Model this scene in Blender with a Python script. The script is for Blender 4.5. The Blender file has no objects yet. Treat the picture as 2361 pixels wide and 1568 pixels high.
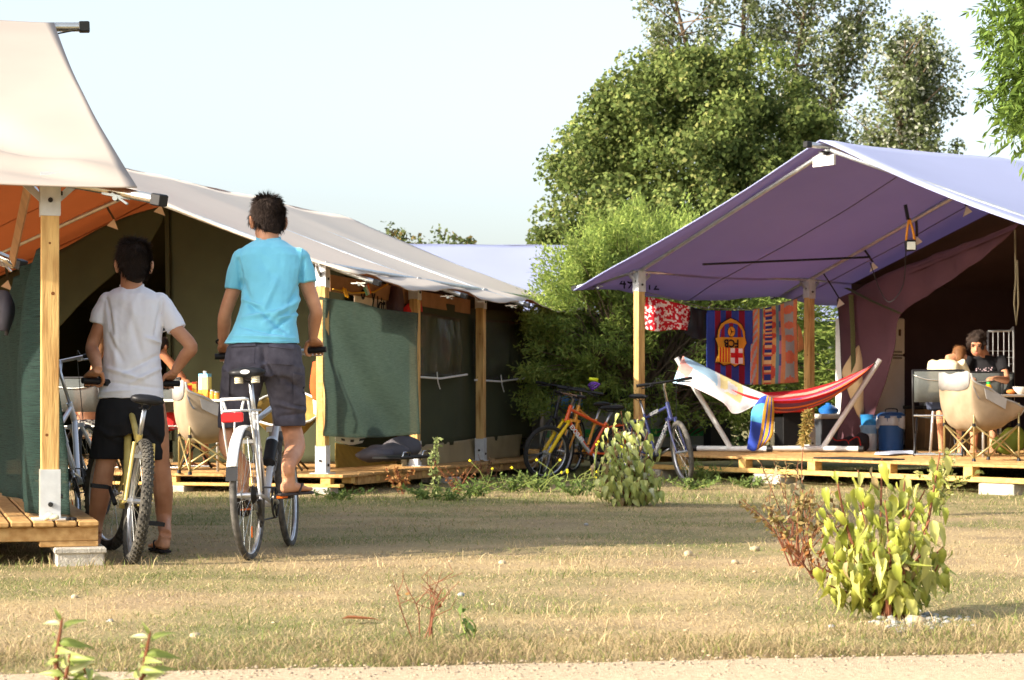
import bpy, math, random
import numpy as np
from mathutils import Vector as V, Matrix, noise as mnoise
random.seed(7); rng = np.random.default_rng(7)
scene = bpy.context.scene
col = scene.collection
# ------------------------------------------------------------------ camera, sky, sun, exposure
F = 2050.0; H0 = 404.0; CAMH = 0.82          # focal length in px of a 1024 px wide frame, horizon row, eye height
cam_d = bpy.data.cameras.new('camera'); cam = bpy.data.objects.new('camera', cam_d); col.objects.link(cam)
cam.location = (0, 0, CAMH); cam.rotation_euler = (math.pi/2, 0, 0)
cam_d.sensor_width = 36; cam_d.lens = 36*F/1024; cam_d.shift_y = (H0-340)/1024
cam_d.clip_start = 0.1; cam_d.clip_end = 3000
cam_d.dof.use_dof = True; cam_d.dof.focus_distance = 11.6; cam_d.dof.aperture_fstop = 8.0
scene.camera = cam
SUN_EL = math.radians(25.0)
SUN_H = V((-0.90, -0.436, 0)).normalized()    # horizontal direction towards the sun
SUN_DIR = (SUN_H*math.cos(SUN_EL) + V((0, 0, math.sin(SUN_EL)))).normalized()
world = bpy.data.worlds.new('World'); scene.world = world; world.use_nodes = True
wn = world.node_tree.nodes; wl = world.node_tree.links
sky = wn.new('ShaderNodeTexSky'); sky.sky_type = 'NISHITA'; sky.sun_disc = False
sky.sun_elevation = SUN_EL; sky.sun_rotation = math.atan2(SUN_H.x, SUN_H.y)
sky.altitude = 0; sky.air_density = 1.0; sky.dust_density = 3.6; sky.ozone_density = 1.0
bg = wn['Background']; bg.inputs['Strength'].default_value = 0.15
hs = wn.new('ShaderNodeHueSaturation'); hs.inputs['Saturation'].default_value = 0.62
wl.new(sky.outputs[0], hs.inputs['Color']); wl.new(hs.outputs[0], bg.inputs['Color'])   # hazy summer sky
sun_d = bpy.data.lights.new('sun', 'SUN'); sun_d.energy = 3.6; sun_d.angle = math.radians(0.6); sun_d.color = (1.0, 0.89, 0.73)
sun = bpy.data.objects.new('sun', sun_d); col.objects.link(sun)
sun.rotation_euler = SUN_DIR.to_track_quat('Z', 'Y').to_euler(); sun.location = (-20, -10, 30)
vs = scene.view_settings; vs.view_transform = 'Standard'; vs.look = 'None'; vs.gamma = 1; vs.use_curve_mapping = False
vs.exposure = 1.3
scene.cycles.use_denoising = True
scene.cycles.max_bounces = 8; scene.cycles.transparent_max_bounces = 12

# ------------------------------------------------------------------ helpers
def P(x, y, Z): return V(((x-512)*Z/F, Z, CAMH+(H0-y)*Z/F))
K = 1/2.3057
def Q(x, y, Z): return P(x*K, y*K, Z)          # same, in 2361-wide photo pixels
def ray(x, y): return V(((x-512)/F, 1, (H0-y)/F))
def onplane(x, y, p0, d):                      # ray against the vertical plane through p0 along horizontal d
    n = V((d.y, -d.x, 0)); r = ray(x, y)
    t = n.dot(p0-V((0, 0, CAMH)))/n.dot(r)
    return V((0, 0, CAMH))+r*t
def onflat(x, y, h):                           # ray against the horizontal plane z = h
    r = ray(x, y); return V((0, 0, CAMH))+r*((h-CAMH)/r.z)
def srgb(r, g, b):
    f = lambda c: (c/255/12.92 if c <= 10 else ((c/255+0.055)/1.055)**2.4)
    return (f(r), f(g), f(b), 1)
def N(x, y=0, z=0): return mnoise.noise(V((x, y, z)))

MATS = {}
def mat(name, c, rough=0.8, var=0.18, scale=6.0, bump=0.0, bscale=60.0, metal=0.0, spec=0.3, transl=0.0, tcol=None, alpha=1.0,
        stretch=None, c2=None, attr=False, coat=0.0, ramp=(0.3, 0.7), detail=4.0, sheen=0.0):
    if name in MATS: return MATS[name]
    m = bpy.data.materials.new(name); m.use_nodes = True; MATS[name] = m
    nt = m.node_tree; nd = nt.nodes; lk = nt.links
    bs = nd['Principled BSDF']; out = nd['Material Output']
    tc = nd.new('ShaderNodeTexCoord'); mp = nd.new('ShaderNodeMapping')
    lk.new(tc.outputs['Object'], mp.inputs['Vector'])
    if stretch: mp.inputs['Scale'].default_value = stretch
    nz = nd.new('ShaderNodeTexNoise'); nz.inputs['Scale'].default_value = scale; nz.inputs['Detail'].default_value = detail
    lk.new(mp.outputs[0], nz.inputs['Vector'])
    rp = nd.new('ShaderNodeValToRGB'); rp.color_ramp.elements[0].position = ramp[0]; rp.color_ramp.elements[1].position = ramp[1]
    lk.new(nz.outputs['Fac'], rp.inputs['Fac'])
    if attr:
        at = nd.new('ShaderNodeVertexColor'); at.layer_name = 'Col'
        rp.color_ramp.elements[0].color = (1-var, 1-var, 1-var, 1); rp.color_ramp.elements[1].color = (1, 1, 1, 1)
        mx = nd.new('ShaderNodeMix'); mx.data_type = 'RGBA'; mx.blend_type = 'MULTIPLY'; mx.inputs['Factor'].default_value = 1
        lk.new(at.outputs['Color'], mx.inputs[6]); lk.new(rp.outputs['Color'], mx.inputs[7]); cout = mx.outputs[2]
    else:
        a = c2 if c2 else tuple(x*(1-var) for x in c[:3])+(1,)
        b = c if c2 else tuple(min(1, x*(1+var)) for x in c[:3])+(1,)
        rp.color_ramp.elements[0].color = a; rp.color_ramp.elements[1].color = b
        cout = rp.outputs['Color']
    lk.new(cout, bs.inputs['Base Color'])
    bs.inputs['Roughness'].default_value = rough; bs.inputs['Metallic'].default_value = metal
    bs.inputs['Specular IOR Level'].default_value = spec; bs.inputs['Coat Weight'].default_value = coat
    bs.inputs['Sheen Weight'].default_value = sheen
    if bump:
        n2 = nd.new('ShaderNodeTexNoise'); n2.inputs['Scale'].default_value = bscale; n2.inputs['Detail'].default_value = 5
        lk.new(mp.outputs[0], n2.inputs['Vector'])
        bp = nd.new('ShaderNodeBump'); bp.inputs['Strength'].default_value = bump; bp.inputs['Distance'].default_value = 0.01
        lk.new(n2.outputs['Fac'], bp.inputs['Height']); lk.new(bp.outputs[0], bs.inputs['Normal'])
    last = bs.outputs[0]
    if transl:
        tr = nd.new('ShaderNodeBsdfTranslucent'); ms = nd.new('ShaderNodeMixShader'); ms.inputs[0].default_value = transl
        if tcol: tr.inputs['Color'].default_value = tcol
        else: lk.new(cout, tr.inputs['Color'])
        lk.new(last, ms.inputs[1]); lk.new(tr.outputs[0], ms.inputs[2]); last = ms.outputs[0]
    if alpha < 1:
        tp = nd.new('ShaderNodeBsdfTransparent'); ms = nd.new('ShaderNodeMixShader'); ms.inputs[0].default_value = alpha
        lk.new(tp.outputs[0], ms.inputs[1]); lk.new(last, ms.inputs[2]); last = ms.outputs[0]
    lk.new(last, out.inputs['Surface'])
    return m

WM = {}                                         # world matrix of every root
def tag(o, label, cat, group=None, kind=None):
    if label: o['label'] = label
    if cat: o['category'] = cat
    if group: o['group'] = group
    if kind: o['kind'] = kind
    return o
def thing(name, label, cat, loc=(0, 0, 0), M=None, group=None):
    o = bpy.data.objects.new(name, None); col.objects.link(o); o.empty_display_size = 0.1
    m = M if M is not None else Matrix.Translation(V(loc))
    o.matrix_world = m; WM[o.name] = m.copy()
    return tag(o, label, cat, group)
def children(o): return [c for c in bpy.data.objects if c.parent == o]
def copy_tree(o, parent=None):
    c = o.copy(); col.objects.link(c)
    if parent is not None: c.parent = parent; c.matrix_parent_inverse = Matrix()
    for ch in KIDS.get(o.name, []):
        copy_tree(ch, c)
    return c
KIDS = {}
def frame_of(d, up=V((0, 0, 1))):
    d = d.normalized()
    s = d.cross(up)
    if s.length < 1e-4: s = d.cross(V((1, 0, 0)))
    s.normalize(); return s, s.cross(d).normalized()
class MB:
    def __init__(self): self.v = []; self.f = []; self.c = None; self.mi = []
    def _add(self, vs_, fs):
        n = len(self.v); self.v += [V(p) for p in vs_]; self.f += [tuple(i+n for i in f) for f in fs]; return self
    def box(self, c, size, R=None, bev=0.0):
        hx, hy, hz = size[0]/2, size[1]/2, size[2]/2; c = V(c)
        if bev:
            b = min(bev, hx*.9, hy*.9, hz*.9); pts = []
            for z, k in ((-hz, b), (-hz+b, 0), (hz-b, 0), (hz, b)):
                x, y = hx-k, hy-k
                pts += [(-x+b*.6, -y, z), (x-b*.6, -y, z), (x, -y+b*.6, z), (x, y-b*.6, z), (x-b*.6, y, z), (-x+b*.6, y, z), (-x, y-b*.6, z), (-x, -y+b*.6, z)]
            fs = [tuple(range(7, -1, -1)), tuple(range(24, 32))]
            for r in range(3):
                for i in range(8): fs.append((r*8+i, r*8+(i+1) % 8, r*8+8+(i+1) % 8, r*8+8+i))
        else:
            pts = [(sx*hx, sy*hy, sz*hz) for sz in (-1, 1) for sx, sy in ((-1, -1), (1, -1), (1, 1), (-1, 1))]
            fs = [(3, 2, 1, 0), (4, 5, 6, 7), (0, 1, 5, 4), (1, 2, 6, 5), (2, 3, 7, 6), (3, 0, 4, 7)]
        return self._add([c+(R @ V(p) if R else V(p)) for p in pts], fs)
    def bar(self, p0, p1, w, h, up=V((0, 0, 1)), bev=0.0):
        p0, p1 = V(p0), V(p1); d = p1-p0; s, u = frame_of(d, up); dn = d.normalized()
        R = Matrix((s, dn, u)).transposed()
        return self.box((p0+p1)/2, (w, d.length, h), R, bev)
    def tube(self, pts, r, n=8, caps=True, closed=False, flat=1.0, up=V((0, 0, 1))):
        pts = [V(p) for p in pts]; m = len(pts)
        rs = list(r) if isinstance(r, (list, tuple)) else [r]*m
        vs_ = []; ps = None
        for i, p in enumerate(pts):
            a = pts[i-1] if (i or closed) else pts[i]; b = pts[(i+1) % m] if (i < m-1 or closed) else pts[i]
            d = (b-a).normalized()
            if ps is None: s, u = frame_of(d, up)
            else:
                s = (ps-d*ps.dot(d))
                s = s.normalized() if s.length > 1e-5 else frame_of(d, up)[0]
                u = s.cross(d).normalized()
            ps = s
            for k in range(n):
                t = 2*math.pi*k/n; vs_.append(p+(s*math.cos(t)+u*math.sin(t)*flat)*rs[i])
        fs = []
        for i in range(m if closed else m-1):
            j = (i+1) % m
            for k in range(n): fs.append((i*n+k, j*n+k, j*n+(k+1) % n, i*n+(k+1) % n))
        if caps and not closed: fs += [tuple(range(n)), tuple(range(m*n-1, (m-1)*n-1, -1))]
        return self._add(vs_, fs)
    def loft(self, rings, n=20, caps=True, e=2.0):     # ring = (centre, a, b)
        vs_ = []
        for c, a, b in rings:
            for k in range(n):
                t = 2*math.pi*k/n; ct, st = math.cos(t), math.sin(t)
                vs_.append(V(c)+V(a)*math.copysign(abs(ct)**(2/e), ct)+V(b)*math.copysign(abs(st)**(2/e), st))
        fs = []; m = len(rings)
        for i in range(m-1):
            for k in range(n): fs.append((i*n+k, i*n+(k+1) % n, (i+1)*n+(k+1) % n, (i+1)*n+k))
        if caps: fs += [tuple(range(n-1, -1, -1)), tuple(range((m-1)*n, m*n))]
        return self._add(vs_, fs)
    def lathe(self, prof, c=(0, 0, 0), n=24, R=None, caps=True):  # prof = (radius, z)
        vs_ = []; c = V(c)
        for r, z in prof:
            for k in range(n):
                t = 2*math.pi*k/n; p = V((r*math.cos(t), r*math.sin(t), z)); vs_.append(c+(R @ p if R else p))
        fs = []; m = len(prof)
        for i in range(m-1):
            for k in range(n): fs.append((i*n+k, i*n+(k+1) % n, (i+1)*n+(k+1) % n, (i+1)*n+k))
        if caps: fs += [tuple(range(n-1, -1, -1)), tuple(range((m-1)*n, m*n))]
        return self._add(vs_, fs)
    def ball(self, c, r, n=12, R=None):
        r = (r, r, r) if not isinstance(r, (tuple, list, V)) else r; c = V(c); vs_ = []; m = n//2+1
        for i in range(m):
            a = math.pi*(i+0.0)/(m-1)
            for k in range(n):
                t = 2*math.pi*k/n; p = V((r[0]*math.sin(a)*math.cos(t), r[1]*math.sin(a)*math.sin(t), -r[2]*math.cos(a)))
                vs_.append(c+(R @ p if R else p))
        fs = [(i*n+k, i*n+(k+1) % n, (i+1)*n+(k+1) % n, (i+1)*n+k) for i in range(m-1) for k in range(n)]
        return self._add(vs_, fs)
    def torus(self, c, R0, r, Rm=None, n=40, k=8, tread=0.0, arc=(0, 2*math.pi)):
        full = abs(arc[1]-arc[0]-2*math.pi) < 1e-6; c = V(c); pts = []
        m = n if full else n+1
        for i in range(m):
            t = arc[0]+(arc[1]-arc[0])*i/n; p = V((math.cos(t), 0, math.sin(t)))*R0
            pts.append(c+(Rm @ p if Rm else p))
        return self.tube(pts, r, k, closed=full, up=(Rm @ V((0, 1, 0)) if Rm else V((0, 1, 0))))
    def sheet(self, g, th=0.0, two=False):      # g = grid of points [rows][cols]; optional thickness
        nu, nv = len(g), len(g[0]); pts = [V(p) for row in g for p in row]
        fs = [(i*nv+j, i*nv+j+1, (i+1)*nv+j+1, (i+1)*nv+j) for i in range(nu-1) for j in range(nv-1)]
        if not th:
            self._add(pts, fs); return self
        nor = []
        for i in range(nu):
            for j in range(nv):
                a = V(g[min(i+1, nu-1)][j])-V(g[max(i-1, 0)][j]); b = V(g[i][min(j+1, nv-1)])-V(g[i][max(j-1, 0)])
                nn = b.cross(a); nor.append(nn.normalized() if nn.length > 1e-9 else V((0, 0, 1)))
        n0 = len(pts); back = [p-nor[i]*th for i, p in enumerate(pts)]
        fb = [tuple(x+n0 for x in reversed(f)) for f in fs]; ed = []
        bd = [(0, j) for j in range(nv)]+[(i, nv-1) for i in range(1, nu)]+[(nu-1, j) for j in range(nv-2, -1, -1)]+[(i, 0) for i in range(nu-2, 0, -1)]
        ids = [i*nv+j for i, j in bd]
        for k in range(len(ids)):
            a, b = ids[k], ids[(k+1) % len(ids)]; ed.append((b, a, a+n0, b+n0))
        base = len(self.f)
        self._add(pts+back, fs+fb+ed)
        if two: self.mi = [0]*base if not self.mi else self.mi; self.mi += [0]*len(fs)+[1]*len(fb)+[0]*len(ed)
        return self
    def poly(self, pts, th=0.0, n=None):        # flat polygon, optionally extruded against n
        pts = [V(p) for p in pts]; k = len(pts)
        if not th: return self._add(pts, [tuple(range(k))])
        nn = (V(n) if n is not None else (pts[1]-pts[0]).cross(pts[2]-pts[0])).normalized()
        return self._add(pts+[p-nn*th for p in pts], [tuple(range(k)), tuple(range(2*k-1, k-1, -1))]+[((i+1) % k, i, i+k, (i+1) % k+k) for i in range(k)])
    def mesh(self, name, M=None):
        me = bpy.data.meshes.new(name)
        vs_ = [M @ p for p in self.v] if M is not None else self.v
        me.from_pydata(vs_, [], self.f); me.update()
        return me
    def build(self, name, m, parent=None, local=False, smooth=False, cols=None, fcol=None, auto=None):
        M = None
        root = parent
        while root is not None and root.parent is not None: root = root.parent
        if root is not None and not local: M = WM[root.name].inverted()
        me = self.mesh(name, M)
        return link(name, me, m, parent, smooth, fcol, self.mi if self.mi else None, auto)
def link(name, me, m, parent=None, smooth=False, fcol=None, mi=None, auto=None):
    for x in (m if isinstance(m, (list, tuple)) else [m]): me.materials.append(x)
    if mi: me.polygons.foreach_set('material_index', mi)
    if smooth or auto:
        me.polygons.foreach_set('use_smooth', [True]*len(me.polygons))
        if auto: me.set_sharp_from_angle(angle=math.radians(auto))
    if fcol is not None:                        # one printed colour per face
        at = me.color_attributes.new('Col', 'FLOAT_COLOR', 'CORNER'); a = np.zeros((len(me.loops), 4), np.float32)
        for p in me.polygons: a[p.loop_start:p.loop_start+p.loop_total] = fcol[p.index % len(fcol)]
        at.data.foreach_set('color', a.ravel())
    o = bpy.data.objects.new(name, me); col.objects.link(o)
    if parent is not None: o.parent = parent; KIDS.setdefault(parent.name, []).append(o)
    return o
def raw_mesh(name, verts, faces_flat, nper, vcol=None):   # fast numpy mesh, all faces with nper corners
    me = bpy.data.meshes.new(name); nv = len(verts); nf = len(faces_flat)//nper
    me.vertices.add(nv); me.vertices.foreach_set('co', np.asarray(verts, np.float32).ravel())
    me.loops.add(nf*nper); me.loops.foreach_set('vertex_index', np.asarray(faces_flat, np.int32))
    me.polygons.add(nf); me.polygons.foreach_set('loop_start', np.arange(0, nf*nper, nper, dtype=np.int32))
    me.update(calc_edges=True)
    if vcol is not None:
        at = me.color_attributes.new('Col', 'FLOAT_COLOR', 'POINT'); at.data.foreach_set('color', np.asarray(vcol, np.float32).ravel())
    return me
def remesh(mb, voxel, smooth=2, factor=0.5):    # union of overlapping closed shells as one continuous skin
    me = mb.mesh('tmp'); o = bpy.data.objects.new('tmp', me); col.objects.link(o)
    r = o.modifiers.new('r', 'REMESH'); r.mode = 'VOXEL'; r.voxel_size = voxel; r.adaptivity = 0
    if smooth: s = o.modifiers.new('s', 'SMOOTH'); s.iterations = smooth; s.factor = factor
    dg = bpy.context.evaluated_depsgraph_get(); dg.update()
    out = bpy.data.meshes.new_from_object(o.evaluated_get(dg)); out.materials.clear()
    bpy.data.objects.remove(o); bpy.data.meshes.remove(me)
    return out
def place(me, parent):                          # world-space mesh data to a part of root
    root = parent
    while root.parent is not None: root = root.parent
    me.transform(WM[root.name].inverted()); return me
def displace(me, fn):
    n = len(me.vertices); co = np.zeros(n*3, np.float32); no = np.zeros(n*3, np.float32)
    me.vertices.foreach_get('co', co); me.vertices.foreach_get('normal', no)
    co = co.reshape(-1, 3); no = no.reshape(-1, 3)
    d = fn(co, no); me.vertices.foreach_set('co', (co+no*d[:, None]).ravel().astype(np.float32)); me.update()
def catmull(pts, n):
    pts = [V(p) for p in pts]; out = []
    m = len(pts)-1
    for i in range(m*n+1):
        t = i/n; k = min(int(t), m-1); f = t-k
        p0, p1, p2, p3 = pts[max(k-1, 0)], pts[k], pts[k+1], pts[min(k+2, m)]
        if k == 0: p0 = p1*2-p2
        if k+2 > m: p3 = p2*2-p1
        out.append(0.5*((2*p1)+(p2-p0)*f+(2*p0-5*p1+4*p2-p3)*f*f+(3*p1-p0-3*p2+p3)*f**3))
    return out
def patch(ctrl, nu, nv):                        # smooth cloth through a grid of control points
    rows = [catmull(r, nv) for r in ctrl]; cols_ = list(zip(*rows)); cs = [catmull(c, nu) for c in cols_]
    return [list(r) for r in zip(*cs)]
def text_mesh(s, size, ext=0.0008, bold=False):
    cu = bpy.data.curves.new('t', 'FONT'); cu.body = s; cu.size = size; cu.extrude = ext; cu.align_x = 'CENTER'; cu.align_y = 'CENTER'; cu.resolution_u = 2
    if bold: cu.offset = size*0.03
    o = bpy.data.objects.new('t', cu); col.objects.link(o)
    dg = bpy.context.evaluated_depsgraph_get(); dg.update()
    me = bpy.data.meshes.new_from_object(o.evaluated_get(dg)); me.materials.clear()
    bpy.data.objects.remove(o); bpy.data.curves.remove(cu); return me
def text_at(s, size, c, xdir, ydir, m, parent, name='lettering', bold=False, local=False):
    me = text_mesh(s, size, bold=bold); x = V(xdir).normalized(); y = V(ydir); y = (y-x*y.dot(x)).normalized(); z = x.cross(y)
    M = Matrix.Translation(V(c)) @ Matrix((x, y, z)).transposed().to_4x4(); me.transform(M)
    if not local: place(me, parent)
    return link(name, me, m, parent)
def leaf_cloud(pos, size, nrm=None, elong=1.5, fold=0.25, jitter=0.6, down=0.0):
    """pos (n,3), size (n,), returns vertices and quads of folded four-corner leaves"""
    n = len(pos); d = rng.normal(size=(n, 3)); d[:, 2] -= down; d /= np.linalg.norm(d, axis=1)[:, None]
    w = rng.normal(size=(n, 3)) if nrm is None else nrm+rng.normal(size=(n, 3))*jitter
    s = np.cross(d, w); s /= (np.linalg.norm(s, axis=1)[:, None]+1e-9); up = np.cross(s, d)
    L = (size*elong)[:, None]; W = size[:, None]*0.5
    a = pos; b = pos+d*L*.45+s*W+up*W*fold; c = pos+d*L-up*L*.12; e = pos+d*L*.45-s*W+up*W*fold
    v = np.stack([a, b, c, e], 1).reshape(-1, 3)
    return v, np.arange(n*4, dtype=np.int32)
# ------------------------------------------------------------------ shared materials
WOOD = mat('post_timber', srgb(214, 176, 112), rough=.7, c2=srgb(158, 112, 60), scale=4, stretch=(8, 8, .9), bump=.25, bscale=14, ramp=(.25, .6), detail=8)
PLANK = mat('deck_board', srgb(196, 158, 104), rough=.8, c2=srgb(160, 118, 68), scale=4, stretch=(6, 6, 6), bump=.2, bscale=50)
PLANK2 = mat('deck_edge_board', srgb(214, 180, 112), rough=.75, c2=srgb(182, 140, 76), scale=4, stretch=(4, 4, 9), bump=.2, bscale=40)
GALV = mat('galvanised_steel', srgb(196, 200, 202), rough=.42, var=.14, scale=14, metal=.75, spec=.5)
GALVD = mat('galvanised_dull', srgb(205, 208, 208), rough=.6, var=.1, scale=20, metal=.25, spec=.4)
STEEL = mat('bright_tube', srgb(205, 205, 198), rough=.25, var=.06, scale=10, metal=.9)
BLACKP = mat('black_plastic', srgb(28, 28, 30), rough=.5, var=.2, scale=30)
RUBBER = mat('tyre_rubber', srgb(44, 43, 42), rough=.85, var=.25, scale=30, bump=.2, bscale=200)
RUBBERG = mat('dusty_tyre', srgb(104, 100, 94), rough=.95, c2=srgb(58, 56, 54), scale=24)
CONC = mat('concrete', srgb(176, 170, 158), rough=.95, var=.22, scale=18, bump=.6, bscale=90)
ALU = mat('brushed_alloy', srgb(198, 199, 202), rough=.32, var=.08, scale=22, metal=.85)
CHROME = mat('chrome', srgb(225, 225, 225), rough=.12, var=.03, metal=1.0)
WHITEP = mat('white_enamel', srgb(224, 224, 222), rough=.35, var=.04, scale=4, spec=.5)
BOLT = mat('dark_bolt', srgb(60, 58, 56), rough=.5, metal=.6)
# ------------------------------------------------------------------ ground, path, grass
def green_at(x, y):                              # how green the turf is (watered strip by the decks, patches elsewhere)
    g = 0.34+0.95*N(x*.6+3, y*.9, 2)+0.6*N(x*2.1, y*2.9, 5)
    g += 0.75*math.exp(-((y-(17.2+0.16*x))/1.9)**2)*(0.7 if x > -3 else .4)
    g += 0.35*math.exp(-((y-10.1)/.45)**2)*(1 if x < -1.2 else 0)
    g += 0.5*math.exp(-(((x-1.55)/.7)**2+((y-7.3)/.35)**2))+0.35*math.exp(-(((x-1.2)/1.3)**2+((y-8.6)/.8)**2))
    g += 0.9*(1 if y > 21 else 0)
    return min(1, max(0, g))
def path_edge(x): return 6.46+0.158*x+0.035*N(x*1.7, 9)+0.022*N(x*7, 4)+.012*N(x*23, 2)
def relief(x, y):
    if y > 30: return 0.0
    return 0.013*N(x*1.3, y*1.3, 1)+0.006*N(x*5, y*5, 3)
def ground_sheet():
    xs = list(np.concatenate([[-900, -300, -100, -40, -20], np.arange(-12, 12.01, .16), [20, 40, 100, 300, 900]]))
    ys = list(np.concatenate([[-60, -20, -5, 2, 4, 5, 5.6], np.arange(6, 27, .14), [29, 33, 40, 60, 120, 300, 900, 2500]]))
    vs_ = []; cs = []
    for y in ys:
        for x in xs:
            pe = path_edge(x) if abs(x) < 10 else 6.46
            z = relief(x, y)
            if y < pe+0.1: z = -0.03
            vs_.append((x, y, z))
            g = green_at(x, y); b = 0.5+0.8*N(x*1.7, y*2.2, 8)+.5*N(x*6, y*7, 2)
            b = min(1, max(0, b))
            straw = np.array([.49, .37, .195]); earth = np.array([.36, .262, .155]); gr = np.array([.15, .165, .06])
            c = straw*b+earth*(1-b); c = c*(1-.72*g)+gr*.72*g
            cs.append((*c, 1))
    nx = len(xs); fs = []
    for i in range(len(ys)-1):
        for j in range(nx-1): fs += [i*nx+j, i*nx+j+1, (i+1)*nx+j+1, (i+1)*nx+j]
    me = raw_mesh('ground', vs_, fs, 4, cs)
    m = mat('dry_turf', (1, 1, 1, 1), rough=.95, var=.30, scale=30, bump=.8, bscale=70, attr=True, spec=.1, detail=8)
    o = link('ground', me, m, smooth=True); tag(o, 'dry trampled lawn of straw and thin grass', 'ground', kind='structure')
ground_sheet()
def path_sheet():
    nx = 240; vs_ = []; fs = []
    for i in range(nx+1):
        x = -9+18*i/nx; e = path_edge(x)
        for k, (y, z) in enumerate(((5.3, -.03), (5.36, .006), (e-.35, .008), (e-.04, .006), (e, .0), (e+.03, -.035))): vs_.append((x, y, z))
    for i in range(nx):
        for k in range(5): fs += [i*6+k, (i+1)*6+k, (i+1)*6+k+1, i*6+k+1]
    me = raw_mesh('path', vs_, fs, 4)
    m = mat('path_sand', srgb(192, 172, 144), rough=.95, var=.3, scale=70, bump=1.0, bscale=180, spec=.1, detail=8)
    o = link('path', me, m); tag(o, 'pale compacted sand path along the lawn', 'path', kind='structure')
path_sheet()
def blades(n, zlo, zhi, xfun, hlo, hhi, keep, colf, wid=.0022, seed=1, lean=.9):
    r = np.random.default_rng(seed)
    Z = np.exp(r.uniform(math.log(zlo), math.log(zhi), n)); u = r.uniform(-.29, .29, n); X = u*Z
    k = np.array([keep(x, y) for x, y in zip(X, Z)]) if keep else np.ones(n, bool)
    if k.dtype != bool: k = r.uniform(size=n) < k
    X = X[k]; Z = Z[k]; n = len(X)
    h = r.uniform(hlo, hhi, n); a = r.uniform(0, 2*np.pi, n); ln = h*r.uniform(.2, lean, n)
    z0 = np.array([relief(x, y) for x, y in zip(X, Z)])-.003
    b = np.stack([X, Z, z0], 1); d = np.stack([np.cos(a), np.sin(a), np.zeros(n)], 1)
    a2 = a+r.uniform(-1.6, 1.6, n); s = np.stack([np.cos(a2), np.sin(a2), np.zeros(n)], 1)*(wid*(.6+Z/14)*r.uniform(.6, 1.4, n))[:, None]
    mid = b+d*(ln*.35)[:, None]; mid[:, 2] += h*.6; tip = b+d*ln[:, None]; tip[:, 2] += h
    v = np.stack([b-s, b+s, mid+s*.7, mid-s*.7, tip], 1).reshape(-1, 3)
    base = np.arange(n)*5
    f = np.stack([base, base+1, base+2, base, base+2, base+3, base+3, base+2, base+4], 1).ravel()
    c = np.array([colf(x, y, q) for x, y, q in zip(X, Z, r.uniform(size=n))], np.float32)
    return v, f, np.repeat(np.concatenate([c, np.ones((n, 1), np.float32)], 1), 5, 0)
def blade_col(x, y, q):
    g = green_at(x, y); g = 1 if q < g*.62 else 0
    q2 = (q*7.3) % 1
    if g: c = (.15+.13*q2, .20+.10*q2, .055+.035*q2)
    else: c = (.43+.17*q2, .33+.14*q2, .175+.09*q2)
    return c
def joined(sets):
    off = 0; Vs = []; Fs = []; Cs = []
    for v, f, c in sets: Vs.append(v); Fs.append(f+off); Cs.append(c); off += len(v)
    return np.concatenate(Vs), np.concatenate(Fs), np.concatenate(Cs)
GRASS_SKIP = []                                  # decks etc. where nothing grows
def turf_keep(x, y):
    if y < path_edge(x)+.01+.05*N(x*7, 3): return 0
    p = .12+.8*(N(x*1.3, y*1.6, 7)*.5+.5)+.5*N(x*4, y*5, 17)+.3*green_at(x, y); p = min(1, max(.06, p))
    return p
def tuft_keep(x, y):
    if y < path_edge(x)+.06: return 0
    g = max(0, N(x*1.9, y*2.4, 21)-.18)*1.3
    g += 0.9*math.exp(-(((x-1.62)/.42)**2+((y-7.25)/.22)**2))+.8*math.exp(-(((x-2.05)/.25)**2+((y-7.35)/.22)**2))
    g += .75*math.exp(-((y-(17.6+.16*x))/.9)**2)*(1 if -3 < x < 2.6 else .25)+(.7 if y > 21.3 and x > -.6 and x < 2.6 else 0)
    g += .9*math.exp(-((y-10.28)/.16)**2)*(1 if x < -1.75 else 0)
    return min(1, g)
s1 = blades(230000, 6.2, 27, None, .006, .022, turf_keep, blade_col, wid=.0014, seed=3, lean=2.6)
s2 = blades(52000, 6.3, 26, None, .025, .075, tuft_keep, lambda x, y, q: blade_col(x, y, q*(.75 if y > 15 or x > 1 or x < -1.7 else 1)), wid=.0017, seed=4, lean=1.3)
def verge_keep(x, y):                             # longer, browner blades in the strip along the path
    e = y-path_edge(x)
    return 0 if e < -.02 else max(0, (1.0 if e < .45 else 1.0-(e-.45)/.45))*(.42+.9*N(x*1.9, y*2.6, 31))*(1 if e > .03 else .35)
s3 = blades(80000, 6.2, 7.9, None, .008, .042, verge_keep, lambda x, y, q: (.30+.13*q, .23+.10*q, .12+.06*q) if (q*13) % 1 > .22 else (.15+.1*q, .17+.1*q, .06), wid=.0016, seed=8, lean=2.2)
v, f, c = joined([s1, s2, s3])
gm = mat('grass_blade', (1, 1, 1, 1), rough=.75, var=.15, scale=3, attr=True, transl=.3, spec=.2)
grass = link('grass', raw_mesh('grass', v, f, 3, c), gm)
tag(grass, 'short dry grass with greener tufts covering the lawn', 'grass', kind='stuff')
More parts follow.
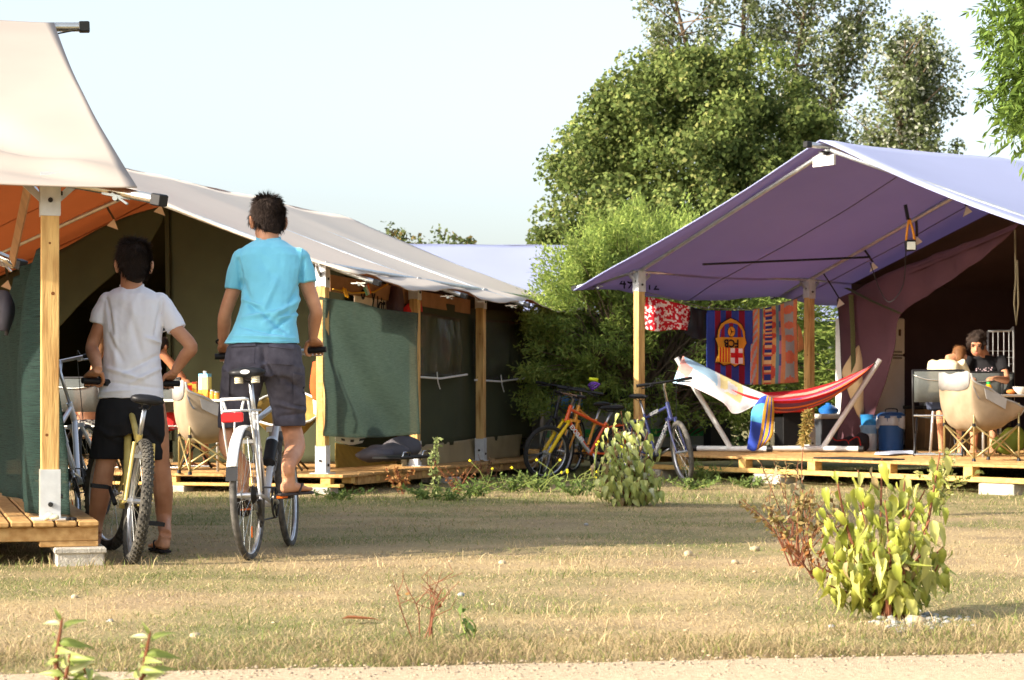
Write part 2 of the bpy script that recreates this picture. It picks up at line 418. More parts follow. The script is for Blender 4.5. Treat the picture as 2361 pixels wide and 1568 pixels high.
# ------------------------------------------------------------------ tents and decks
class Frame:
    def __init__(s, p0, u, v, w, hr, hp, he, d): s.p0 = V(p0); s.u = V(u).normalized(); s.v = V(v).normalized(); s.w = w; s.hr = hr; s.hp = hp; s.he = he; s.d = d
    def T(s, t, o, h): return V((s.p0.x, s.p0.y, 0))+s.u*t+s.v*o+V((0, 0, h))
    def roof_h(s, o):                            # roof height over the eave side, o = 0 at the post line
        a = o if o > -s.w else -2*s.w-o
        if a <= 0: return s.hp+(s.hr-s.hp)*(-a/s.w)
        return s.hp+(s.he-s.hp)*(a/.45)
CT = Frame((-1.755, 19.0, 0), (.31, .951, 0), (.951, -.31, 0), 3.0, 3.31, 2.16, 2.02, .175)
RT = Frame((1.43, 23.05, 0), (.819, .574, 0), (-.574, .819, 0), 3.05, 3.46, 2.36, 2.18, .27)
LT = Frame((-2.39, 10.6, 0), (-.96, -.28, 0), (.28, -.96, 0), 3.05, 3.36, 2.02, 1.92, .223)
def slope(fr, far, t0r, t0e, t1, over, nt=40, ns=22, sag=.05, period=2.45, wr=.01, seed=0):
    g = []
    for i in range(ns+1):
        s = i/ns; row = []
        o = -fr.w+(fr.w+over)*s
        if far: o = -2*fr.w-o
        a = -fr.w+(fr.w+over)*s
        h = fr.roof_h(a)
        ts = t0r+(t0e-t0r)*s**1.3
        for j in range(nt+1):
            t = ts+(t1-ts)*j/nt
            sg = sag*abs(math.sin(math.pi*t/period))*(.25+s)*(1 if t > 0 else .3)
            z = h-sg-.05*math.sin(math.pi*s)+wr*N(t*1.4+seed, s*4, seed)+.4*wr*N(t*5+seed, s*9, 3)
            if s > .6: z += .014*((s-.6)/.4)**1.5*math.sin(t*9+3*N(t, s*2, seed)+seed)*(.4+abs(N(t*.9, seed)))
            z += .012*N(t*.7+seed, s*1.5, seed+3)+.006*math.exp(-((t % period-.1)/.12)**2)
            if s > .9: z -= .03*(s-.9)*10*math.sin(math.pi*t/period)**2
            row.append(fr.T(t, o, z))
        g.append(row)
    return g
def eave_sheet(root, fr, far, top, under, name='roof_canopy', flip=False, **k):
    g = slope(fr, far, **k)
    n = (V(g[0][1])-V(g[0][0])).cross(V(g[1][0])-V(g[0][0]))
    # sheet() thickens against its own normal: make sure row order gives an upward face
    b = V(g[1][0])-V(g[0][0]); a = V(g[0][1])-V(g[0][0])
    if a.cross(b).z < 0: g = [list(reversed(r)) for r in g]
    m = MB(); m.sheet(g, .008, True)
    o = m.build(name, [top, under], root, smooth=True)
    for j in (8, 16, 24, 32):                      # welded canvas seams under the cloth
        MB().tube([V(r[j])-V((0, 0, .012)) for r in g], .012, 6, flat=.35).build('seam', under, o, smooth=True)
    MB().tube([V(r[0 if (V(g[0][0])-fr.T(0, -fr.w, 0)).length < (V(g[0][-1])-fr.T(0, -fr.w, 0)).length else -1])-V((0, 0, .006)) for r in g], .013, 6, flat=.6).build('hem', top, o, smooth=True)
    return o
KNOT = mat('timber_knot', srgb(120, 74, 36), rough=.8)
def post(root, fr, t, o, top_h, face=None, name='post', long=.2, w=.092):
    c = fr.T(t, o, 0); R = Matrix((fr.v, fr.u, V((0, 0, 1)))).transposed()
    if R.determinant() < 0: R = Matrix((-fr.v, fr.u, V((0, 0, 1)))).transposed()
    z0, z1 = fr.d, top_h
    p = MB().box(c+V((0, 0, (z0+z1)/2)), (w, w, z1-z0-.04), R, .006).build(name, WOOD, root)
    kr = random.Random(int(c.x*100)+int(t*10))
    for q in range(5):                            # knots in the timber
        kz = kr.uniform(z0+.3, z1-.3); kx = kr.uniform(-.6, .6)*w/2; sg = kr.choice((0, 1))
        q0 = c+R @ (V((kx, -w/2-.0005, kz)) if sg else V((-w/2-.0005, kx, kz))); q1 = c+R @ (V((kx, -w/2+.004, kz)) if sg else V((-w/2+.004, kx, kz)))
        MB().tube([q1, q0], [kr.uniform(.006, .011)]*2, 8).build('knot', KNOT, p)
    k = w/2+.004
    for nm, a, b in (('base_bracket', z0, z0+.26), ('head_bracket', z1-long, z1+.035)):
        m = MB()
        for sx in (-1, 1):
            m.box(c+R @ V((sx*k, 0, (a+b)/2)), (.006, w+.012, b-a), R)
        m.box(c+R @ V((0, -k-.001, (a+b)/2)), (w+.004, .006, b-a-.02), R)
        if nm == 'base_bracket': m.box(c+V((0, 0, z0+.004)), (w+.09, w+.09, .008), R)
        br = m.build(nm, GALVD, p)
        mb = MB()
        for sx, sy, zz in ((1, 0, .08), (-1, 0, .08), (0, -1, .12)):
            q = c+R @ V((sx*(k+.004), sy*(k+.006), a+zz)); dirn = R @ V((sx, sy, 0))
            mb.tube([q, q+dirn*.01], .013, 8)
        mb.build('bolt', BOLT, br)
    if True:                                      # V braces up to the eave tube
        m = MB()
        for s in (-1, 1): m.bar(c+V((0, 0, z1-.14)), c+fr.u*(.15*s)+V((0, 0, z1-.0)), .012, .035)
        m.build('brace', GALV, p)
    return p
def tube_run(root, pts, r, m=GALV, name='frame_tube', cap=True, n=10):
    o = MB().tube(pts, r, n).build(name, m, root, smooth=True, auto=50)
    if cap:
        d = (V(pts[-1])-V(pts[-2])).normalized()
        MB().bar(V(pts[-1])-d*.02, V(pts[-1])+d*.05, r*2.25, r*2.25, bev=.006).build('end_cap', BLACKP, o)
    return o
TABM = mat('tab_pvc', srgb(226, 212, 190), rough=.6, var=.05)
STRAP = mat('webbing', srgb(52, 48, 40), rough=.9, var=.2, scale=60)
STRAPG = mat('olive_webbing', srgb(96, 98, 62), rough=.9, var=.15, scale=60)
def strap_tab(root, a, b, dirn, name='strap'):   # strap from a rafter to a triangular canvas tab
    a, b = V(a), V(b)
    s = MB().tube([a, (a+b)/2+V((0, -.02, 0)), b], .016, 6, flat=.2).build(name, STRAP, root)
    side = V(dirn).normalized()
    MB().poly([b, b+side*.09+V((0, 0, -.07)), b-side*.05+V((0, 0, -.12))], .006, V((0, -1, 0))).build('canvas_tab', TABM, s)
def ratchet(root, p, d, m=STEEL):
    p, d = V(p), V(d).normalized(); b = MB()
    b.bar(p-d*.07, p+d*.07, .045, .012); b.bar(p-d*.02+V((0, 0, .01)), p+d*.06+V((0, 0, -.03)), .04, .01)
    b.tube([p+V((0, -.03, -.012)), p+V((0, .03, -.012))], .014, 8)
    return b.build('ratchet_buckle', m, root)
def deck(name, label, fr, t0, t1, o0, o1, along_v, pitch, plank_t, mplank, under):
    root = thing(name, label, 'deck', fr.T(t0, o0, 0))
    R = Matrix((fr.v, fr.u, V((0, 0, 1)))).transposed()
    if R.determinant() < 0: R = Matrix((-fr.v, fr.u, V((0, 0, 1)))).transposed()
    L = abs(o1-o0) if along_v else abs(t1-t0); wd = abs(t1-t0) if along_v else abs(o1-o0)
    n = int(wd/pitch); base = None
    for k in range(n):
        a = (k+.5)*pitch
        c = fr.T(t0+math.copysign(a, t1-t0), (o0+o1)/2, fr.d-plank_t/2) if along_v else fr.T((t0+t1)/2, o0+math.copysign(a, o1-o0), fr.d-plank_t/2)
        if base is None:
            sz = (L, pitch-.007, plank_t) if along_v else (pitch-.007, L, plank_t)
            base = MB().box((0, 0, 0), sz, R, .005).mesh('plank')
            base.materials.append(mplank)
        o = bpy.data.objects.new('plank', base); col.objects.link(o); o.parent = root
        o.location = c-WM[root.name].translation+V((random.uniform(-.006, .006), random.uniform(-.004, .004), random.uniform(-.0025, .0025)))
        KIDS.setdefault(root.name, []).append(o)
    for nm, tt0, oo0, tt1, oo1, w, h0, h1, m in under:
        a, b = fr.T(tt0, oo0, (h0+h1)/2), fr.T(tt1, oo1, (h0+h1)/2)
        MB().bar(a, b, w, h1-h0, bev=.004).build(nm, m, root)
    return root
def conc_block(c, size, fr, label, rim=False):
    R = Matrix((fr.v, fr.u, V((0, 0, 1)))).transposed()
    if R.determinant() < 0: R = Matrix((-fr.v, fr.u, V((0, 0, 1)))).transposed()
    m = MB(); m.box(V(c)+V((0, 0, size[2]/2-.02)), (size[0], size[1], size[2]+.04), R, .012)
    if rim: m.box(V(c)+V((0, 0, size[2]-.012)), (size[0]+.02, size[1]+.02, .03), R, .006)
    o = m.build('concrete_block', CONC); tag(o, label, 'block', 'concrete blocks under the decks'); return o

# ---- fabrics
CREAM_T = mat('cream_canvas', srgb(174, 165, 155), rough=.75, var=.04, scale=2, transl=.16, tcol=srgb(220, 198, 174), spec=.2, bump=.05, bscale=400)
CREAM_U = mat('terracotta_lining', srgb(150, 100, 76), rough=.9, var=.06, scale=3, transl=.38, tcol=srgb(214, 150, 108), bump=.06, bscale=300)
GREY_T = mat('grey_canvas', srgb(208, 200, 188), rough=.7, var=.03, scale=1.5, transl=.22, tcol=srgb(240, 180, 130), spec=.25, bump=.05, bscale=400)
BLUE_T = mat('pale_blue_canvas', srgb(168, 177, 210), rough=.65, var=.03, scale=1.5, transl=.3, tcol=srgb(190, 180, 240), spec=.25, bump=.05, bscale=400)
BLUE_U = mat('violet_lining', srgb(136, 124, 140), rough=.85, var=.07, scale=2, transl=.42, tcol=srgb(156, 144, 164), bump=.05, bscale=300)
OLIVE = mat('olive_canvas', srgb(62, 66, 46), rough=.9, var=.1, scale=3, bump=.1, bscale=300)
BROWN = mat('aubergine_canvas', srgb(92, 62, 70), rough=.9, var=.1, scale=3, bump=.1, bscale=300)
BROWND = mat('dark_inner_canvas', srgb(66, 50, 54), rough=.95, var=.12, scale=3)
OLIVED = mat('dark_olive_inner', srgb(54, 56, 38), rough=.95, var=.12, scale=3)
TANW = mat('tan_mudwall', srgb(150, 134, 100), rough=.6, var=.12, scale=5, bump=.1)
def net_mat(name, c, c2):
    m = mat(name, c, rough=.7, c2=c2, scale=7, transl=.5, alpha=.84, stretch=(1.5, 1.5, 45), spec=.3, bump=.35, bscale=220); return m
NET = net_mat('green_shade_net', srgb(112, 132, 120), srgb(82, 102, 94))
NET2 = net_mat('dark_green_net', srgb(58, 86, 78), srgb(40, 62, 58))
CLEARF = mat('clear_film', srgb(74, 72, 62), rough=.12, var=.3, scale=4, stretch=(6, 6, .8), bump=1.0, bscale=6, spec=.8, alpha=.45)

# ---- grey (middle) tent
CTENT = thing('safari_tent', 'grey roofed safari tent with olive inner walls in the middle', 'tent', CT.T(0, -3, 0))
eave_sheet(CTENT, CT, False, GREY_T, CREAM_U, t0r=-.05, t0e=-.22, t1=7.9, over=.45, sag=.045, seed=1)
eave_sheet(CTENT, CT, True, GREY_T, CREAM_U, t0r=-.05, t0e=-.22, t1=7.9, over=.45, sag=.045, seed=4)
for t in (0.0, 2.41, 4.52, 7.5):
    post(CTENT, CT, t, 0, 2.10 if t < 6 else 2.08)
for t in (0.0, 2.41, 4.52, 6.9): post(CTENT, CT, t, -6, 2.1)
for t in (0.02, 2.42, 4.55, 7.5):
    tube_run(CTENT, [CT.T(t, -3, 3.22), CT.T(t, -.05, 2.13), CT.T(t, .52, 1.94)], .024, name='rafter')
    tube_run(CTENT, [CT.T(t, -3, 3.22), CT.T(t, -5.95, 2.13), CT.T(t, -6.5, 1.96)], .024, name='rafter')
    ratchet(CTENT, CT.T(t-.06, .38, 1.93), CT.v)
tube_run(CTENT, [CT.T(8.1, -3, 3.24), CT.T(-.25, -3, 3.24)], .024, name='ridge_tube')
tube_run(CTENT, [CT.T(7.2, 0, 2.12), CT.T(-.1, 0, 2.12)], .02, name='eave_tube', cap=False)
tube_run(CTENT, [CT.T(7.2, -6, 2.12), CT.T(-.1, -6, 2.12)], .02, name='eave_tube', cap=False)
pw = CT.T(2.75, 0, 0); dv = -CT.v                # front wall plane
def cpl(x, y, back=0.0): return onplane(x, y, pw+CT.u*back, dv)
def wall_sheet(root, ctrl, m, name, nu=8, nv=10, th=.006, amp=.02, sc=3.0, dirn=None):
    g = patch(ctrl, nu, nv)
    if amp:
        d = dirn if dirn is not None else V((0, 1, 0))
        g = [[p+d*(amp*N(p.x*sc, p.z*sc*.5, p.y*sc)) for p in r] for r in g]
    return MB().sheet(g, th).build(name, m, root, smooth=True)
# left flap of the doorway, gathered to the left, and the closed right half
wall_sheet(CTENT, [[cpl(168, 205), cpl(120, 219), cpl(60, 249), cpl(0, 279), cpl(-60, 306)],
                   [cpl(163, 222), cpl(118, 248), cpl(64, 290), cpl(0, 335), cpl(-60, 370)],
                   [cpl(152, 240), cpl(112, 275), cpl(62, 324), cpl(0, 390), cpl(-60, 420)]], OLIVE, 'door_flap', dirn=CT.u, amp=.05, sc=2.2)
wall_sheet(CTENT, [[cpl(168, 200), cpl(215, 215), cpl(262, 236), cpl(318, 262), cpl(345, 276)],
                   [cpl(170, 300), cpl(216, 310), cpl(262, 315), cpl(318, 320), cpl(345, 322)],
                   [cpl(172, 400), cpl(216, 400), cpl(262, 400), cpl(318, 400), cpl(345, 400)],
                   [cpl(173, 462), cpl(216, 462), cpl(262, 462), cpl(318, 462), cpl(345, 462)]], OLIVE, 'front_wall', dirn=CT.u, amp=.03)
MB().bar(cpl(167, 206, -.03), cpl(170, 440, -.03), .05, .02, up=CT.u).build('zip_cover', OLIVED, CTENT)
# inner shell behind the front wall
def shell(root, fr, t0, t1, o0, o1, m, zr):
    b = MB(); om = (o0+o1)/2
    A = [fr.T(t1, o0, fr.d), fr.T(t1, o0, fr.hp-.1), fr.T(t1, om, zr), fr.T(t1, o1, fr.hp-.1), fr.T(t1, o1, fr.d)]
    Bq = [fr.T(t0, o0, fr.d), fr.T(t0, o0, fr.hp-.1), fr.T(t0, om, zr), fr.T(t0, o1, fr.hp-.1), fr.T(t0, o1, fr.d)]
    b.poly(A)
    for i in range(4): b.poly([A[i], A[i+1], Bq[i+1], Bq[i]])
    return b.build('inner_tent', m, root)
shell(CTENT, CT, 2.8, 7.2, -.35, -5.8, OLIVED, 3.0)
MB().bar(cpl(-70, 482, .1), cpl(345, 470, .1), .01, .35, up=V((0, 0, 1))).build('mud_flap', TANW, CTENT)
for (a, b) in (((105, 203), (114, 219)), ((6, 262), (8, 280)), ((158, 200), (161, 205))):
    strap_tab(CTENT, onplane(a[0], a[1], CT.T(2.42, 0, 0), dv), onplane(b[0], b[1], CT.T(2.6, 0, 0), dv), dv)
# right-hand side wall with clear windows, tan mud wall
sp0 = CT.T(0, -.12, 0)
def cs(x, y, o=0.0): return onplane(x, y, sp0+CT.v*o, CT.u)
wall_sheet(CTENT, [[cs(400, 296), cs(440, 303), cs(480, 309), cs(524, 312), cs(560, 316)],
                   [cs(400, 380), cs(440, 380), cs(480, 380), cs(522, 380), cs(556, 382)],
                   [cs(400, 452), cs(440, 446), cs(480, 442), cs(521, 438), cs(553, 436)]], OLIVE, 'side_wall', dirn=CT.v, amp=.05, sc=2.0)
wall_sheet(CTENT, [[cs(402, 447, .02), cs(440, 443, .02), cs(480, 438, .02), cs(520, 434, .02)],
                   [cs(402, 468, .05), cs(440, 465, .06), cs(480, 461, .05), cs(519, 457, .05)]], TANW, 'mud_wall', dirn=CT.v, amp=.04, sc=5)
for i, q in enumerate((((417, 312), (461, 319), (462, 376), (419, 376)), ((474, 319), (521, 322), (526, 378), (475, 379)))):
    a, b, c, d = [cs(x, y, .06) for x, y in q]
    ctrl = [[a, (a*2+b)/3, (a+b*2)/3, b], [(a+d)/2, (a+d)/2*.6+(b+c)/2*.4-CT.v*.0, (a+d)/2*.35+(b+c)/2*.65+CT.v*.03, (b+c)/2], [d, (d*2+c)/3, (d+c*2)/3, c]]
    w_ = wall_sheet(CTENT, ctrl, CLEARF, 'window_film', dirn=CT.v, amp=.05, sc=4, th=.002)
    MB().tube([cs(q[3][0], q[3][1]+1, .09), cs((q[3][0]+q[2][0])/2, q[3][1]+2.5, .09), cs(q[2][0]+(5 if i == 0 else 4), q[2][1]-(1.5 if i == 0 else .5), .09)], .012, 6).build('hem_rod', WHITEP, w_)
    xm = q[3][0]+(18 if i == 0 else 26)
    MB().tube([cs(xm, q[3][1]-4, .1), cs(xm+1, q[3][1]+6, .1), cs(xm+3, q[3][1]+13, .1)], .006, 5).build('tie_cord', WHITEP, w_)
MB().bar(cs(330, 283, .02), cs(470, 307, .02), .008, .16, up=V((0, 0, 1))).build('valance', mat('valance_tan', srgb(150, 112, 78), rough=.85), CTENT)
# mesh screen on the side of the middle tent
so = CT.T(0, .08, 0)
def cm(x, y): return onplane(x, y, so, CT.u)
net = thing('shade_net', 'green woven shade net hung along the side of the grey tent', 'shade net', cm(321, 436))
ctrl = [[cm(321, 296.5), cm(350, 301.5), cm(385, 309), cm(418, 313)], [cm(321, 340), cm(350, 343), cm(385, 346), cm(417, 347)],
        [cm(321.5, 390), cm(350, 392), cm(385, 393), cm(418, 392)], [cm(321.5, 436), cm(350, 437.5), cm(385, 437), cm(420, 434)]]
g = patch(ctrl, 14, 12)
nR, nC = len(g)-1, len(g[0])-1
g = [[p+CT.v*math.sin(math.pi*min(1, max(.12, j/nC)))**.7*(.13*N(p.z*1.7+p.y*.9, p.y*.5, 3)+.05*N(p.z*4+p.y*2.2, p.y*1.5)) for j, p in enumerate(r)] for r in g]
MB().sheet(g, .004).build('net_panel', NET, net, smooth=True)
MB().bar(cm(320.4, 300), cm(320.8, 436), .012, .045, up=CT.v).build('edge_batten', PLANK2, net)
# things that hang behind the net top
BANN = mat('cotton_banner', srgb(226, 206, 178), rough=.9, var=.06)
ban = thing('cloth_banner', 'cream cloth with painted letters strung above the green net', 'banner', cs(370, 312, -.1))
wall_sheet(ban, [[cs(354, 292, -.02), cs(375, 295, -.02), cs(387, 296, -.02)], [cs(354, 318, -.02), cs(375, 322, -.02), cs(387, 324, -.02)]], BANN, 'cloth', amp=.01)
blk = mat('ink_black', srgb(24, 22, 22), rough=.9)
text_at('kit', .22, cs(381, 305.5, .03), CT.u, V((0, 0, 1)), blk, ban, bold=True)
text_at('y', .2, cs(373.5, 297, .03), CT.u, V((0, 0, 1)), blk, ban, bold=True)
text_at('o', .2, cs(363, 293, .03), CT.u, V((0, 0, 1)), blk, ban, bold=True)
line = MB().tube([cs(333, 289, .05), cs(352, 293, .05), cs(374, 292, .05), cs(388, 284, .05)], .008, 5).build('clothes_line', mat('yellow_cord', srgb(200, 150, 40), rough=.7)); tag(line, 'thin yellow clothes line under the grey tent eave', 'cord')
for k, (x, y, cc) in enumerate(((343, 288, (236, 170, 30)), (345, 289, (236, 170, 30)), (364, 287, (120, 190, 170)), (366, 286, (220, 220, 210)), (367.5, 285, (230, 110, 40)))):
    o = MB().bar(cs(x, y, .06), cs(x+3, y+8, .06), .014, .022).build('clothes_peg', mat('peg%d' % k, srgb(*cc), rough=.4)); tag(o, ['orange peg nearest the tent post on the yellow line', 'orange peg just right of another orange peg', 'mint green peg on the yellow line', 'white peg between mint and red pegs', 'orange red peg at the right end of the peg cluster'][k], 'clothes peg', 'pegs on the yellow line')
def hung(name, label, cat, pts, m, amp=.05):
    o = wall_sheet(None, pts, m, name, amp=amp, sc=6, th=.01); tag(o, label, cat); return o
hung('hanging_bag', 'dark aubergine cloth bag hanging under the grey eave', 'bag', [[cs(388, 290, 0), cs(396, 283, .06), cs(402, 284, 0)], [cs(387, 304, 0), cs(397, 304, .12), cs(404, 304, 0)], [cs(387, 318, 0), cs(396, 319, .06), cs(404, 319, 0)]], mat('aubergine_cloth', srgb(78, 58, 62), rough=.8))
hung('life_vest', 'red and orange life vest hung above the net corner', 'vest', [[cs(401, 310, .02), cs(409, 303, .05), cs(417, 297, .02), cs(421, 303, 0)], [cs(401, 318, .02), cs(409, 316, .1), cs(418, 312, .04), cs(422, 312, 0)]], mat('red_nylon', srgb(206, 44, 36), rough=.5))
# deck of the middle tent
und = []
for t in np.arange(-.05, 7.6, .62): und.append(('deck_block', t, .26, t+.09, .26, .10, .088, .146, PLANK2))
for o in np.arange(.2, -6.2, -.78): und.append(('deck_block', -.24, o, -.24, o-.1, .09, .088, .146, PLANK2))
und += [('bottom_rail', -.25, .3, -.25, -6.2, .1, .06, .089, PLANK2), ('side_beam', .12, .28, 7.7, .28, .05, .07, .144, PLANK)]
deck('wooden_deck', 'slatted timber deck carrying the grey tent in the middle', CT, -.30, 7.9, .33, -6.3, True, .125, .029, PLANK, und)
for k, (t, o, lab) in enumerate(((-.22, .02, 'low concrete block under the near corner of the grey tent deck'), (-.22, -1.45, 'low concrete block under the grey tent deck behind the two bicycles'), (2.6, .22, 'low concrete block half hidden in weeds under the grey tent deck'))):
    conc_block(CT.T(t, o, 0), (.38, .2, .06), CT, lab)

# ---- pale blue tent on the right
RTENT = thing('safari_tent', 'pale blue safari tent with violet lining on the right', 'tent', RT.T(0, -3, 0))
eave_sheet(RTENT, RT, False, BLUE_T, BLUE_U, t0r=-.12, t0e=-.5, t1=7.9, over=.55, sag=.05, seed=8)
eave_sheet(RTENT, RT, True, BLUE_T, BLUE_U, t0r=-.12, t0e=-.5, t1=7.9, over=.55, sag=.05, seed=12)
for t in (0.0, 2.6, 4.9, 7.2):
    post(RTENT, RT, t, 0, 2.28); post(RTENT, RT, t, -6.1, 2.28)
for t in (0.0, 2.6, 5.0, 7.2):
    q = -.42 if t == 0 else 0
    tube_run(RTENT, [RT.T(t, -3.05, 3.37), RT.T(t, -.05, 2.33), RT.T(t+q, .62, 2.14)], .026, name='rafter')
    tube_run(RTENT, [RT.T(t, -3.05, 3.37), RT.T(t, -6.05, 2.33), RT.T(t+q, -6.7, 2.14)], .026, name='rafter')
ratchet(RTENT, RT.T(-.28, .4, 2.15), RT.v)
tube_run(RTENT, [RT.T(8.1, -3.05, 3.4), RT.T(-.28, -3.05, 3.4)], .028, name='ridge_tube'); ratchet(RTENT, RT.T(-.06, -3.05, 3.34), RT.u, BOLT)
tube_run(RTENT, [RT.T(7.2, 0, 2.31), RT.T(-.1, 0, 2.31)], .022, name='eave_tube', cap=False)
tube_run(RTENT, [RT.T(7.2, -6.1, 2.31), RT.T(-.1, -6.1, 2.31)], .022, name='eave_tube', cap=False)
MB().box(RT.T(-.02, -3.0, 3.26), (.3, .03, .1), Matrix((RT.v, RT.u, V((0, 0, 1)))).transposed()).build('ridge_plate', WHITEP, RTENT)
rw = RT.T(3.0, 0, 0)
def rp(x, y, back=0.0): return onplane(x*K, y*K, rw+RT.u*back, RT.v)
wall_sheet(RTENT, [[rp(2350, 516), rp(2240, 556), rp(2130, 596), rp(2030, 640), rp(1935, 690)],
                   [rp(2290, 575), rp(2190, 625), rp(2100, 660), rp(2015, 700), rp(1935, 745)],
                   [rp(2180, 655), rp(2120, 690), rp(2060, 715), rp(1995, 750), rp(1936, 790)],
                   [rp(2082, 722), rp(2060, 730), rp(2032, 742), rp(1985, 790), rp(1937, 840)],
                   [rp(2066, 800), rp(2040, 810), rp(2010, 825), rp(1970, 865), rp(1936, 900)],
                   [rp(2036, 900), rp(2010, 905), rp(1985, 915), rp(1955, 940), rp(1933, 955)],
                   [rp(1998, 1020), rp(1980, 1020), rp(1960, 1020), rp(1942, 1020), rp(1928, 1020)]], BROWN, 'door_curtain', nu=6, nv=7, dirn=RT.u, amp=.09, sc=3.2)
MB().sheet([[rp(2350, 512, -.02), rp(1930, 688, -.02)], [rp(2340, 528, -.05), rp(1938, 700, -.02)]], .004).build('curtain_hem', BROWN, RTENT)
MB().tube([rp(1952, 664, -.06), rp(2010, 694, -.09), rp(2075, 722, -.09)], .045, 6, flat=.12).build('tie_band', STRAPG, RTENT)
MB().tube([rp(1962, 680, -.08), rp(1966, 760, -.1), rp(1968, 860, -.1)], .03, 6, flat=.12).build('tie_band', STRAPG, RTENT)
for (a, b) in (((1893, 622), (1935, 688)), ((1990, 572), (2012, 604)), ((2112, 505), (2114, 545)), ((2225, 462), (2228, 475))):
    strap_tab(RTENT, onplane(a[0]*K, a[1]*K, RT.T(2.6, 0, 0), RT.v), rp(b[0], b[1], -.1), -RT.v)
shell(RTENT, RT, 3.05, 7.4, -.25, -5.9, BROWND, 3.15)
MB().tube([rp(2340, 530, .3), rp(2342, 640, .3), rp(2338, 700, .3), rp(2343, 748, .3), rp(2348, 700, .3), rp(2345, 600, .3)], .012, 5).build('door_cord', mat('cord_beige', srgb(150, 142, 116), rough=.9), RTENT)
text_at('49FF12', .2, onplane(548*K+402, 655*K, RT.T(-.2, .3, 0), RT.u), RT.u, V((0, 0, 1)), blk, RTENT)
und = []
for o in np.arange(.25, -6.4, -1.04): und.append(('deck_block', -.08, o, -.08, o-.11, .1, .152, .243, PLANK2))
for t in np.arange(.5, 7.6, .9): und.append(('deck_block', t, .3, t+.1, .3, .1, .152, .243, PLANK2))
und += [('bottom_rail', -.1, .4, -.1, -6.5, .1, .104, .152, PLANK2), ('side_beam', .0, .36, 7.7, .36, .06, .15, .242, PLANK2)]
deck('wooden_deck', 'slatted timber deck on pallets under the pale blue tent', RT, -.14, 7.9, .42, -6.5, True, .125, .027, PLANK, und)
for k, (t, o, lab) in enumerate(((-.02, -5.35, 'rough concrete block under the blue tent deck behind the leafy bush'), (-.05, -2.3, 'concrete block half in grass under the blue tent deck'), (-.05, -.35, 'concrete block under the blue tent deck beside the blue bicycle'))):
    conc_block(RT.T(t, o, 0), (.42, .24, .1), RT, lab)

# ---- cream tent on the left
LTENT = thing('safari_tent', 'cream safari tent at the left edge close to the camera', 'tent', LT.T(0, -3, 0))
def cream_roof():
    g = []
    A = [P(54, 22.5, 13.6), P(137, 186.5, 10.36)]; C = [P(54, 22.5, 13.6)+LT.u*6, P(137, 186.5, 10.36)+V((-.985, -.17, 0))*6]
    ns, nt = 90, 90
    for i in range(ns+1):
        s = i/ns; row = []
        e0 = A[0].lerp(A[1], s); e1 = C[0].lerp(C[1], s)
        bow = math.sin(math.pi*s)
        for j in range(nt+1):
            t = j/nt; p = e0.lerp(e1, t)
            if j == 0: p += V((-.04*bow, 0, 0))
            d = -.10*bow*(1-math.exp(-t*9))
            # folds running into the corner and a soft crease up the roof
            x = t*6
            f1 = math.exp(-((s-(.93-.13*min(1, x/1.4)-.03*x)) / .035)**2)*.05*min(1, x/.25)
            f2 = -math.exp(-((s-(.97-.09*min(1, x/1.3)-.03*x)) / .03)**2)*.02*min(1, x/.3)
            f3 = -.07*math.exp(-((x-(.25+1.5*(1-s))) / .20)**2)*bow+.03*math.exp(-((x-(.6+1.5*(1-s))) / .25)**2)*bow
            p = p+V((0, -.25, .9))*(d+f1+f2+f3+.01*N(x*2, s*5, 1))
            row.append(p)
        g.append(row)
    b = V(g[1][0])-V(g[0][0]); a = V(g[0][1])-V(g[0][0])
    if a.cross(b).z < 0: g = [list(reversed(r)) for r in g]
    MB().sheet(g, .008, True).build('roof_canopy', [CREAM_T, CREAM_U], LTENT, smooth=True)
cream_roof()
RL = [[LT.T(.75+.0*i, -3.05-3.3*(i/10), LT.hr-(LT.hr-LT.he)*(i/10)-.05*math.sin(math.pi*i/10))+LT.u*(5.2*j/6) for j in range(7)] for i in range(11)]
if (V(RL[0][1])-V(RL[0][0])).cross(V(RL[1][0])-V(RL[0][0])).z < 0: RL = [list(reversed(r)) for r in RL]
MB().sheet(RL, .008, True).build('roof_canopy', [CREAM_T, CREAM_U], LTENT, smooth=True)
p_ = post(LTENT, LT, 0.0, 0, 1.98, long=.19, w=.09)
post(LTENT, LT, 2.4, 0, 1.98, w=.09); post(LTENT, LT, 2.4, -6.1, 1.98, w=.09); post(LTENT, LT, .9, -6.1, 1.98, w=.09)
tube_run(LTENT, [P(-160, 27, 13.3), P(54, 27, 13.62), P(82, 27, 13.66)], .031, name='ridge_tube', m=STEEL)
MB().tube([P(58, 33.5, 13.6), P(79, 29.5, 13.62)], .012, 6, flat=.4).build('strap', STRAP, LTENT)
tube_run(LTENT, [P(60, 181, 10.55), P(110, 190, 10.5), P(157, 199.5, 10.3)], .027, name='corner_tube', m=STEEL); ratchet(LTENT, P(116, 196, 10.45), V((1, 0, -.2)))
tube_run(LTENT, [P(-60, 232, 14.0), P(2, 257, 13.8), P(19, 264, 13.7)], .03, name='corner_tube', m=STEEL); ratchet(LTENT, P(3, 263, 13.7), V((1, 0, -.5)))
MB().bar(P(29, 182, 10.9), P(12, 262, 13.0), .07, .01, up=V((0, 1, 0))).build('strap', mat('beige_strap', srgb(176, 140, 104), rough=.9), LTENT)
MB().bar(P(50, 214, 10.6), P(33, 186, 10.9), .02, .05, up=V((0, 1, 0))).build('brace', GALV, LTENT)
ln = thing('shade_net', 'dark green shade net curtain beside the cream tent post', 'shade net', LT.T(1.0, -.8, .23))
gdir = -LT.v
def lp(x, y, o=0.0): return onplane(x, y, LT.T(.02+o, 0, 0), gdir)
def ld(k, h, t=.05): return LT.T(t, -k, h)
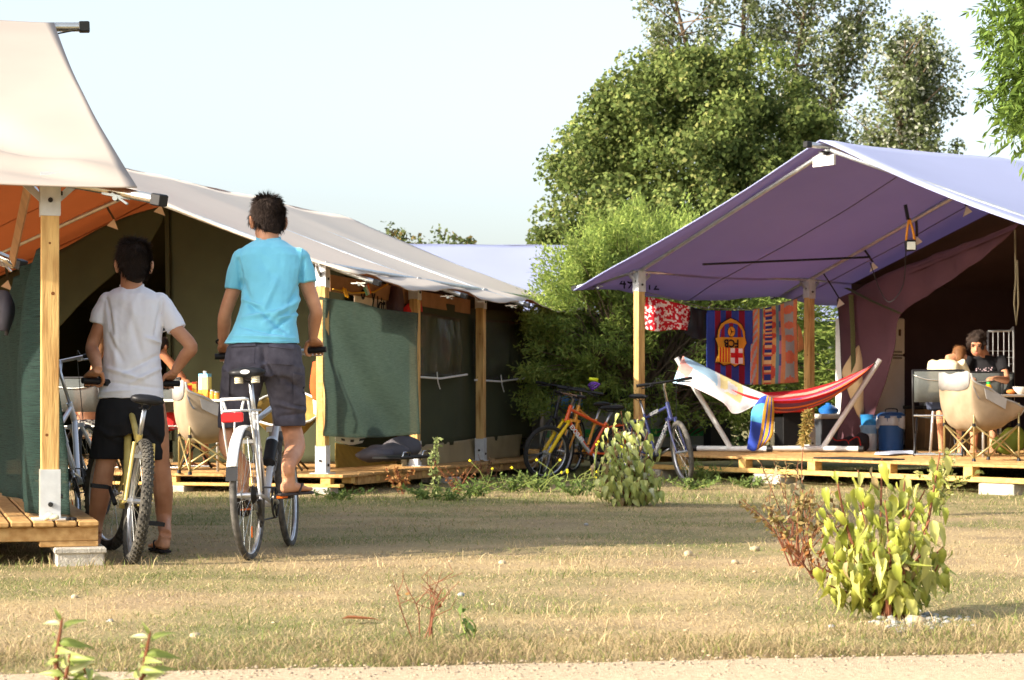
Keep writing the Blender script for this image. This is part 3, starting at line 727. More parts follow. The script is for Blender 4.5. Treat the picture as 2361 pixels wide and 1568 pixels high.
ctrl = [[ld(.02, 1.66, -.03), ld(.5, 1.63), ld(1.4, 1.61), ld(2.8, 1.57), ld(4.8, 1.5)], [ld(.05, 1.3, .0), ld(.5, 1.3, .12), ld(1.4, 1.3, .02), ld(2.8, 1.3, .14), ld(4.8, 1.3)],
        [ld(.06, .8, -.03), ld(.5, .8, .14), ld(1.4, .8, .0), ld(2.8, .8, .16), ld(4.8, .8)], [ld(.1, .24, -.12), ld(.5, .235, .1), ld(1.4, .235, .0), ld(2.8, .235, .12), ld(4.8, .235)]]
g = patch(ctrl, 12, 10); g = [[p+LT.u*(.07*N(p.x*4, p.y*3, p.z*1.3)) for p in r] for r in g]
MB().sheet(g, .004).build('net_panel', NET2, ln, smooth=True)
jk = wall_sheet(None, [[P(-8, 294, 11.6), P(4, 292, 11.5), P(10, 296, 11.5)], [P(-8, 310, 11.5), P(6, 308, 11.4), P(11, 312, 11.5)], [P(-8, 335, 11.5), P(2, 330, 11.4), P(5, 335, 11.5)]], mat('grey_denim', srgb(92, 94, 108), rough=.9), 'jacket', amp=.04, sc=9, th=.02)
tag(jk, 'grey jacket hung on the dark green net', 'jacket')
def left_deck():
    root = thing('wooden_deck', 'timber deck with plank ends facing the camera at far left', 'deck', LT.T(-.24, .17, 0))
    R = Matrix((LT.u, -LT.v, V((0, 0, 1)))).transposed()
    if R.determinant() < 0: R = Matrix((LT.u, LT.v, V((0, 0, 1)))).transposed()
    me = MB().box((0, 0, 0), (.103, 6.4, .03), R, .007).mesh('plank'); me.materials.append(PLANK)
    for k in range(40):
        o = bpy.data.objects.new('plank', me); col.objects.link(o); o.parent = root; KIDS.setdefault(root.name, []).append(o)
        o.location = LT.T(-.24+.056+.112*k, .17-3.2+random.uniform(-.006, .006), LT.d-.015+random.uniform(-.002, .002))-WM[root.name].translation
    for nm, t0, o0, t1, o1, w, h0, h1 in (('front_beam', -.235, .115, 4.3, .115, .05, .119, .192), ('side_beam', -.2, .08, -.2, -6.2, .05, .119, .191), ('bearer', -.17, -.9, 4.3, -.9, .08, .11, .19), ('packing_block', -.235, .09, .06, .09, .1, .089, .118), ('packing_shim', -.25, .08, -.06, .08, .09, .071, .0885)):
        MB().bar(LT.T(t0, o0, (h0+h1)/2), LT.T(t1, o1, (h0+h1)/2), w, h1-h0, bev=.004).build(nm, PLANK, root)
left_deck()
conc_block(LT.T(-.14, .07, 0), (.3, .24, .085), LT, 'grey concrete block with a rim under the cream tent deck', True).name = 'concrete_block'
rag = MB()
for k in range(9): rag.ball(P(52+random.uniform(-6, 6), 518+random.uniform(-3, 1), 10.45), (.02, .02, .014), 8)
rag = link('rag', remesh(rag, .005, 3), mat('cream_rag', srgb(232, 220, 184), rough=.95)); rag.data.polygons.foreach_set('use_smooth', [True]*len(rag.data.polygons)); tag(rag, 'crumpled cream rag at the foot of the cream tent post', 'rag')
for k, x in enumerate((69, 73.5)):
    o = MB().lathe([(.016, 0), (.017, .03), (.012, .034)], P(x, 520, 10.5)-V((0, 0, .02)), 12).build('rubber_foot', BLACKP, smooth=True, auto=40); tag(o, ['left black rubber foot lying on the cream tent deck corner', 'right black rubber foot lying on the cream tent deck corner'][k], 'rubber foot', 'rubber feet on the deck')

# ---- far blue tent between the middle tent and the trees
FT = Frame((.9, 29.5, 0), (.99, .12, 0), (.12, -.99, 0), 3.0, 3.34, 2.25, 2.1, .2)
FTENT = thing('safari_tent', 'distant pale blue tent roof behind the grey tent', 'tent', FT.T(0, -3, 0))
eave_sheet(FTENT, FT, False, BLUE_T, BLUE_U, t0r=-6, t0e=-6, t1=4, over=.45, sag=.05, seed=30)
eave_sheet(FTENT, FT, True, BLUE_T, BLUE_U, t0r=-6, t0e=-6, t1=4, over=.45, sag=.05, seed=33)
PURP = mat('purple_canvas', srgb(112, 72, 108), rough=.9, var=.1)
for x0, x1 in ((470, 546), (557, 566)):
    wall_sheet(FTENT, [[P(x0, 311, 30.3), P(x1, 312, 30.3)], [P(x0, 446, 30.3), P(x1, 446, 30.3)]], PURP, 'side_wall', amp=.05, sc=2)
MB().box(P(551.5, 385, 30.0), (.16, .05, 2.0)).build('window_panel', OLIVED, FTENT)
for x in (571.5,): MB().box(P(x, 378, 29.6), (.14, .1, 2.4)).build('post', WOOD, FTENT)
MB().bar(P(470, 452, 29.5), P(600, 450, 29.5), .1, .14).build('deck_edge', PLANK, FTENT)
# ------------------------------------------------------------------ trees, hedge, shrubs
LEAFM = mat('tree_leaf', (1, 1, 1, 1), rough=.7, var=.15, scale=2, attr=True, transl=.35, spec=.15)
LEAFT = mat('feathery_leaf', (1, 1, 1, 1), rough=.8, var=.15, scale=2, attr=True, transl=.4, spec=.15)
LEAFB = mat('broad_leaf', (1, 1, 1, 1), rough=.42, var=.12, scale=9, attr=True, transl=.3, spec=.45)
BARK = mat('bark', srgb(108, 92, 74), rough=.95, var=.3, scale=14, bump=.5)
TWIG = mat('red_brown_twig', srgb(120, 74, 52), rough=.8, var=.25, scale=20)
def limbs(mb, base, tips, r0, bend=.15):
    for tp in tips:
        a, b = V(base), V(tp); L = (b-a).length
        pts = [a.lerp(b, k/5)+V((random.uniform(-1, 1), random.uniform(-1, 1), random.uniform(-.3, .8)))*L*bend*math.sin(math.pi*k/5)*.4 for k in range(6)]
        mb.tube(pts, [r0*(1-.16*k) for k in range(6)], 6)
def crown_mesh(name, clumps, per, size, palette, parent, shape=1.05, elong=1.4, m=None, fold=.25, down=.0, seed=1, flat=None):
    """clumps: (centre, radius vector); per leaves per clump; palette of (colour, weight)"""
    r = np.random.default_rng(seed); pos = []; nrm = []; colr = []; sz = []
    ws = np.array([w for _, w in palette]); ws = ws/ws.sum(); pc = np.array([c for c, _ in palette])
    for c, rad in clumps:
        n = int(per*r.uniform(.7, 1.3)); d = r.normal(size=(n, 3)); d /= np.linalg.norm(d, axis=1)[:, None]
        rr = r.uniform(0, 1, n)**(1/2.2)*shape; p = np.array(c)+d*rr[:, None]*np.array(rad)
        pos.append(p); nrm.append(d+np.array([0, 0, .5])); sz.append(size*r.uniform(.6, 1.3, n))
        k = r.choice(len(pc), n, p=ws); colr.append(pc[k]*r.uniform(.8, 1.2, (n, 1))*r.uniform(.88, 1.12))
    pos = np.concatenate(pos); nrm = np.concatenate(nrm); sz = np.concatenate(sz); colr = np.concatenate(colr)
    v, f = leaf_cloud(pos, sz, nrm, elong, fold, .7, down)
    vc = np.repeat(np.concatenate([colr, np.ones((len(colr), 1))], 1), 4, 0)
    loc = np.array(WM[parent.name].translation)
    return link(name, raw_mesh(name, v-loc, f, 4, vc), m or LEAFM, parent)
def shell_clumps(c, rad, n, rc, seed, inner=.55, flo=-1.0, noisy=.18):
    r = np.random.default_rng(seed); out = []
    while len(out) < n:
        d = r.normal(size=3); d /= np.linalg.norm(d)
        if d[2] < flo: continue
        k = r.uniform(inner, 1.0); k *= 1+noisy*mnoise.noise(V(d*2.3)+V((seed, 0, 0)))
        p = np.array(c)+d*np.array(rad)*k; q = rc*r.uniform(.7, 1.3)
        out.append((p, (q, q, q*.8)))
    return out
def tree(name, label, base, trunk_h, trunk_r, clumps, per, size, palette, cat='tree', seed=1, nl=14, **k):
    root = thing(name, label, cat, base)
    mb = MB(); b = V(base); top = b+V((0, 0, trunk_h))
    mb.tube([b-V((0, 0, .1)), b.lerp(top, .4)+V((.04, 0, 0)), top], [trunk_r*1.25, trunk_r, trunk_r*.75], 10)
    rr = random.Random(seed); cs_ = rr.sample(clumps, min(nl, len(clumps)))
    limbs(mb, top-V((0, 0, trunk_h*.15)), [V(c[0]) for c in cs_], trunk_r*.4)
    mb.build('trunk', BARK, root, smooth=True)
    crown_mesh('crown', clumps, per, size, palette, root, seed=seed, **k)
    return root
# broad lime tree: dome with pale bract sprays
Zl = 35.0; cl = P(668, 190, Zl)
LIME = [((.15, .20, .05), 4), ((.105, .15, .04), 3), ((.20, .245, .065), 3), ((.30, .315, .10), 1.2)]
cz = cl.z
lc = []
rr_ = np.random.default_rng(5)
while len(lc) < 420:                             # a dome that leans into the taller trees at right
    a = rr_.uniform(-1, 1, 3); L = np.linalg.norm(a)
    if L > 1 or L < .35: continue
    x = a[0]; z = a[2]
    p = np.array([cl.x+.42+a[0]*2.6, Zl+a[1]*2.2, 3.9+a[2]*3.3])
    lim = 4.9+2.5*math.sin(min(1, max(0, (x+1)/1.25))*math.pi/2)
    if p[2] > lim-.1*rr_.uniform(0, 3): continue
    q = rr_.uniform(.28, .5); lc.append((p, (q, q, q*.85)))
tree('lime_tree', 'dense dome shaped broadleaf tree behind the feathery bush', (cl.x+.2, Zl, 0), 2.0, .2, lc, 300, .072, LIME, seed=5, elong=1.15)
# tall silver poplars, open crowns with pale leaf backs
POP = [((.16, .195, .08), 4), ((.22, .255, .11), 3), ((.52, .54, .44), 2.4), ((.09, .12, .04), 2)]
def poplar(label, stems, Z, seed, per=90, rc=.36, base=None, dens=7):
    r = np.random.default_rng(seed); cl_ = []; mb = MB()
    for pts, wid in stems:
        ps = catmull([P(x, y, Z+r.uniform(-.8, .8)) for x, y in pts], 8)
        mb.tube(ps, [.11*(1-.8*i/(len(ps)-1)) for i in range(len(ps))], 6)
        for i, p in enumerate(ps[4:]):
            w = wid*Z/F*(1-.45*(i/len(ps)))
            for _ in range(dens):
                d = r.normal(size=3)*np.array([w*.5, w*.5, .3]); d[2] += abs(d[0])*.35
                q = rc*r.uniform(.6, 1.2); cl_.append((np.array(p)+d, (q, q, q*1.15)))
                if r.uniform() < .35: mb.tube([p-V((0, 0, .35)), V(np.array(p)+d)], [.022, .008], 4)
    root = thing('poplar_tree', label, 'tree', base or V((ps[0].x, Z, 0)))
    mb.build('trunk', BARK, root, smooth=True)
    crown_mesh('crown', cl_, per, .075, POP, root, seed=seed, elong=1.3)
poplar('tall silver leaved poplar rising above the dome shaped tree', [(((740, 420), (730, 250), (705, 120), (680, 20), (660, -70)), 62), (((742, 420), (742, 240), (742, 110), (744, 0), (746, -90)), 80), (((745, 420), (765, 240), (786, 130), (800, 40), (812, -40)), 70), (((750, 380), (780, 250), (812, 170), (834, 90), (852, 10)), 42)], 47, 11, per=60, rc=.34, dens=6)
poplar('slender silver leaved poplar standing apart at right behind the blue roof', [(((890, 420), (888, 260), (890, 180), (903, 100), (905, 40)), 46), (((892, 420), (900, 260), (915, 170), (925, 110), (926, 60)), 40), (((888, 420), (878, 260), (872, 200), (880, 150)), 34)], 46, 13, per=60, rc=.32, dens=6)
# feathery tamarisk
Zt = 27.0; tc_ = P(635, 330, Zt)
TAM = [((.30, .39, .085), 4), ((.20, .28, .065), 3), ((.40, .47, .12), 2)]
def tamarisk():
    root = thing('tamarisk_bush', 'feathery bright green bush between the grey and blue tents', 'bush', (tc_.x, Zt, 0))
    r = np.random.default_rng(21); mb = MB(); Vs = []; Cs = []
    pc = np.array([c for c, _ in TAM]); ws = np.array([w for _, w in TAM]); ws = ws/ws.sum()
    for k in range(620):
        a = r.uniform(-1, 1); el = r.uniform(.0, 1)
        # plume tips inside an uneven mound
        xt = tc_.x+.2+a*(1.6 if a < 0 else 2.9)*math.cos(el*1.0); top = .65+2.4*math.sin(el*math.pi/2)*(1-.25*abs(a))+.3*r.normal()*.5
        yt = Zt+r.uniform(-1.3, .9)-1.7*max(0, -a); xt = xt*yt/Zt-.12; b0 = V((tc_.x+r.uniform(-.5, .5), Zt+r.uniform(-.4, .4), .1+.5*r.uniform()))
        tip = V((xt, yt, max(.5, top if k % 5 else top*r.uniform(.4, 1)))); mid = b0.lerp(tip, .55)+V((0, 0, .35))
        pts = catmull([b0, mid, tip], 6)
        mb.tube(pts, [.014*(1-.8*i/12) for i in range(13)], 4, caps=False)
        d0 = (pts[-1]-pts[-3]).normalized(); n = 150; L = r.uniform(.55, .95)
        t = r.uniform(0, 1, n); ax = np.array(d0); c0 = np.array(tip)-ax*L*.5
        base = c0+ax*(t*L)[:, None]+r.normal(size=(n, 3))*.05
        dr = ax*.8+r.normal(size=(n, 3))*.55; dr /= np.linalg.norm(dr, axis=1)[:, None]
        ln = r.uniform(.06, .17, n)*(1.15-t*.6); sd = np.cross(dr, r.normal(size=(n, 3))); sd /= np.linalg.norm(sd, axis=1)[:, None]
        w = .0105; tipv = base+dr*ln[:, None]; midv = base+dr*(ln*.5)[:, None]
        Vs.append(np.stack([base, midv+sd*w, tipv, midv-sd*w], 1).reshape(-1, 3))
        cc = pc[r.choice(3, n, p=ws)]*r.uniform(.75, 1.2)
        Cs.append(np.repeat(np.concatenate([cc, np.ones((n, 1))], 1), 4, 0))
    v = np.concatenate(Vs); me = raw_mesh('crown', v-np.array(WM[root.name].translation), np.arange(len(v), dtype=np.int32), 4, np.concatenate(Cs))
    mb.build('trunk', BARK, root); link('crown', me, LEAFT, root)
tamarisk()
# dark hedge closing the pitch behind
HEDGE = [((.05, .085, .03), 4), ((.08, .12, .04), 3), ((.13, .17, .07), 1)]
hc = []
rr_ = np.random.default_rng(9)
for k in range(330):
    x = rr_.uniform(.2, 12); q = rr_.uniform(.25, .42); hc.append((np.array([x, 30.6+rr_.uniform(-.5, .5)+.12*x, rr_.uniform(.1, 2.1+.35*math.sin(x*1.7))]), (q, q, q)))
tree('leafy_hedge', 'dark leafy hedge growing behind the blue tent and trailer', (4.5, 31, 0), 1.0, .08, hc, 85, .085, HEDGE, cat='hedge', seed=9, nl=30, elong=1.2)
# far orange-tinted trees over the grey roof
FAR = [((.12, .15, .05), 3), ((.20, .15, .05), 2), ((.08, .11, .04), 2)]
for k, (x, y, w, lab) in enumerate(((392, 236, 1.5, 'distant olive green treetop showing above the grey roof'), (425, 240, 1.6, 'distant russet tinted treetop right of the olive green one'), (470, 244, .35, 'tiny distant tree tip poking over the far blue roof'))):
    c = P(x, y, 60); tree('distant_tree', lab, (c.x, 60, 0), 3.5, .18, shell_clumps((c.x, 60, c.z-w*.7), (w, 1.4, w*.95), 60 if w > 1 else 12, .34 if w > 1 else .16, 40+k, inner=.3), 34, .12, FAR, seed=40+k, nl=8, elong=1.2)
# ash tree whose branches hang into the top right corner
ASH = [((.14, .22, .04), 3), ((.20, .29, .055), 3), ((.09, .15, .03), 2)]
def ash():
    Z = 15.0; root = thing('ash_tree', 'bright green pinnate branches hanging in at the top right corner', 'tree', (6.2, Z, 0)); r = np.random.default_rng(31)
    mb = MB(); mb.tube([V((6.2, Z, -.1)), V((6.1, Z, 1.5)), V((6.0, Z, 3.4))], [.2, .16, .11], 10)
    pos = []; dirs = []; fr = []
    for k in range(260):
        x = r.uniform(1008, 1160); y = r.uniform(-60, 124)
        lim = 1010+max(0, (abs(y-45)-28))*.30+(14 if 60 < y < 78 else 0)
        if x < lim: continue
        if x > 1050 and r.uniform() < .3: continue
        c = P(x, y, Z+r.uniform(-.7, .7))
        mb.tube([V((6.0, Z, 3.3)), V((6.0, Z, 3.3)).lerp(c, .6)+V((0, 0, .25)), c], [.028, .012, .004], 4, caps=False)
        for q in range(11):                       # pinnate leaves of paired leaflets
            d = r.normal(size=3)*.7+np.array([-.5, 0, -.55]); d /= np.linalg.norm(d); s = np.cross(d, r.normal(size=3)); s /= np.linalg.norm(s)
            b = np.array(c)+r.normal(size=3)*.11; L = r.uniform(.14, .22)
            for m_ in range(1, 6):
                for sg in (-1, 1): pos.append(b+d*L*m_/5); dirs.append(s*sg*.8+d*.7+np.array([0, 0, -.15]))
            pos.append(b+d*L); dirs.append(d)
    pos = np.array(pos); dr = np.array(dirs); dr /= np.linalg.norm(dr, axis=1)[:, None]; n = len(pos)
    sd = np.cross(dr, r.normal(size=(n, 3))*.4+np.array([0, 0, 1])); sd /= np.linalg.norm(sd, axis=1)[:, None]
    L = r.uniform(.06, .09, n)[:, None]; w = .0125
    v = np.stack([pos, pos+dr*L*.45+sd*w, pos+dr*L, pos+dr*L*.45-sd*w], 1).reshape(-1, 3)
    pc = np.array([c for c, _ in ASH]); cc = pc[r.choice(3, n)]*r.uniform(.85, 1.15, (n, 1))
    vc = np.repeat(np.concatenate([cc, np.ones((n, 1))], 1), 4, 0)
    mb.build('trunk', BARK, root); link('crown', raw_mesh('crown', v-np.array(WM[root.name].translation), np.arange(len(v), dtype=np.int32), 4, vc), LEAFM, root)
ash()
# ------------------------------------------------------------------ shrubs, weeds, stones
def leaf_mesh(L, W, curl, colr, seed, tooth=0.0, nseg=6):
    r = random.Random(seed); g = []
    for i in range(nseg+1):
        t = i/nseg; w = W*math.sin(math.pi*min(.985, t**.58*.965+.02))**(.75 if t < .3 else 1.05)
        if tooth: w *= 1+tooth*(1 if i % 2 else -1)
        z = -curl*t*t*L; row = []
        for k in (-1, -.5, 0, .5, 1):
            row.append(V((k*w*.5, t*L*(1-.25*curl*t), z+.22*abs(k)*w*(1 if curl < .9 else -1)+.06*W*math.sin(7*t+seed))))
        g.append(row)
    me = MB().sheet(g).mesh('leaf'); at = me.color_attributes.new('Col', 'FLOAT_COLOR', 'POINT')
    a = np.ones((len(me.vertices), 4), np.float32)
    for i in range(len(me.vertices)):
        k = i % 5; f = 1.15 if k == 2 else (.92+.12*r.random()); a[i, :3] = np.array(colr)*f
    at.data.foreach_set('color', a.ravel()); me.polygons.foreach_set('use_smooth', [True]*len(me.polygons)); me.materials.append(LEAFB); return me
def leafy_shrub(name, label, base, tips, metas, per_stem, root_r, spread, seed, start=.35, scale=1.0, droop=.9, extra_every=1):
    jv, jf, jc, jn = [], [], [], 0
    r = random.Random(seed); base = V(base); root = thing(name, label, 'shrub', base); mb = MB(); n = 0
    for tp in tips:
        a = base+V((r.uniform(-1, 1)*root_r, r.uniform(-1, 1)*root_r, -.02)); tp = V(tp)
        mid = a.lerp(tp, .5)+V((r.uniform(-.04, .04), r.uniform(-.04, .04), .03))
        pts = catmull([a, mid, tp], 6); mb.tube(pts, [.0095*scale*(1-.7*i/12) for i in range(13)], 5)
        for k in range(per_stem):
            t = start+(1-start)*(k+r.random())/per_stem; i = min(11, int(t*12)); p = pts[i].lerp(pts[i+1], t*12-i if t < 1 else 1)
            ang = k*2.4+r.uniform(-.6, .6); out = V((math.cos(ang), math.sin(ang), 0)); p = p+out*spread*r.uniform(.0, 1)
            me = r.choices([m for m, _ in metas], [w for _, w in metas])[0]
            d = (out*(1-droop*.75)*r.uniform(.6, 2.4)+V((0, 0, r.uniform(-1.15, -.35)*droop+(1-droop)*.8))+V((r.uniform(-.25, .25), r.uniform(-.25, .25), 0))).normalized()
            nr = (out+V((-.35, -.5, .5))+V((r.uniform(-.5, .5), r.uniform(-.5, .5), 0))); x = d.cross(nr)
            if x.length < .05: x = d.cross(V((1, 0, 0)))
            x.normalize(); z = x.cross(d); s = r.uniform(.55, 1.2)*scale
            M = Matrix.Translation(p-base) @ Matrix((x*s, d*s, z*s)).transposed().to_4x4()
            n += 1
            if n % extra_every == 0 and extra_every > 1 or extra_every == 1:
                o = bpy.data.objects.new('leaf', me); col.objects.link(o); o.parent = root; o.matrix_local = M
                KIDS.setdefault(root.name, []).append(o)
            else:
                mv = np.array([list(M @ v.co) for v in me.vertices], np.float32); jf.append(np.array([list(p_.vertices) for p_ in me.polygons], np.int32)+jn); jv.append(mv); jn += len(mv)
                a_ = np.zeros(len(mv)*4, np.float32); me.color_attributes['Col'].data.foreach_get('color', a_); jc.append(a_.reshape(-1, 4))
    if jv:
        jo = link('foliage', raw_mesh('foliage', np.concatenate(jv), np.concatenate(jf).ravel(), 4, np.concatenate(jc)), LEAFB, root, smooth=True); jo['kind'] = 'stuff'
    mb.build('stem', TWIG, root); return root
YG = [((.46, .47, .08), 1.1), ((.34, .38, .06), .8), ((.55, .54, .16), .5), ((.24, .28, .06), 1.2), ((.36, .27, .13), .6), ((.42, .45, .09), 1.5)]
big = [(leaf_mesh((.095, .08, .105, .066, .085, .09)[k], (.040, .034, .042, .03, .03, .036)[k], c, colr, k, .07, 8), w) for k, ((colr, c), w) in enumerate(zip(YG, (4, 3.5, 2.4, 2, .8, 2)))]
Zb = 7.9; bb = P(893, 617, Zb); bb.z = 0
tips = [P(882, 458, Zb), P(940, 452, Zb-.05), P(835, 470, Zb), P(818, 505, Zb), P(858, 470, Zb), P(905, 475, Zb+.1), P(925, 490, Zb), P(945, 545, Zb+.05), P(930, 520, Zb-.1), P(822, 535, Zb-.1), P(838, 560, Zb-.12), P(860, 505, Zb-.15), P(885, 500, Zb-.15), P(905, 515, Zb-.2), P(870, 540, Zb-.22), P(895, 545, Zb-.24), P(920, 555, Zb-.18), P(845, 520, Zb+.1), P(910, 495, Zb+.2), P(855, 560, Zb-.2), P(885, 565, Zb-.22), P(938, 565, Zb-.05), P(815, 565, Zb-.05), P(828, 585, Zb-.1)]
leafy_shrub('broadleaf_shrub', 'yellow green shrub with large drooping leaves at right foreground', bb, tips, big, 24, .05, .065, 3, start=.2, scale=.97, droop=1.05, extra_every=2)
mid = [(leaf_mesh(.085, .046, c, colr, 20+k, .03), w) for k, ((colr, c), w) in enumerate(zip([((.44, .47, .13), .7), ((.34, .40, .11), .8), ((.54, .56, .20), .6), ((.48, .50, .32), .7), ((.38, .27, .13), .9)], (4, 4, 3, 1.2, .5)))]
Zm = 16.4; mbase = P(628, 505, Zm); mbase.z = 0
tips = [P(x, y, Zm+dz) for x, y, dz in ((621, 411, 0), (640, 415, .05), (604, 440, 0), (612, 425, -.05), (632, 428, -.1), (648, 432, 0), (656, 448, .05), (600, 462, -.05), (612, 455, -.15), (628, 450, -.2), (644, 458, -.15), (655, 470, -.05), (606, 478, -.12), (622, 475, -.22), (638, 480, -.22), (650, 486, -.12), (630, 465, .2), (594, 472, 0), (662, 474, 0), (596, 490, -.05), (660, 490, -.05))]
leafy_shrub('broadleaf_shrub', 'rounded grey green shrub standing in front of the parked bicycles', mbase, tips, mid, 27, .05, .09, 5, start=.2, extra_every=2)
def weed(name, label, base, h, n, palette, size, seed, spread=.25, stemc=None, cat='weed', elong=1.8, leaves=14, lo=.2, vary=.5, group=None):
    r = random.Random(seed); nr = np.random.default_rng(seed); root = thing(name, label, cat, base, group=group); mb = MB(); pos = []; b = V(base)
    for k in range(n):
        tp = b+V((r.gauss(0, spread), r.gauss(0, spread*.6), h*r.uniform(1-vary, 1))); pts = catmull([b+V((r.gauss(0, .02), r.gauss(0, .02), -.01)), b.lerp(tp, .5)+V((r.gauss(0, .02), 0, h*.06)), tp], 5)
        mb.tube(pts, [(.004 if name != 'dead_twig' else .0026)*(1-.6*i/10) for i in range(11)], 4, caps=False)
        if name == 'dead_twig':
            for q in (4, 6, 8):
                mb.tube([pts[q], pts[q]+V((r.gauss(0, .025), r.gauss(0, .02), .035)), pts[q]+V((r.gauss(0, .05), r.gauss(0, .03), .08))], [.002, .0015, .0008], 4, caps=False)
        for q in range(leaves):
            t = lo+(1-lo)*r.random(); i = min(9, int(t*10)); pos.append(pts[i].lerp(pts[i+1], t*10-i)+V((r.gauss(0, .3), r.gauss(0, .3), r.gauss(0, .3)))*size)
    mb.build('stem', stemc or TWIG, root)
    if not pos: return root
    pos = np.array([list(p) for p in pos]); m = len(pos)
    v, f = leaf_cloud(pos, size*nr.uniform(.5, 1.2, m), None, elong, .3); pc = np.array(palette); cc = pc[nr.choice(len(pc), m)]*nr.uniform(.8, 1.2, (m, 1))
    link('foliage', raw_mesh('foliage', v-np.array(b), f, 4, np.repeat(np.concatenate([cc, np.ones((m, 1))], 1), 4, 0)), LEAFM, root); return root
RUST = [(.36, .16, .05), (.28, .10, .035), (.40, .22, .08)]
BRN = [(.32, .24, .09), (.36, .27, .11), (.24, .15, .06), (.27, .24, .08)]
GRN = [(.16, .24, .06), (.22, .30, .09), (.11, .17, .05)]
GREENSTEM = mat('green_stem', srgb(128, 140, 70), rough=.8)
def gp(x, y): p = onflat(x, y, 0); return p
weed('dry_shrub', 'russet dry bush with small curled leaves left of the yellow green shrub', gp(798, 566), .42, 16, BRN, .022, 1, spread=.15, leaves=26, lo=.4)
weed('dry_shrub', 'low rusty red shoots under the left of the yellow green shrub', gp(818, 578), .22, 9, RUST, .022, 2, spread=.12, leaves=14)
weed('dry_shrub', 'tall withered stems with hanging grey brown leaves beside the russet bush', gp(786, 552), .52, 6, [(.30, .27, .16), (.20, .18, .10), (.34, .29, .18)], .035, 6, spread=.09, leaves=8, lo=.3)
weed('dry_tamarisk', 'golden dry feathery sprig in front of the hammock', gp(808, 545), .78, 1, [(.52, .36, .12), (.44, .29, .09), (.34, .30, .08)], .012, 4, spread=.02, leaves=420, lo=.72, elong=3.5, vary=.02, cat='shrub')
weed('dry_tamarisk', 'pale thin twigs rising left of the golden sprig', gp(792, 540), .5, 5, [(.52, .40, .18), (.44, .32, .14)], .010, 5, spread=.10, leaves=44, lo=.4, elong=4, vary=.2, cat='shrub')
weed('variegated_shrub', 'cream edged shrub standing against the blue tent deck', gp(937, 515), .52, 15, [(.46, .42, .14), (.34, .36, .10), (.55, .50, .24)], .028, 7, spread=.13, leaves=24, cat='shrub', lo=.15, stemc=GREENSTEM)
weed('rust_weed', 'rust red weed in front of the grey tent deck corner', gp(402, 494), .30, 7, RUST, .03, 8, spread=.10, leaves=14)
weed('tall_weed', 'tall pale green weed spike before the grey tent deck', gp(437, 497), .55, 2, [(.34, .38, .16), (.26, .32, .12)], .026, 9, spread=.02, leaves=60, lo=.05, stemc=GREENSTEM, vary=.15)
weed('rust_weed', 'rust red upright stems right of the tall weed spike', gp(459, 494), .32, 12, RUST, .018, 10, spread=.14, leaves=8)
weed('brown_weed', 'brown seeding weed by the third post of the grey tent', gp(488, 487), .34, 6, [(.28, .18, .09), (.22, .15, .08)], .03, 11, spread=.08, leaves=12)
for k, (x, y, h, lab) in enumerate(((425, 500, .13, 'low leafy weed at the foot of the tall weed spike'), (478, 497, .16, 'low green weed left of the yellow flowers'), (510, 493, .2, 'green weed clump under the far end of the grey deck'), (540, 492, .18, 'green weed clump left of the orange bicycle wheel'), (575, 495, .16, 'green weed clump below the orange bicycle'), (705, 482, .24, 'grassy green tuft right of the blue bicycle wheel'), (690, 490, .12, 'low green weed below the blue bicycle wheel'), (750, 488, .12, 'low green weed below the blue tent deck'), (452, 501, .1, 'tiny green weed in front of the rust red stems'), (340, 500, .1, 'low green weed at the near corner of the grey deck'))):
    weed('green_weed', lab, gp(x, y), h, 16, GRN, .022 if k != 5 else .014, 60+k, spread=.16, leaves=12, lo=.1, stemc=GREENSTEM, elong=2.4 if k != 5 else 6)
YEL = mat('yellow_petal', srgb(240, 214, 40), rough=.6)
for k, (x, y, lab) in enumerate(((568, 493, 'yellow flowered stalks under the orange bicycle'), (592, 492, 'yellow flowered stalks left of the grey green shrub'), (538, 495, 'yellow flowered stalks left of the orange bicycle wheel'), (490, 492, 'single yellow flower stalk near the third tent post'))):
    b = gp(x, y); root = thing('flower_stalk', lab, 'flowers', b, group='yellow wild flowers'); mb = MB(); r = random.Random(k)
    for q in range(5 if k < 3 else 2):
        tp = b+V((r.gauss(0, .22), r.gauss(0, .1), r.uniform(.15, .5 if k == 1 else .32))); mb.tube([b+V((r.gauss(0, .05), 0, 0)), b.lerp(tp, .5)+V((0, 0, .05)), tp], .003, 4)
        fl = MB()
        for a in range(4): fl.ball(tp+V((math.cos(a*1.57)*.007, -.003, math.sin(a*1.57)*.007)), (.007, .003, .007), 6)
        fl.build('flower', YEL, root)
    mb.build('stem', GREENSTEM, root)
# foreground sprigs, twig, fallen leaf
fgl = [(leaf_mesh(.062, .017, c, colr, 50+k), w) for k, ((colr, c), w) in enumerate(zip([((.30, .36, .09), .5), ((.22, .28, .06), .7), ((.42, .44, .20), .4), ((.40, .32, .10), .6)], (4, 3, 2, 1)))]
for lab, tips in (('blurred leafy sprig at the bottom left corner close to the camera', [P(62, 618, 4.8), P(70, 655, 4.75), P(84, 668, 4.8), P(52, 660, 4.85)]), ('blurred leafy sprig right of the corner sprig', [P(150, 632, 4.8), P(140, 668, 4.8)])):
    b = V((tips[0].x+.01, 4.85, 0)); leafy_shrub('leafy_sprig', lab, b, tips, fgl, 11, .015, .014, 9, start=.58, scale=1.05, droop=.35)
weed('dead_twig', 'bare brown branching twig stuck in the lawn', gp(424, 641), .29, 7, RUST, .012, 14, spread=.05, leaves=1, lo=.7, cat='twig')
weed('green_weed', 'small grey green weed right of the bare twig', gp(463, 640), .1, 3, GRN, .02, 15, spread=.02, leaves=6, stemc=GREENSTEM)
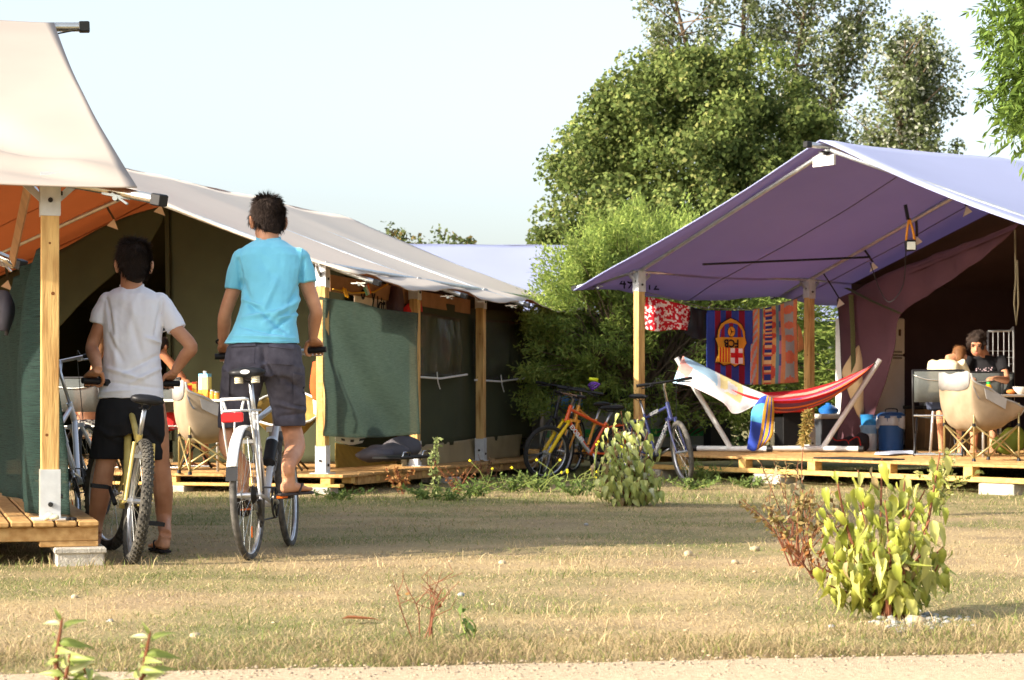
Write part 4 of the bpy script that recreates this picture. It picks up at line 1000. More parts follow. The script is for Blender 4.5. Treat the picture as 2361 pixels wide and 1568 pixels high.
lf = leaf_mesh(.15, .045, .2, (.40, .15, .06), 77); o = bpy.data.objects.new('dead_leaf', lf); col.objects.link(o)
p = gp(342, 625); o.matrix_world = Matrix.Translation(p+V((0, 0, .02))) @ Matrix.Rotation(-1.45, 4, 'Z') @ Matrix.Rotation(.15, 4, 'X'); tag(o, 'curled rust brown dead leaf lying on the dry lawn', 'leaf')
STONE = mat('limestone', srgb(180, 162, 132), rough=.95, var=.2, scale=30, bump=.4); STONEG = mat('grey_pebble', srgb(150, 150, 148), rough=.9, var=.2, scale=30)
def stone(x, y, r, lab, seed, m=None):
    p = gp(x, y); b = MB(); r *= .75; b.ball((0, 0, 0), (r*1.3, r, r*.75), 12); rr = random.Random(seed)
    b.v = [v*(1+.35*N(v.x/r*1.1+seed, v.y/r*1.1, v.z/r*1.1)) for v in b.v]
    o = b.build('stone', m or STONE, smooth=True); o.location = p+V((0, 0, r*.3)); o.rotation_euler = (0, 0, rr.uniform(0, 6)); tag(o, lab, 'stone', 'loose stones on the lawn')
for k, (x, y, r, lab) in enumerate(((74.5, 598, .02, 'pale stone at the left of the sunny lawn'), (195, 637, .022, 'round pale stone left of the dead leaf'), (110, 622, .016, 'dark grey stone above the corner sprig'), (300, 597, .013, 'small pale stone in the middle of the sunny lawn'), (391, 586, .012, 'tiny pale stone beyond the bare twig'), (450, 563, .018, 'pale stone at the top of the sunny lawn'), (502, 564, .026, 'larger pale stone in the lawn middle'), (461, 596, .022, 'grey flat stone right of the bare twig'), (688, 555, .032, 'pale limestone lump left of the russet bush'), (735, 563, .022, 'white stone chip below the russet bush'), (755, 550, .03, 'pale stone at the foot of the russet bush'), (915, 624, .042, 'rounded pale stone at the foot of the yellow green shrub'), (880, 626, .02, 'flat stone left of the rounded pale stone'), (995, 489, .045, 'pale stone beside the right concrete block'), (558, 540, .016, 'white stone in the shaded lawn'), (586, 525, .018, 'pale blue grey stone chip in the shade'))):
    stone(x, y, r, lab, k, STONEG if k in (2, 7, 15) else None)
pb = MB(); rr = random.Random(5)
for k in range(130):
    p = gp(rr.gauss(912, 22), rr.gauss(622, 5)); r = rr.uniform(.005, .014); b = MB(); b.ball(p+V((0, 0, r*.3)), (r*1.3, r, r*.7), 6); pb._add(b.v, b.f)
tag(pb.build('gravel', STONEG, smooth=True), 'grey gravel round the foot of the yellow green shrub', 'gravel', kind='stuff')
pb = MB()
for k in range(150):
    y = rr.uniform(520, 668); x = rr.uniform(0, 1024); p = gp(x, y)
    if p.y < path_edge(p.x)+.03: continue
    r = rr.uniform(.003, .009); b = MB(); b.ball(p+V((0, 0, .004)), (r*1.4, r, r*.7), 6); pb._add(b.v, b.f)
tag(pb.build('grit', mat('dull_grit', srgb(170, 152, 122), rough=.95), smooth=True), 'scattered pale grit across the dry lawn', 'gravel', kind='stuff')
pb = MB()
for k in range(700):
    x = rr.uniform(-1.9, 2.0); e = path_edge(x); y = e-abs(rr.gauss(0, .22))+.02; r = rr.uniform(.002, .0065); b = MB(); b.ball(V((x, y, .008)), (r*1.4, r, r*.7), 6); pb._add(b.v, b.f)
tag(pb.build('path_gravel', mat('path_gravel', srgb(176, 158, 132), rough=.95, c2=srgb(120, 110, 98), scale=9), smooth=True), 'loose gravel along the edge of the sand path', 'gravel', kind='stuff')
# ------------------------------------------------------------------ bicycles
def bike(label, rear, heading, lean=0, steer=0, R=.335, tw=.026, frame_c=None, fork_c=None, frame2=None, knob=False, susp=False, rack=False, guard=False, saddle_h=.92,
         bar_h=1.08, bar_w=.30, bar_m=None, tyre=None, wb=1.03, crank=20, rise=.0, sad_w=.085, springs=False, grip_m=None, bottle=False, back=.0, seat_x=.17):
    h = V((heading[0], heading[1], 0)).normalized(); y = V((-h.y, h.x, 0))
    M = Matrix.Translation(V((rear[0], rear[1], -.004))) @ Matrix((h, y, V((0, 0, 1)))).transposed().to_4x4() @ Matrix.Rotation(math.radians(lean), 4, 'X')
    root = thing('bicycle', label, 'bicycle', M=M, group='bicycles')
    fc = frame_c; f2 = frame2 or fc; fk = fork_c or fc; tyre = tyre or RUBBER
    RA = V((0, 0, R)); BB = V((.42, 0, .285)); ST = V((.235, 0, .74*saddle_h/.95+.0)); SP = V((seat_x, 0, saddle_h-.06))
    HB = V((wb-.235, 0, R+.345)); HT = V((wb-.285, 0, R+.50)); FA = V((wb, 0, R)); ax = (HT-HB).normalized()
    def fm(p): return p
    RS = Matrix.Translation(HB) @ Matrix.Rotation(math.radians(steer), 4, ax) @ Matrix.Translation(-HB)
    def front(mb): mb.v = [RS @ p for p in mb.v]; return mb
    L = dict(parent=root, local=True)
    # frame
    f = MB(); f.tube([ST, BB], .017, 10); f.tube([HT-ax*.03, ST-V((0, 0, .05))], .017, 10); f.tube([HB+ax*.03, BB], .021, 10); f.tube([HB-ax*.01, HT+ax*.01], .023, 10)
    for s in (-1, 1):
        f.tube([ST-V((0, 0, .06)), RA+V((.03, s*.05, .3)), RA+V((0, s*.065, 0))], .0095, 8); f.tube([BB+V((0, s*.03, 0)), RA+V((.2, s*.05, -.02)), RA+V((0, s*.065, 0))], .0105, 8)
    f.tube([BB-V((0, .04, 0)), BB+V((0, .04, 0))], .024, 10)
    fr_o = f.build('frame', fc, smooth=True, auto=40, **L)
    if frame2: MB().tube([HB.lerp(BB, .42), HB.lerp(BB, .99)], .0225, 10).build('frame_band', frame2, parent=fr_o, local=True, smooth=True, auto=40)
    # wheels
    def wheel(c, fr, mtyre):
        b = MB(); b.torus(c, R-tw*1.55, tw*.62, n=44, k=8)
        if fr: front(b)
        w = b.build('wheel', ALU, smooth=True, **L)
        t = MB(); t.torus(c, R-tw, tw, n=48, k=10)
        if knob:
            for i in range(56):
                a = 2*math.pi*i/56
                for q, off in ((0, 0), (-1, .5), (1, .5), (-2, .2), (2, .2)):
                    a2 = a+off*2*math.pi/56; e = q*.42; n = V((math.cos(a2)*math.cos(e), math.sin(e), math.sin(a2)*math.cos(e)))
                    p = c+V((math.cos(a2), 0, math.sin(a2)))*(R-tw)+n*tw; tn = V((-math.sin(a2), 0, math.cos(a2)))
                    t.box(p, (.013, .012, .010), Matrix((tn, n.cross(tn), n)).transposed())
        if fr: front(t)
        t.build('tyre', mtyre, w, local=True, smooth=not knob, auto=30 if knob else None)
        s = MB()
        for i in range(28):
            a = 2*math.pi*i/28+.1; sd = .03 if i % 2 else -.03; a0 = a+(.55 if (i//2) % 2 else -.55)
            s.tube([c+V((math.cos(a0)*.022, sd, math.sin(a0)*.022)), c+V((math.cos(a), sd*.1, math.sin(a)))*(R-tw*2)+V((0, 0, 0)) if False else c+V((math.cos(a)*(R-tw*2.1), sd*.12, math.sin(a)*(R-tw*2.1)))], .0011, 4, caps=False)
        if fr: front(s)
        s.build('spokes', STEEL, w, local=True)
        hb = MB(); hb.tube([c-V((0, .055, 0)), c+V((0, .055, 0))], .014, 10); hb.tube([c-V((0, .035, 0)), c-V((0, .03, 0))], .024, 12); hb.tube([c+V((0, .035, 0)), c+V((0, .03, 0))], .024, 12); hb.tube([c-V((0, .075, 0)), c+V((0, .075, 0))], .006, 8)
        if fr: front(hb)
        hb.build('hub', ALU, w, local=True, smooth=True, auto=40); return w
    wr = wheel(RA, False, tyre); wheel(FA, True, tyre)
    k = MB()
    for i in range(5): k.lathe([(.05-.006*i, 0), (.05-.006*i, .003)], RA+V((0, -.028-.005*i, 0)), 20, Matrix.Rotation(math.pi/2, 3, 'X'))
    k.build('cassette', BOLT, wr, local=True)
    # fork, stem, bar
    fb = MB()
    for s in (-1, 1):
        top = HB+V((.0, s*.052, -.0)); 
        if susp: fb.tube([HB+V((.005, s*.055, -.02)), HB.lerp(FA, .45)+V((.005, s*.055, 0)), FA+V((0, s*.055, 0))], [.015, .022, .018], 10)
        else: fb.tube([HB+V((0, s*.035, -.005)), HB.lerp(FA, .35)+V((-.01, s*.05, 0)), HB.lerp(FA, .75)+V((-.005, s*.054, 0)), FA+V((0, s*.055, 0))], [.014, .013, .011, .008], 8)
    fb.bar(HB+V((0, -.062, -.005)), HB+V((0, .062, -.005)), .03, .03)
    fo = front(fb).build('fork', fk, smooth=True, auto=40, **L)
    ST2 = HT+ax*max(.03, (bar_h-HT.z)*.8); BC = V((ST2.x+.07, 0, bar_h))
    sm = MB(); sm.tube([HT, ST2, BC], .013, 8); front(sm).build('stem', ALU, smooth=True, **L)
    hbp = [BC+V((back*-1-.03, -bar_w, rise)), BC+V((-.01, -bar_w*.45, rise)), BC+V((0, -.06, 0)), BC+V((0, .06, 0)), BC+V((-.01, bar_w*.45, rise)), BC+V((back*-1-.03, bar_w, rise))]
    hb_ = MB(); hb_.tube(hbp, .0125, 8); ho = front(hb_).build('handlebar', bar_m or ALU, smooth=True, **L)
    grips = []
    for s in (0, -1):
        a = hbp[s]; b = hbp[1 if s == 0 else -2]; d = (b-a).normalized(); gm = MB(); gm.tube([a-d*.005, a+d*.115], .0175, 10); front(gm).build('grip', grip_m or BLACKP, ho, local=True, smooth=True, auto=40)
        lv = MB(); lv.tube([a+d*.14, a+d*.13+V((.045, 0, -.02)), a+d*.03+V((.06, 0, -.03))], [.008, .007, .006], 6); lv.box(a+d*.15+V((.01, 0, -.01)), (.04, .03, .03)); front(lv).build('brake_lever', ALU if not bar_m else BLACKP, ho, local=True, smooth=True, auto=40)
        grips.append(M @ (RS @ (a+d*.055)))
        cb = MB(); cb.tube(catmull([a+d*.14+V((.03, 0, 0)), BC+V((.14, (a.y*.3), .03)), HB+V((.10, a.y*.1, .02))], 6), .003, 5); front(cb).build('cable', BLACKP, ho, local=True)
    # saddle
    sp = MB(); sp.tube([ST.lerp(BB, .2), SP], .0135, 8); sp.build('seat_post', ALU, smooth=True, **L)
    c = SP+V((0, 0, .0)); rings = []
    for t, w, hgt, th in ((-.125, sad_w*.55, .050, .014), (-.11, sad_w*.95, .052, .024), (-.07, sad_w, .052, .028), (-.02, sad_w*.75, .050, .026), (.03, sad_w*.42, .048, .024), (.10, .024, .046, .022), (.14, .018, .043, .016), (.152, .006, .04, .006)):
        rings.append((c+V((t, 0, hgt)), V((0, w, 0)), V((0, 0, th))))
    sd = MB(); sd.loft(rings, 16, e=2.4); so = sd.build('saddle', mat('saddle_vinyl', srgb(30, 30, 33), rough=.45, var=.1, scale=12), smooth=True, **L)
    rl = MB()
    for s in (-1, 1): rl.tube([c+V((-.09, s*.022, .03)), c+V((-.03, s*.02, .005)), c+V((.06, s*.02, .005)), c+V((.11, s*.01, .035))], .0035, 6)
    rl.build('saddle_rail', BOLT, so, local=True)
    if springs:
        for s in (-1, 1):
            q = MB()
            for z in range(4): q.torus(c+V((-.085, s*.045, .0+.01*z)), .018, .006, Matrix.Rotation(math.pi/2, 3, 'X'), 14, 6)
            q.build('saddle_spring', mat('cream_elastomer', srgb(206, 196, 170), rough=.6), so, local=True, smooth=True)
        lg = MB(); lg.lathe([(.0, 0), (.026, 0), (.026, .002), (0, .002)], c+V((-.1285, 0, .055)), 20, Matrix.Rotation(-math.pi/2, 3, 'Y') @ Matrix.Scale(.45, 3, V((1, 0, 0))))
        lg.build('saddle_badge', WHITEP, so, local=True)
    # cranks, pedals, chain
    cr = MB(); cr.torus(BB+V((0, -.055, 0)), .082, .006, n=32, k=6)
    for i in range(5): a = i*1.2566; cr.tube([BB+V((0, -.055, 0)), BB+V((math.cos(a)*.08, -.055, math.sin(a)*.08))], .006, 6)
    co = cr.build('chainring', BOLT, smooth=True, **L)
    a = math.radians(crank); peds = []
    for s, sg in ((-1, 1), (1, -1)):
        e = BB+V((math.cos(a)*.17*sg, s*.085, math.sin(a)*.17*sg)); q = MB(); q.tube([BB+V((0, s*.065, 0)), e], [.014, .010], 8); q.build('crank_arm', ALU if not knob else BLACKP, smooth=True, **L)
        pp = e+V((0, s*.055, 0)); p_ = MB()
        for w in (-1, 1): p_.bar(pp+V((w*.036, -.045, 0)), pp+V((w*.036, .045, 0)), .012, .022)
        p_.bar(pp+V((-.036, .04, 0)), pp+V((.036, .04, 0)), .01, .02); p_.bar(pp+V((-.036, -.04, 0)), pp+V((.036, -.04, 0)), .01, .02); p_.bar(pp+V((0, -.045, 0)), pp+V((0, .045, 0)), .02, .016)
        po = p_.build('pedal', BLACKP, **L)
        if guard:
            MB().bar(pp+V((-.044, -.03, 0)), pp+V((-.044, .03, 0)), .004, .014).build('pedal_reflector', mat('amber_reflector', srgb(230, 110, 30), rough=.3), po, local=True)
        peds.append(M @ pp)
    ch = MB(); ch.tube([BB+V((0, -.05, .082)), RA+V((0, -.045, .04))], .005, 4); ch.tube([BB+V((0, -.05, -.082)), RA+V((.07, -.045, -.14)), RA+V((0, -.045, -.09))], .005, 4); ch.build('chain', BOLT, co, local=True)
    de = MB(); de.bar(RA+V((.01, -.06, -.03)), RA+V((.05, -.06, -.15)), .02, .03); de.torus(RA+V((.05, -.055, -.15)), .022, .006, n=14, k=6); de.torus(RA+V((.02, -.055, -.07)), .022, .006, n=14, k=6); de.build('derailleur', BOLT, smooth=True, auto=40, **L)
    bk = MB(); bk.bar(ST.lerp(RA, .42)+V((-.05, -.055, .03)), ST.lerp(RA, .42)+V((-.05, .055, .03)), .02, .02); bk.build('brake', ALU, **L)
    if guard:
        g = []
        for i in range(21):
            t = math.radians(38+116*i/20); row = []
            for k_ in range(7):
                e = (k_/6-.5)*2.2; rr = R+.012+.012*math.cos(e); row.append(RA+V((math.cos(t)*rr, math.sin(e)*.032, math.sin(t)*rr)))
            g.append(row)
        go = MB().sheet(g, .0025).build('mudguard', WHITEP, smooth=True, **L)
        MB().sheet([[RA+V((math.cos(math.radians(q))*(R+.016), (k_/4-.5)*.06, math.sin(math.radians(q))*(R+.016))) for k_ in range(5)] for q in (154, 160, 166)], .004).build('mud_flap', BLACKP, go, local=True)
        MB().bar(RA+V((-.33, -.0, .24)), RA+V((-.33, .0, .241)), .02, .02) if False else None
    if rack:
        rk = MB(); z = .80*R/.345+.02-.03; x0 = -.22
        rk.tube([V((.16, -.055, z)), V((x0, -.06, z)), V((x0-.03, -.04, z+.0)), V((x0-.03, .04, z)), V((x0, .06, z)), V((.16, .055, z))], .006, 8)
        for q in (-.02, .02): rk.tube([V((.15, q, z)), V((x0-.02, q, z))], .004, 6)
        rk.tube([V((x0+.0, -.075, z+.055)), V((x0-.02, -.06, z+.06)), V((x0-.02, .06, z+.06)), V((x0, .075, z+.055))], .008, 8)
        for s in (-1, 1): rk.tube([V((x0+.02, s*.07, z+.05)), V((x0+.05, s*.075, z-.05)), V((0, s*.075, R+.02))], .006, 6); rk.tube([V((.05, s*.06, z)), V((0, s*.075, R+.02))], .005, 6); rk.tube([V((x0-.01, s*.04, z)), V((x0-.01, s*.055, z+.055))], .007, 6)
        ro = rk.build('rear_rack', WHITEP if guard else GALV, smooth=True, **L)
        rd = mat('red_reflector', srgb(196, 24, 28), rough=.2, var=.1, scale=40, spec=.6)
        MB().box(V((x0-.045, 0, z-.035)), (.02, .115, .05), None, .006).build('tail_reflector', rd, ro, local=True)
        ar = MB(); ar.box(V((.0, .012, .0))+RA+V((.12, 0, -.2)), (.015, .006, .06)); ar.build('spoke_reflector', mat('amber_reflector', srgb(230, 110, 30), rough=.3), wr, local=True)
    if bottle:
        b0 = HB.lerp(BB, .45)+V((-.03, 0, .05)); d = (HB-BB).normalized(); q = MB(); q.tube([b0-d*.08, b0+d*.07], .036, 12); bo = q.build('bottle', BLACKP, smooth=True, auto=40, **L)
        q = MB(); q.tube([b0+d*.07, b0+d*.09, b0+d*.105], [.036, .034, .02], 12); q.build('bottle_cap', GALV, bo, local=True, smooth=True, auto=40)
    return dict(root=root, M=M, grips=grips, peds=peds, saddle=M @ (SP+V((0, 0, .06))), RS=RS, HB=HB, BB=BB, HT=HT, ST=ST, frame=fr_o, L=L)
def tube_text(B, s, size, a, b, side, m, flip=False):   # lettering along a frame tube
    d = (b-a).normalized() * (-1 if flip else 1); n = V((0, side, 0)); up = n.cross(d); c = (a+b)/2+n*.0235
    text_at(s, size, c, d, up, m, B['frame'], local=True, bold=True)
SILV = mat('silver_paint', srgb(206, 208, 212), rough=.3, var=.05, scale=8, metal=.4, coat=.5)
YELP = mat('pale_yellow_paint', srgb(226, 204, 122), rough=.4, c2=srgb(196, 170, 92), scale=12, coat=.3)
MUDT = mat('muddy_tyre', srgb(92, 88, 80), rough=.95, c2=srgb(52, 50, 47), scale=22)
whitetxt = mat('white_ink', srgb(232, 232, 228), rough=.5); greytxt = mat('grey_ink', srgb(110, 112, 118), rough=.5); bluetxt = mat('blue_ink', srgb(70, 92, 140), rough=.5)
B_WHITE = bike('silver trekking bicycle with rear rack ridden by the boy in blue', (-1.376, 10.78), (.094, .97), lean=-2.5, steer=4, R=.345, tw=.019, frame_c=SILV, rack=True, guard=True, springs=True, saddle_h=1.0, bar_h=1.112, bar_w=.31, crank=168, wb=1.05, sad_w=.1, tyre=RUBBERG, bottle=True, seat_x=.19)
tube_text(B_WHITE, 'MISTRAL', .055, B_WHITE['HB'], B_WHITE['BB'], -1, greytxt)
B_YEL = bike('pale yellow mountain bike straddled by the boy in white', (-1.97, 10.6), (-.32, 1.0), lean=6.5, steer=16, R=.322, tw=.029, frame_c=YELP, knob=True, saddle_h=.86, bar_h=.95, bar_w=.28, crank=-152, wb=1.0, tyre=MUDT, bar_m=BLACKP, sad_w=.088)
tube_text(B_YEL, 'SPIRIT', .05, B_YEL['ST'], B_YEL['BB'], 1, bluetxt)
B_GREY = bike('grey bicycle with rack and red reflector leaning behind the cream tent post', (-2.98, 14.0), (-.02, 1.0), lean=-13, steer=-6, R=.345, tw=.02, frame_c=SILV, rack=True, guard=True, saddle_h=.95, bar_h=1.16, bar_w=.29, crank=40, wb=1.05)
ORNG = mat('orange_paint', srgb(232, 92, 36), rough=.3, var=.06, coat=.6); YELF = mat('yellow_fork', srgb(236, 196, 30), rough=.35, var=.05)
AMB = mat('amber_paint', srgb(234, 160, 50), rough=.35, var=.05, coat=.5); BLUEP = mat('blue_paint', srgb(58, 66, 116), rough=.3, var=.08, coat=.6)
BLKP = mat('black_paint', srgb(34, 34, 38), rough=.35, var=.1, coat=.4)
B_OR = bike('orange and silver child bicycle with yellow fork parked at left of the row', (1.22, 22.78), (-.86, -.46), lean=-5, steer=6, R=.30, tw=.026, frame_c=ORNG, fork_c=YELF, frame2=SILV, susp=True, saddle_h=.80, bar_h=.93, bar_w=.27, wb=.98, bar_m=mat('bronze_bar', srgb(150, 120, 100), rough=.4, metal=.6), crank=70)
tube_text(B_OR, 'EXXUM', .07, B_OR['HB'], B_OR['HB'].lerp(B_OR['BB'], .8), 1, whitetxt)
B_AM = bike('amber yellow bicycle parked behind the orange one', (1.02, 23.62), (-.50, -.86), lean=-6, steer=8, R=.30, tw=.024, frame_c=AMB, saddle_h=.84, bar_h=.98, bar_w=.27, wb=.98, bar_m=BLACKP, crank=30)
B_BK = bike('black bicycle at the back of the parked row', (.72, 24.6), (-.36, -.93), lean=-6, steer=10, R=.33, tw=.022, frame_c=BLKP, saddle_h=.92, bar_h=1.04, bar_w=.29, bar_m=BLACKP, crank=10)
B_BL = bike('blue and silver bicycle parked against the blue tent post', (1.36, 22.25), (.44, -.90), lean=4, steer=-14, R=.33, tw=.026, frame_c=BLUEP, frame2=SILV, saddle_h=.92, bar_h=1.06, bar_w=.30, bar_m=BLACKP, crank=200, tyre=RUBBERG)
tube_text(B_BL, 'DECATHLON', .07, B_BL['HB'], B_BL['BB'], -1, whitetxt)
tube_text(B_BL, 'vitamin', .065, B_BL['HT']-V((0, 0, .03)), B_BL['ST']-V((0, 0, .05)), -1, whitetxt)
# ------------------------------------------------------------------ people
from mathutils.bvhtree import BVHTree
SKIN = mat('skin', srgb(206, 152, 118), rough=.5, c2=srgb(178, 120, 86), scale=9, spec=.35, bump=.05, bscale=120)
SKINT = mat('tanned_skin', srgb(198, 136, 98), rough=.5, c2=srgb(164, 104, 70), scale=9, spec=.35)
HAIRD = mat('dark_hair', srgb(56, 45, 39), rough=.75, c2=srgb(40, 32, 28), scale=12, spec=.15)
HAIRB = mat('brown_hair', srgb(132, 92, 58), rough=.55, c2=srgb(104, 70, 44), scale=12, spec=.15)
EYEM = mat('eye_dark', srgb(30, 24, 22), rough=.3); LIPM = mat('lip', srgb(176, 100, 86), rough=.5)
def smooth_on(me): me.polygons.foreach_set('use_smooth', [True]*len(me.polygons)); return me
def px_of(co):
    Z = co[:, 1]; return 512+co[:, 0]*F/Z, H0-(co[:, 2]-CAMH)*F/Z
def folds(lst, amp=.004, sc=14.0, seed=0):       # creases: ((x0,y0),(x1,y1),width,depth) in 2361-wide photo pixels, measured on the garment's back
    def fn(co, no):
        x, y = px_of(co); x = x/K; y = y/K; d = np.zeros(len(co))
        for (x0, y0), (x1, y1), w, dep in lst:
            vx, vy = x1-x0, y1-y0; L2 = vx*vx+vy*vy; t = np.clip(((x-x0)*vx+(y-y0)*vy)/L2, 0, 1)
            px, py = x0+t*vx, y0+t*vy; dist = np.hypot(x-px, y-py)/.78; tap = np.sin(np.pi*np.clip(t*.9+.05, 0, 1))
            d += 1.75*dep*np.exp(-(dist/w)**2)*(.35+.65*tap)
        nz = np.array([N(c[0]*sc+seed, c[1]*sc*.6, c[2]*sc*.7) for c in co]); nz2 = np.array([N(c[0]*sc*2.3+seed, c[1]*sc, c[2]*sc*2.0) for c in co])
        return d+amp*nz+amp*.4*nz2
    return fn
def head(mb, C, f, up, k=1.0, turn=None):
    f = V(f).normalized(); up = V(up); up = (up-f*up.dot(f)).normalized(); s = f.cross(up).normalized()
    R = Matrix((s, f, up)).transposed()
    def at(a, b, c): return V(C)+(s*a+f*b+up*c)*k
    mb.ball(at(0, -.008, .028), (.074*k, .092*k, .088*k), 20, R); mb.ball(at(0, .03, -.045), (.058*k, .060*k, .068*k), 16, R)
    mb.ball(at(0, .052, -.086), (.026*k, .026*k, .022*k), 12, R)
    mb.loft([(at(0, .078, .012), s*.006*k, f*.008*k), (at(0, .094, -.012), s*.010*k, f*.012*k), (at(0, .104, -.03), s*.015*k, f*.013*k), (at(0, .092, -.037), s*.011*k, f*.006*k)], 10)
    for q in (-1, 1):
        mb.ball(at(q*.082, -.006, -.014), (.012*k, .020*k, .032*k), 12, R); mb.ball(at(q*.091, -.016, -.002), (.008*k, .011*k, .026*k), 10, R)
        mb.ball(at(q*.033, .076, .028), (.022*k, .012*k, .008*k), 10, R)
    return at, R, s, f, up
def face_parts(root, at, R, k=1.0, brow=None):
    e = MB(); 
    for q in (-1, 1): e.ball(at(q*.031, .077, .010), (.013*k, .007*k, .006*k), 10, R)
    e.build('eyes', EYEM, root, smooth=True)
    MB().ball(at(0, .086, -.062), (.022*k, .009*k, .006*k), 10, R).build('mouth', LIPM, root, smooth=True)
    if brow:
        b = MB()
        for q in (-1, 1): b.ball(at(q*.034, .088, .030), (.02*k, .006*k, .005*k), 8, R)
        b.build('eyebrows', brow, root, smooth=True)
def hair(root, at, R, m, k=1.0, style='short', seed=1, n=2600, ln=.028, nape=-.05, vox=.006):
    b = MB(); b.ball(at(0, -.014, .036), (.079*k, .095*k, .088*k), 20, R); b.ball(at(0, -.052, -.008), (.070*k, .048*k, .066*k), 16, R)
    b.ball(at(0, -.07, nape), (.052*k, .026*k, .045*k), 12, R)
    for q in (-1, 1): b.ball(at(q*.070, .012, .018), (.015*k, .028*k, .034*k), 10, R)
    if style == 'curly':
        r = random.Random(3)
        for i in range(60):
            d = V((r.gauss(0, 1), r.gauss(-.25, 1), r.gauss(.5, 1))).normalized()
            if d.y > .55 and d.z < .45: continue
            b.ball(at(d.x*.088, -.012+d.y*.098, .035+d.z*.092), .026*k, 8)
    if style == 'long':
        b.loft([(at(0, -.06, .0), R @ V((.075*k, 0, 0)), R @ V((0, .045*k, 0))), (at(0, -.075, -.12), R @ V((.08*k, 0, 0)), R @ V((0, .035*k, 0))), (at(0, -.08, -.25), R @ V((.05*k, 0, 0)), R @ V((0, .02*k, 0)))], 14)
    me = remesh(b, vox, 2); n_ = len(me.polygons); rr = np.random.default_rng(seed)
    up = R @ V((0, 0, 1)); fw = R @ V((0, 1, 0)); C0 = at(0, -.01, .05)
    st = MB()
    if n:
        idx = rr.integers(0, n_, n)
        for i in idx:
            p = me.polygons[int(i)]; c = p.center; no = p.normal
            rel = (c-C0); h_ = rel.dot(up)/(.09*k)
            if h_ < -1.25: continue
            tg = (no*up.dot(no)-up); tg = tg.normalized() if tg.length > .05 else V((rr.normal(), rr.normal(), 0)); rnd = V((rr.normal(), rr.normal(), rr.normal()))*.28; d = ((tg*.9+no*.16) if h_ < .45 else (tg*.55+no*.55)).normalized(); d = (d+rnd).normalized()
            L = ln*k*rr.uniform(.5, 1.25); sd = d.cross(no); sd = sd.normalized() if sd.length > .01 else V((1, 0, 0)); w = .0017*k
            st._add([c-no*.004-sd*w, c-no*.004+sd*w, c+d*L*.6+sd*w*.6-up*.003, c+d*L-up*.006*(1 if h_ < .6 else -.3)], [(0, 1, 2), (0, 2, 3)])
    o = link('hair', place(smooth_on(me), root), m, root)
    if n: st.build('hair_strands', m, o)
    return o
def limb(mb, pts, rs, n=14): mb.tube(catmull(pts, 4), list(np.interp(np.linspace(0, len(pts)-1, (len(pts)-1)*4+1), range(len(pts)), rs)), n)
def hand_grip(mb, G, axis, fwd, up, wrist, inner, k=1.0):   # hand closed over a bar at G
    a = V(axis).normalized(); fwd = V(fwd); fwd = (fwd-a*fwd.dot(a)).normalized(); up = V(up); up = (up-a*up.dot(a)-fwd*up.dot(fwd)).normalized()
    kn = G+up*.034*k-fwd*.002; W = V(wrist)
    sd = (W-kn).normalized(); nrm = a.cross(sd).normalized()
    mb.loft([(W, a*.023*k, nrm*.020*k), (W.lerp(kn, .3), a*.030*k, nrm*.019*k), (W.lerp(kn, .65), a*.040*k, nrm*.018*k), (kn, a*.041*k, nrm*.015*k), (kn-sd*.012, a*.034*k, nrm*.010*k)], 16, e=2.3)
    for i, off in enumerate((-.033, -.011, .011, .033)):
        l = (.92, 1.05, 1.0, .8)[i] if inner < 0 else (.8, 1.0, 1.05, .92)[i]; o = a*off*k
        pts = [kn+o, G+o+up*.021*k+fwd*.036*k*l, G+o-up*.010*k+fwd*.037*k*l, G+o-up*.028*k+fwd*.014*k*l]
        limb(mb, pts, [.0098*k, .0092*k, .0086*k, .0076*k], 8)
    t0 = W.lerp(kn, .45)+a*inner*.034*k; limb(mb, [t0, G+a*inner*.056*k-fwd*.018*k+up*.004, G+a*inner*.050*k+fwd*.006-up*.024*k, G+a*inner*.032*k+fwd*.022-up*.03*k], [.0125*k, .0115*k, .0098*k, .008*k], 8)
def hand_rest(mb, W, d, nrm, side, k=1.0, curl=.5):         # relaxed hand
    d = V(d).normalized(); nrm = V(nrm); nrm = (nrm-d*nrm.dot(d)).normalized(); s = d.cross(nrm)
    K_ = W+d*.085*k
    mb.loft([(W, s*.023*k, nrm*.018*k), (W+d*.04*k, s*.036*k, nrm*.016*k), (K_, s*.040*k, nrm*.013*k), (K_+d*.008*k, s*.033*k, nrm*.009*k)], 14, e=2.3)
    for i, off in enumerate((-.031, -.0105, .0105, .031)):
        l = (.062, .074, .070, .054)[i]*k; b = K_+s*off*k
        limb(mb, [b, b+d*l*.45-nrm*l*.2*curl, b+d*l*.8-nrm*l*.55*curl, b+d*l*.95-nrm*l*.95*curl], [.0095*k, .009*k, .0083*k, .0072*k], 8)
    t = W+d*.03*k+s*side*.03*k; limb(mb, [t, t+s*side*.022*k+d*.025*k-nrm*.01*k, t+s*side*.026*k+d*.058*k-nrm*.022*k], [.012*k, .0105*k, .008*k], 8)
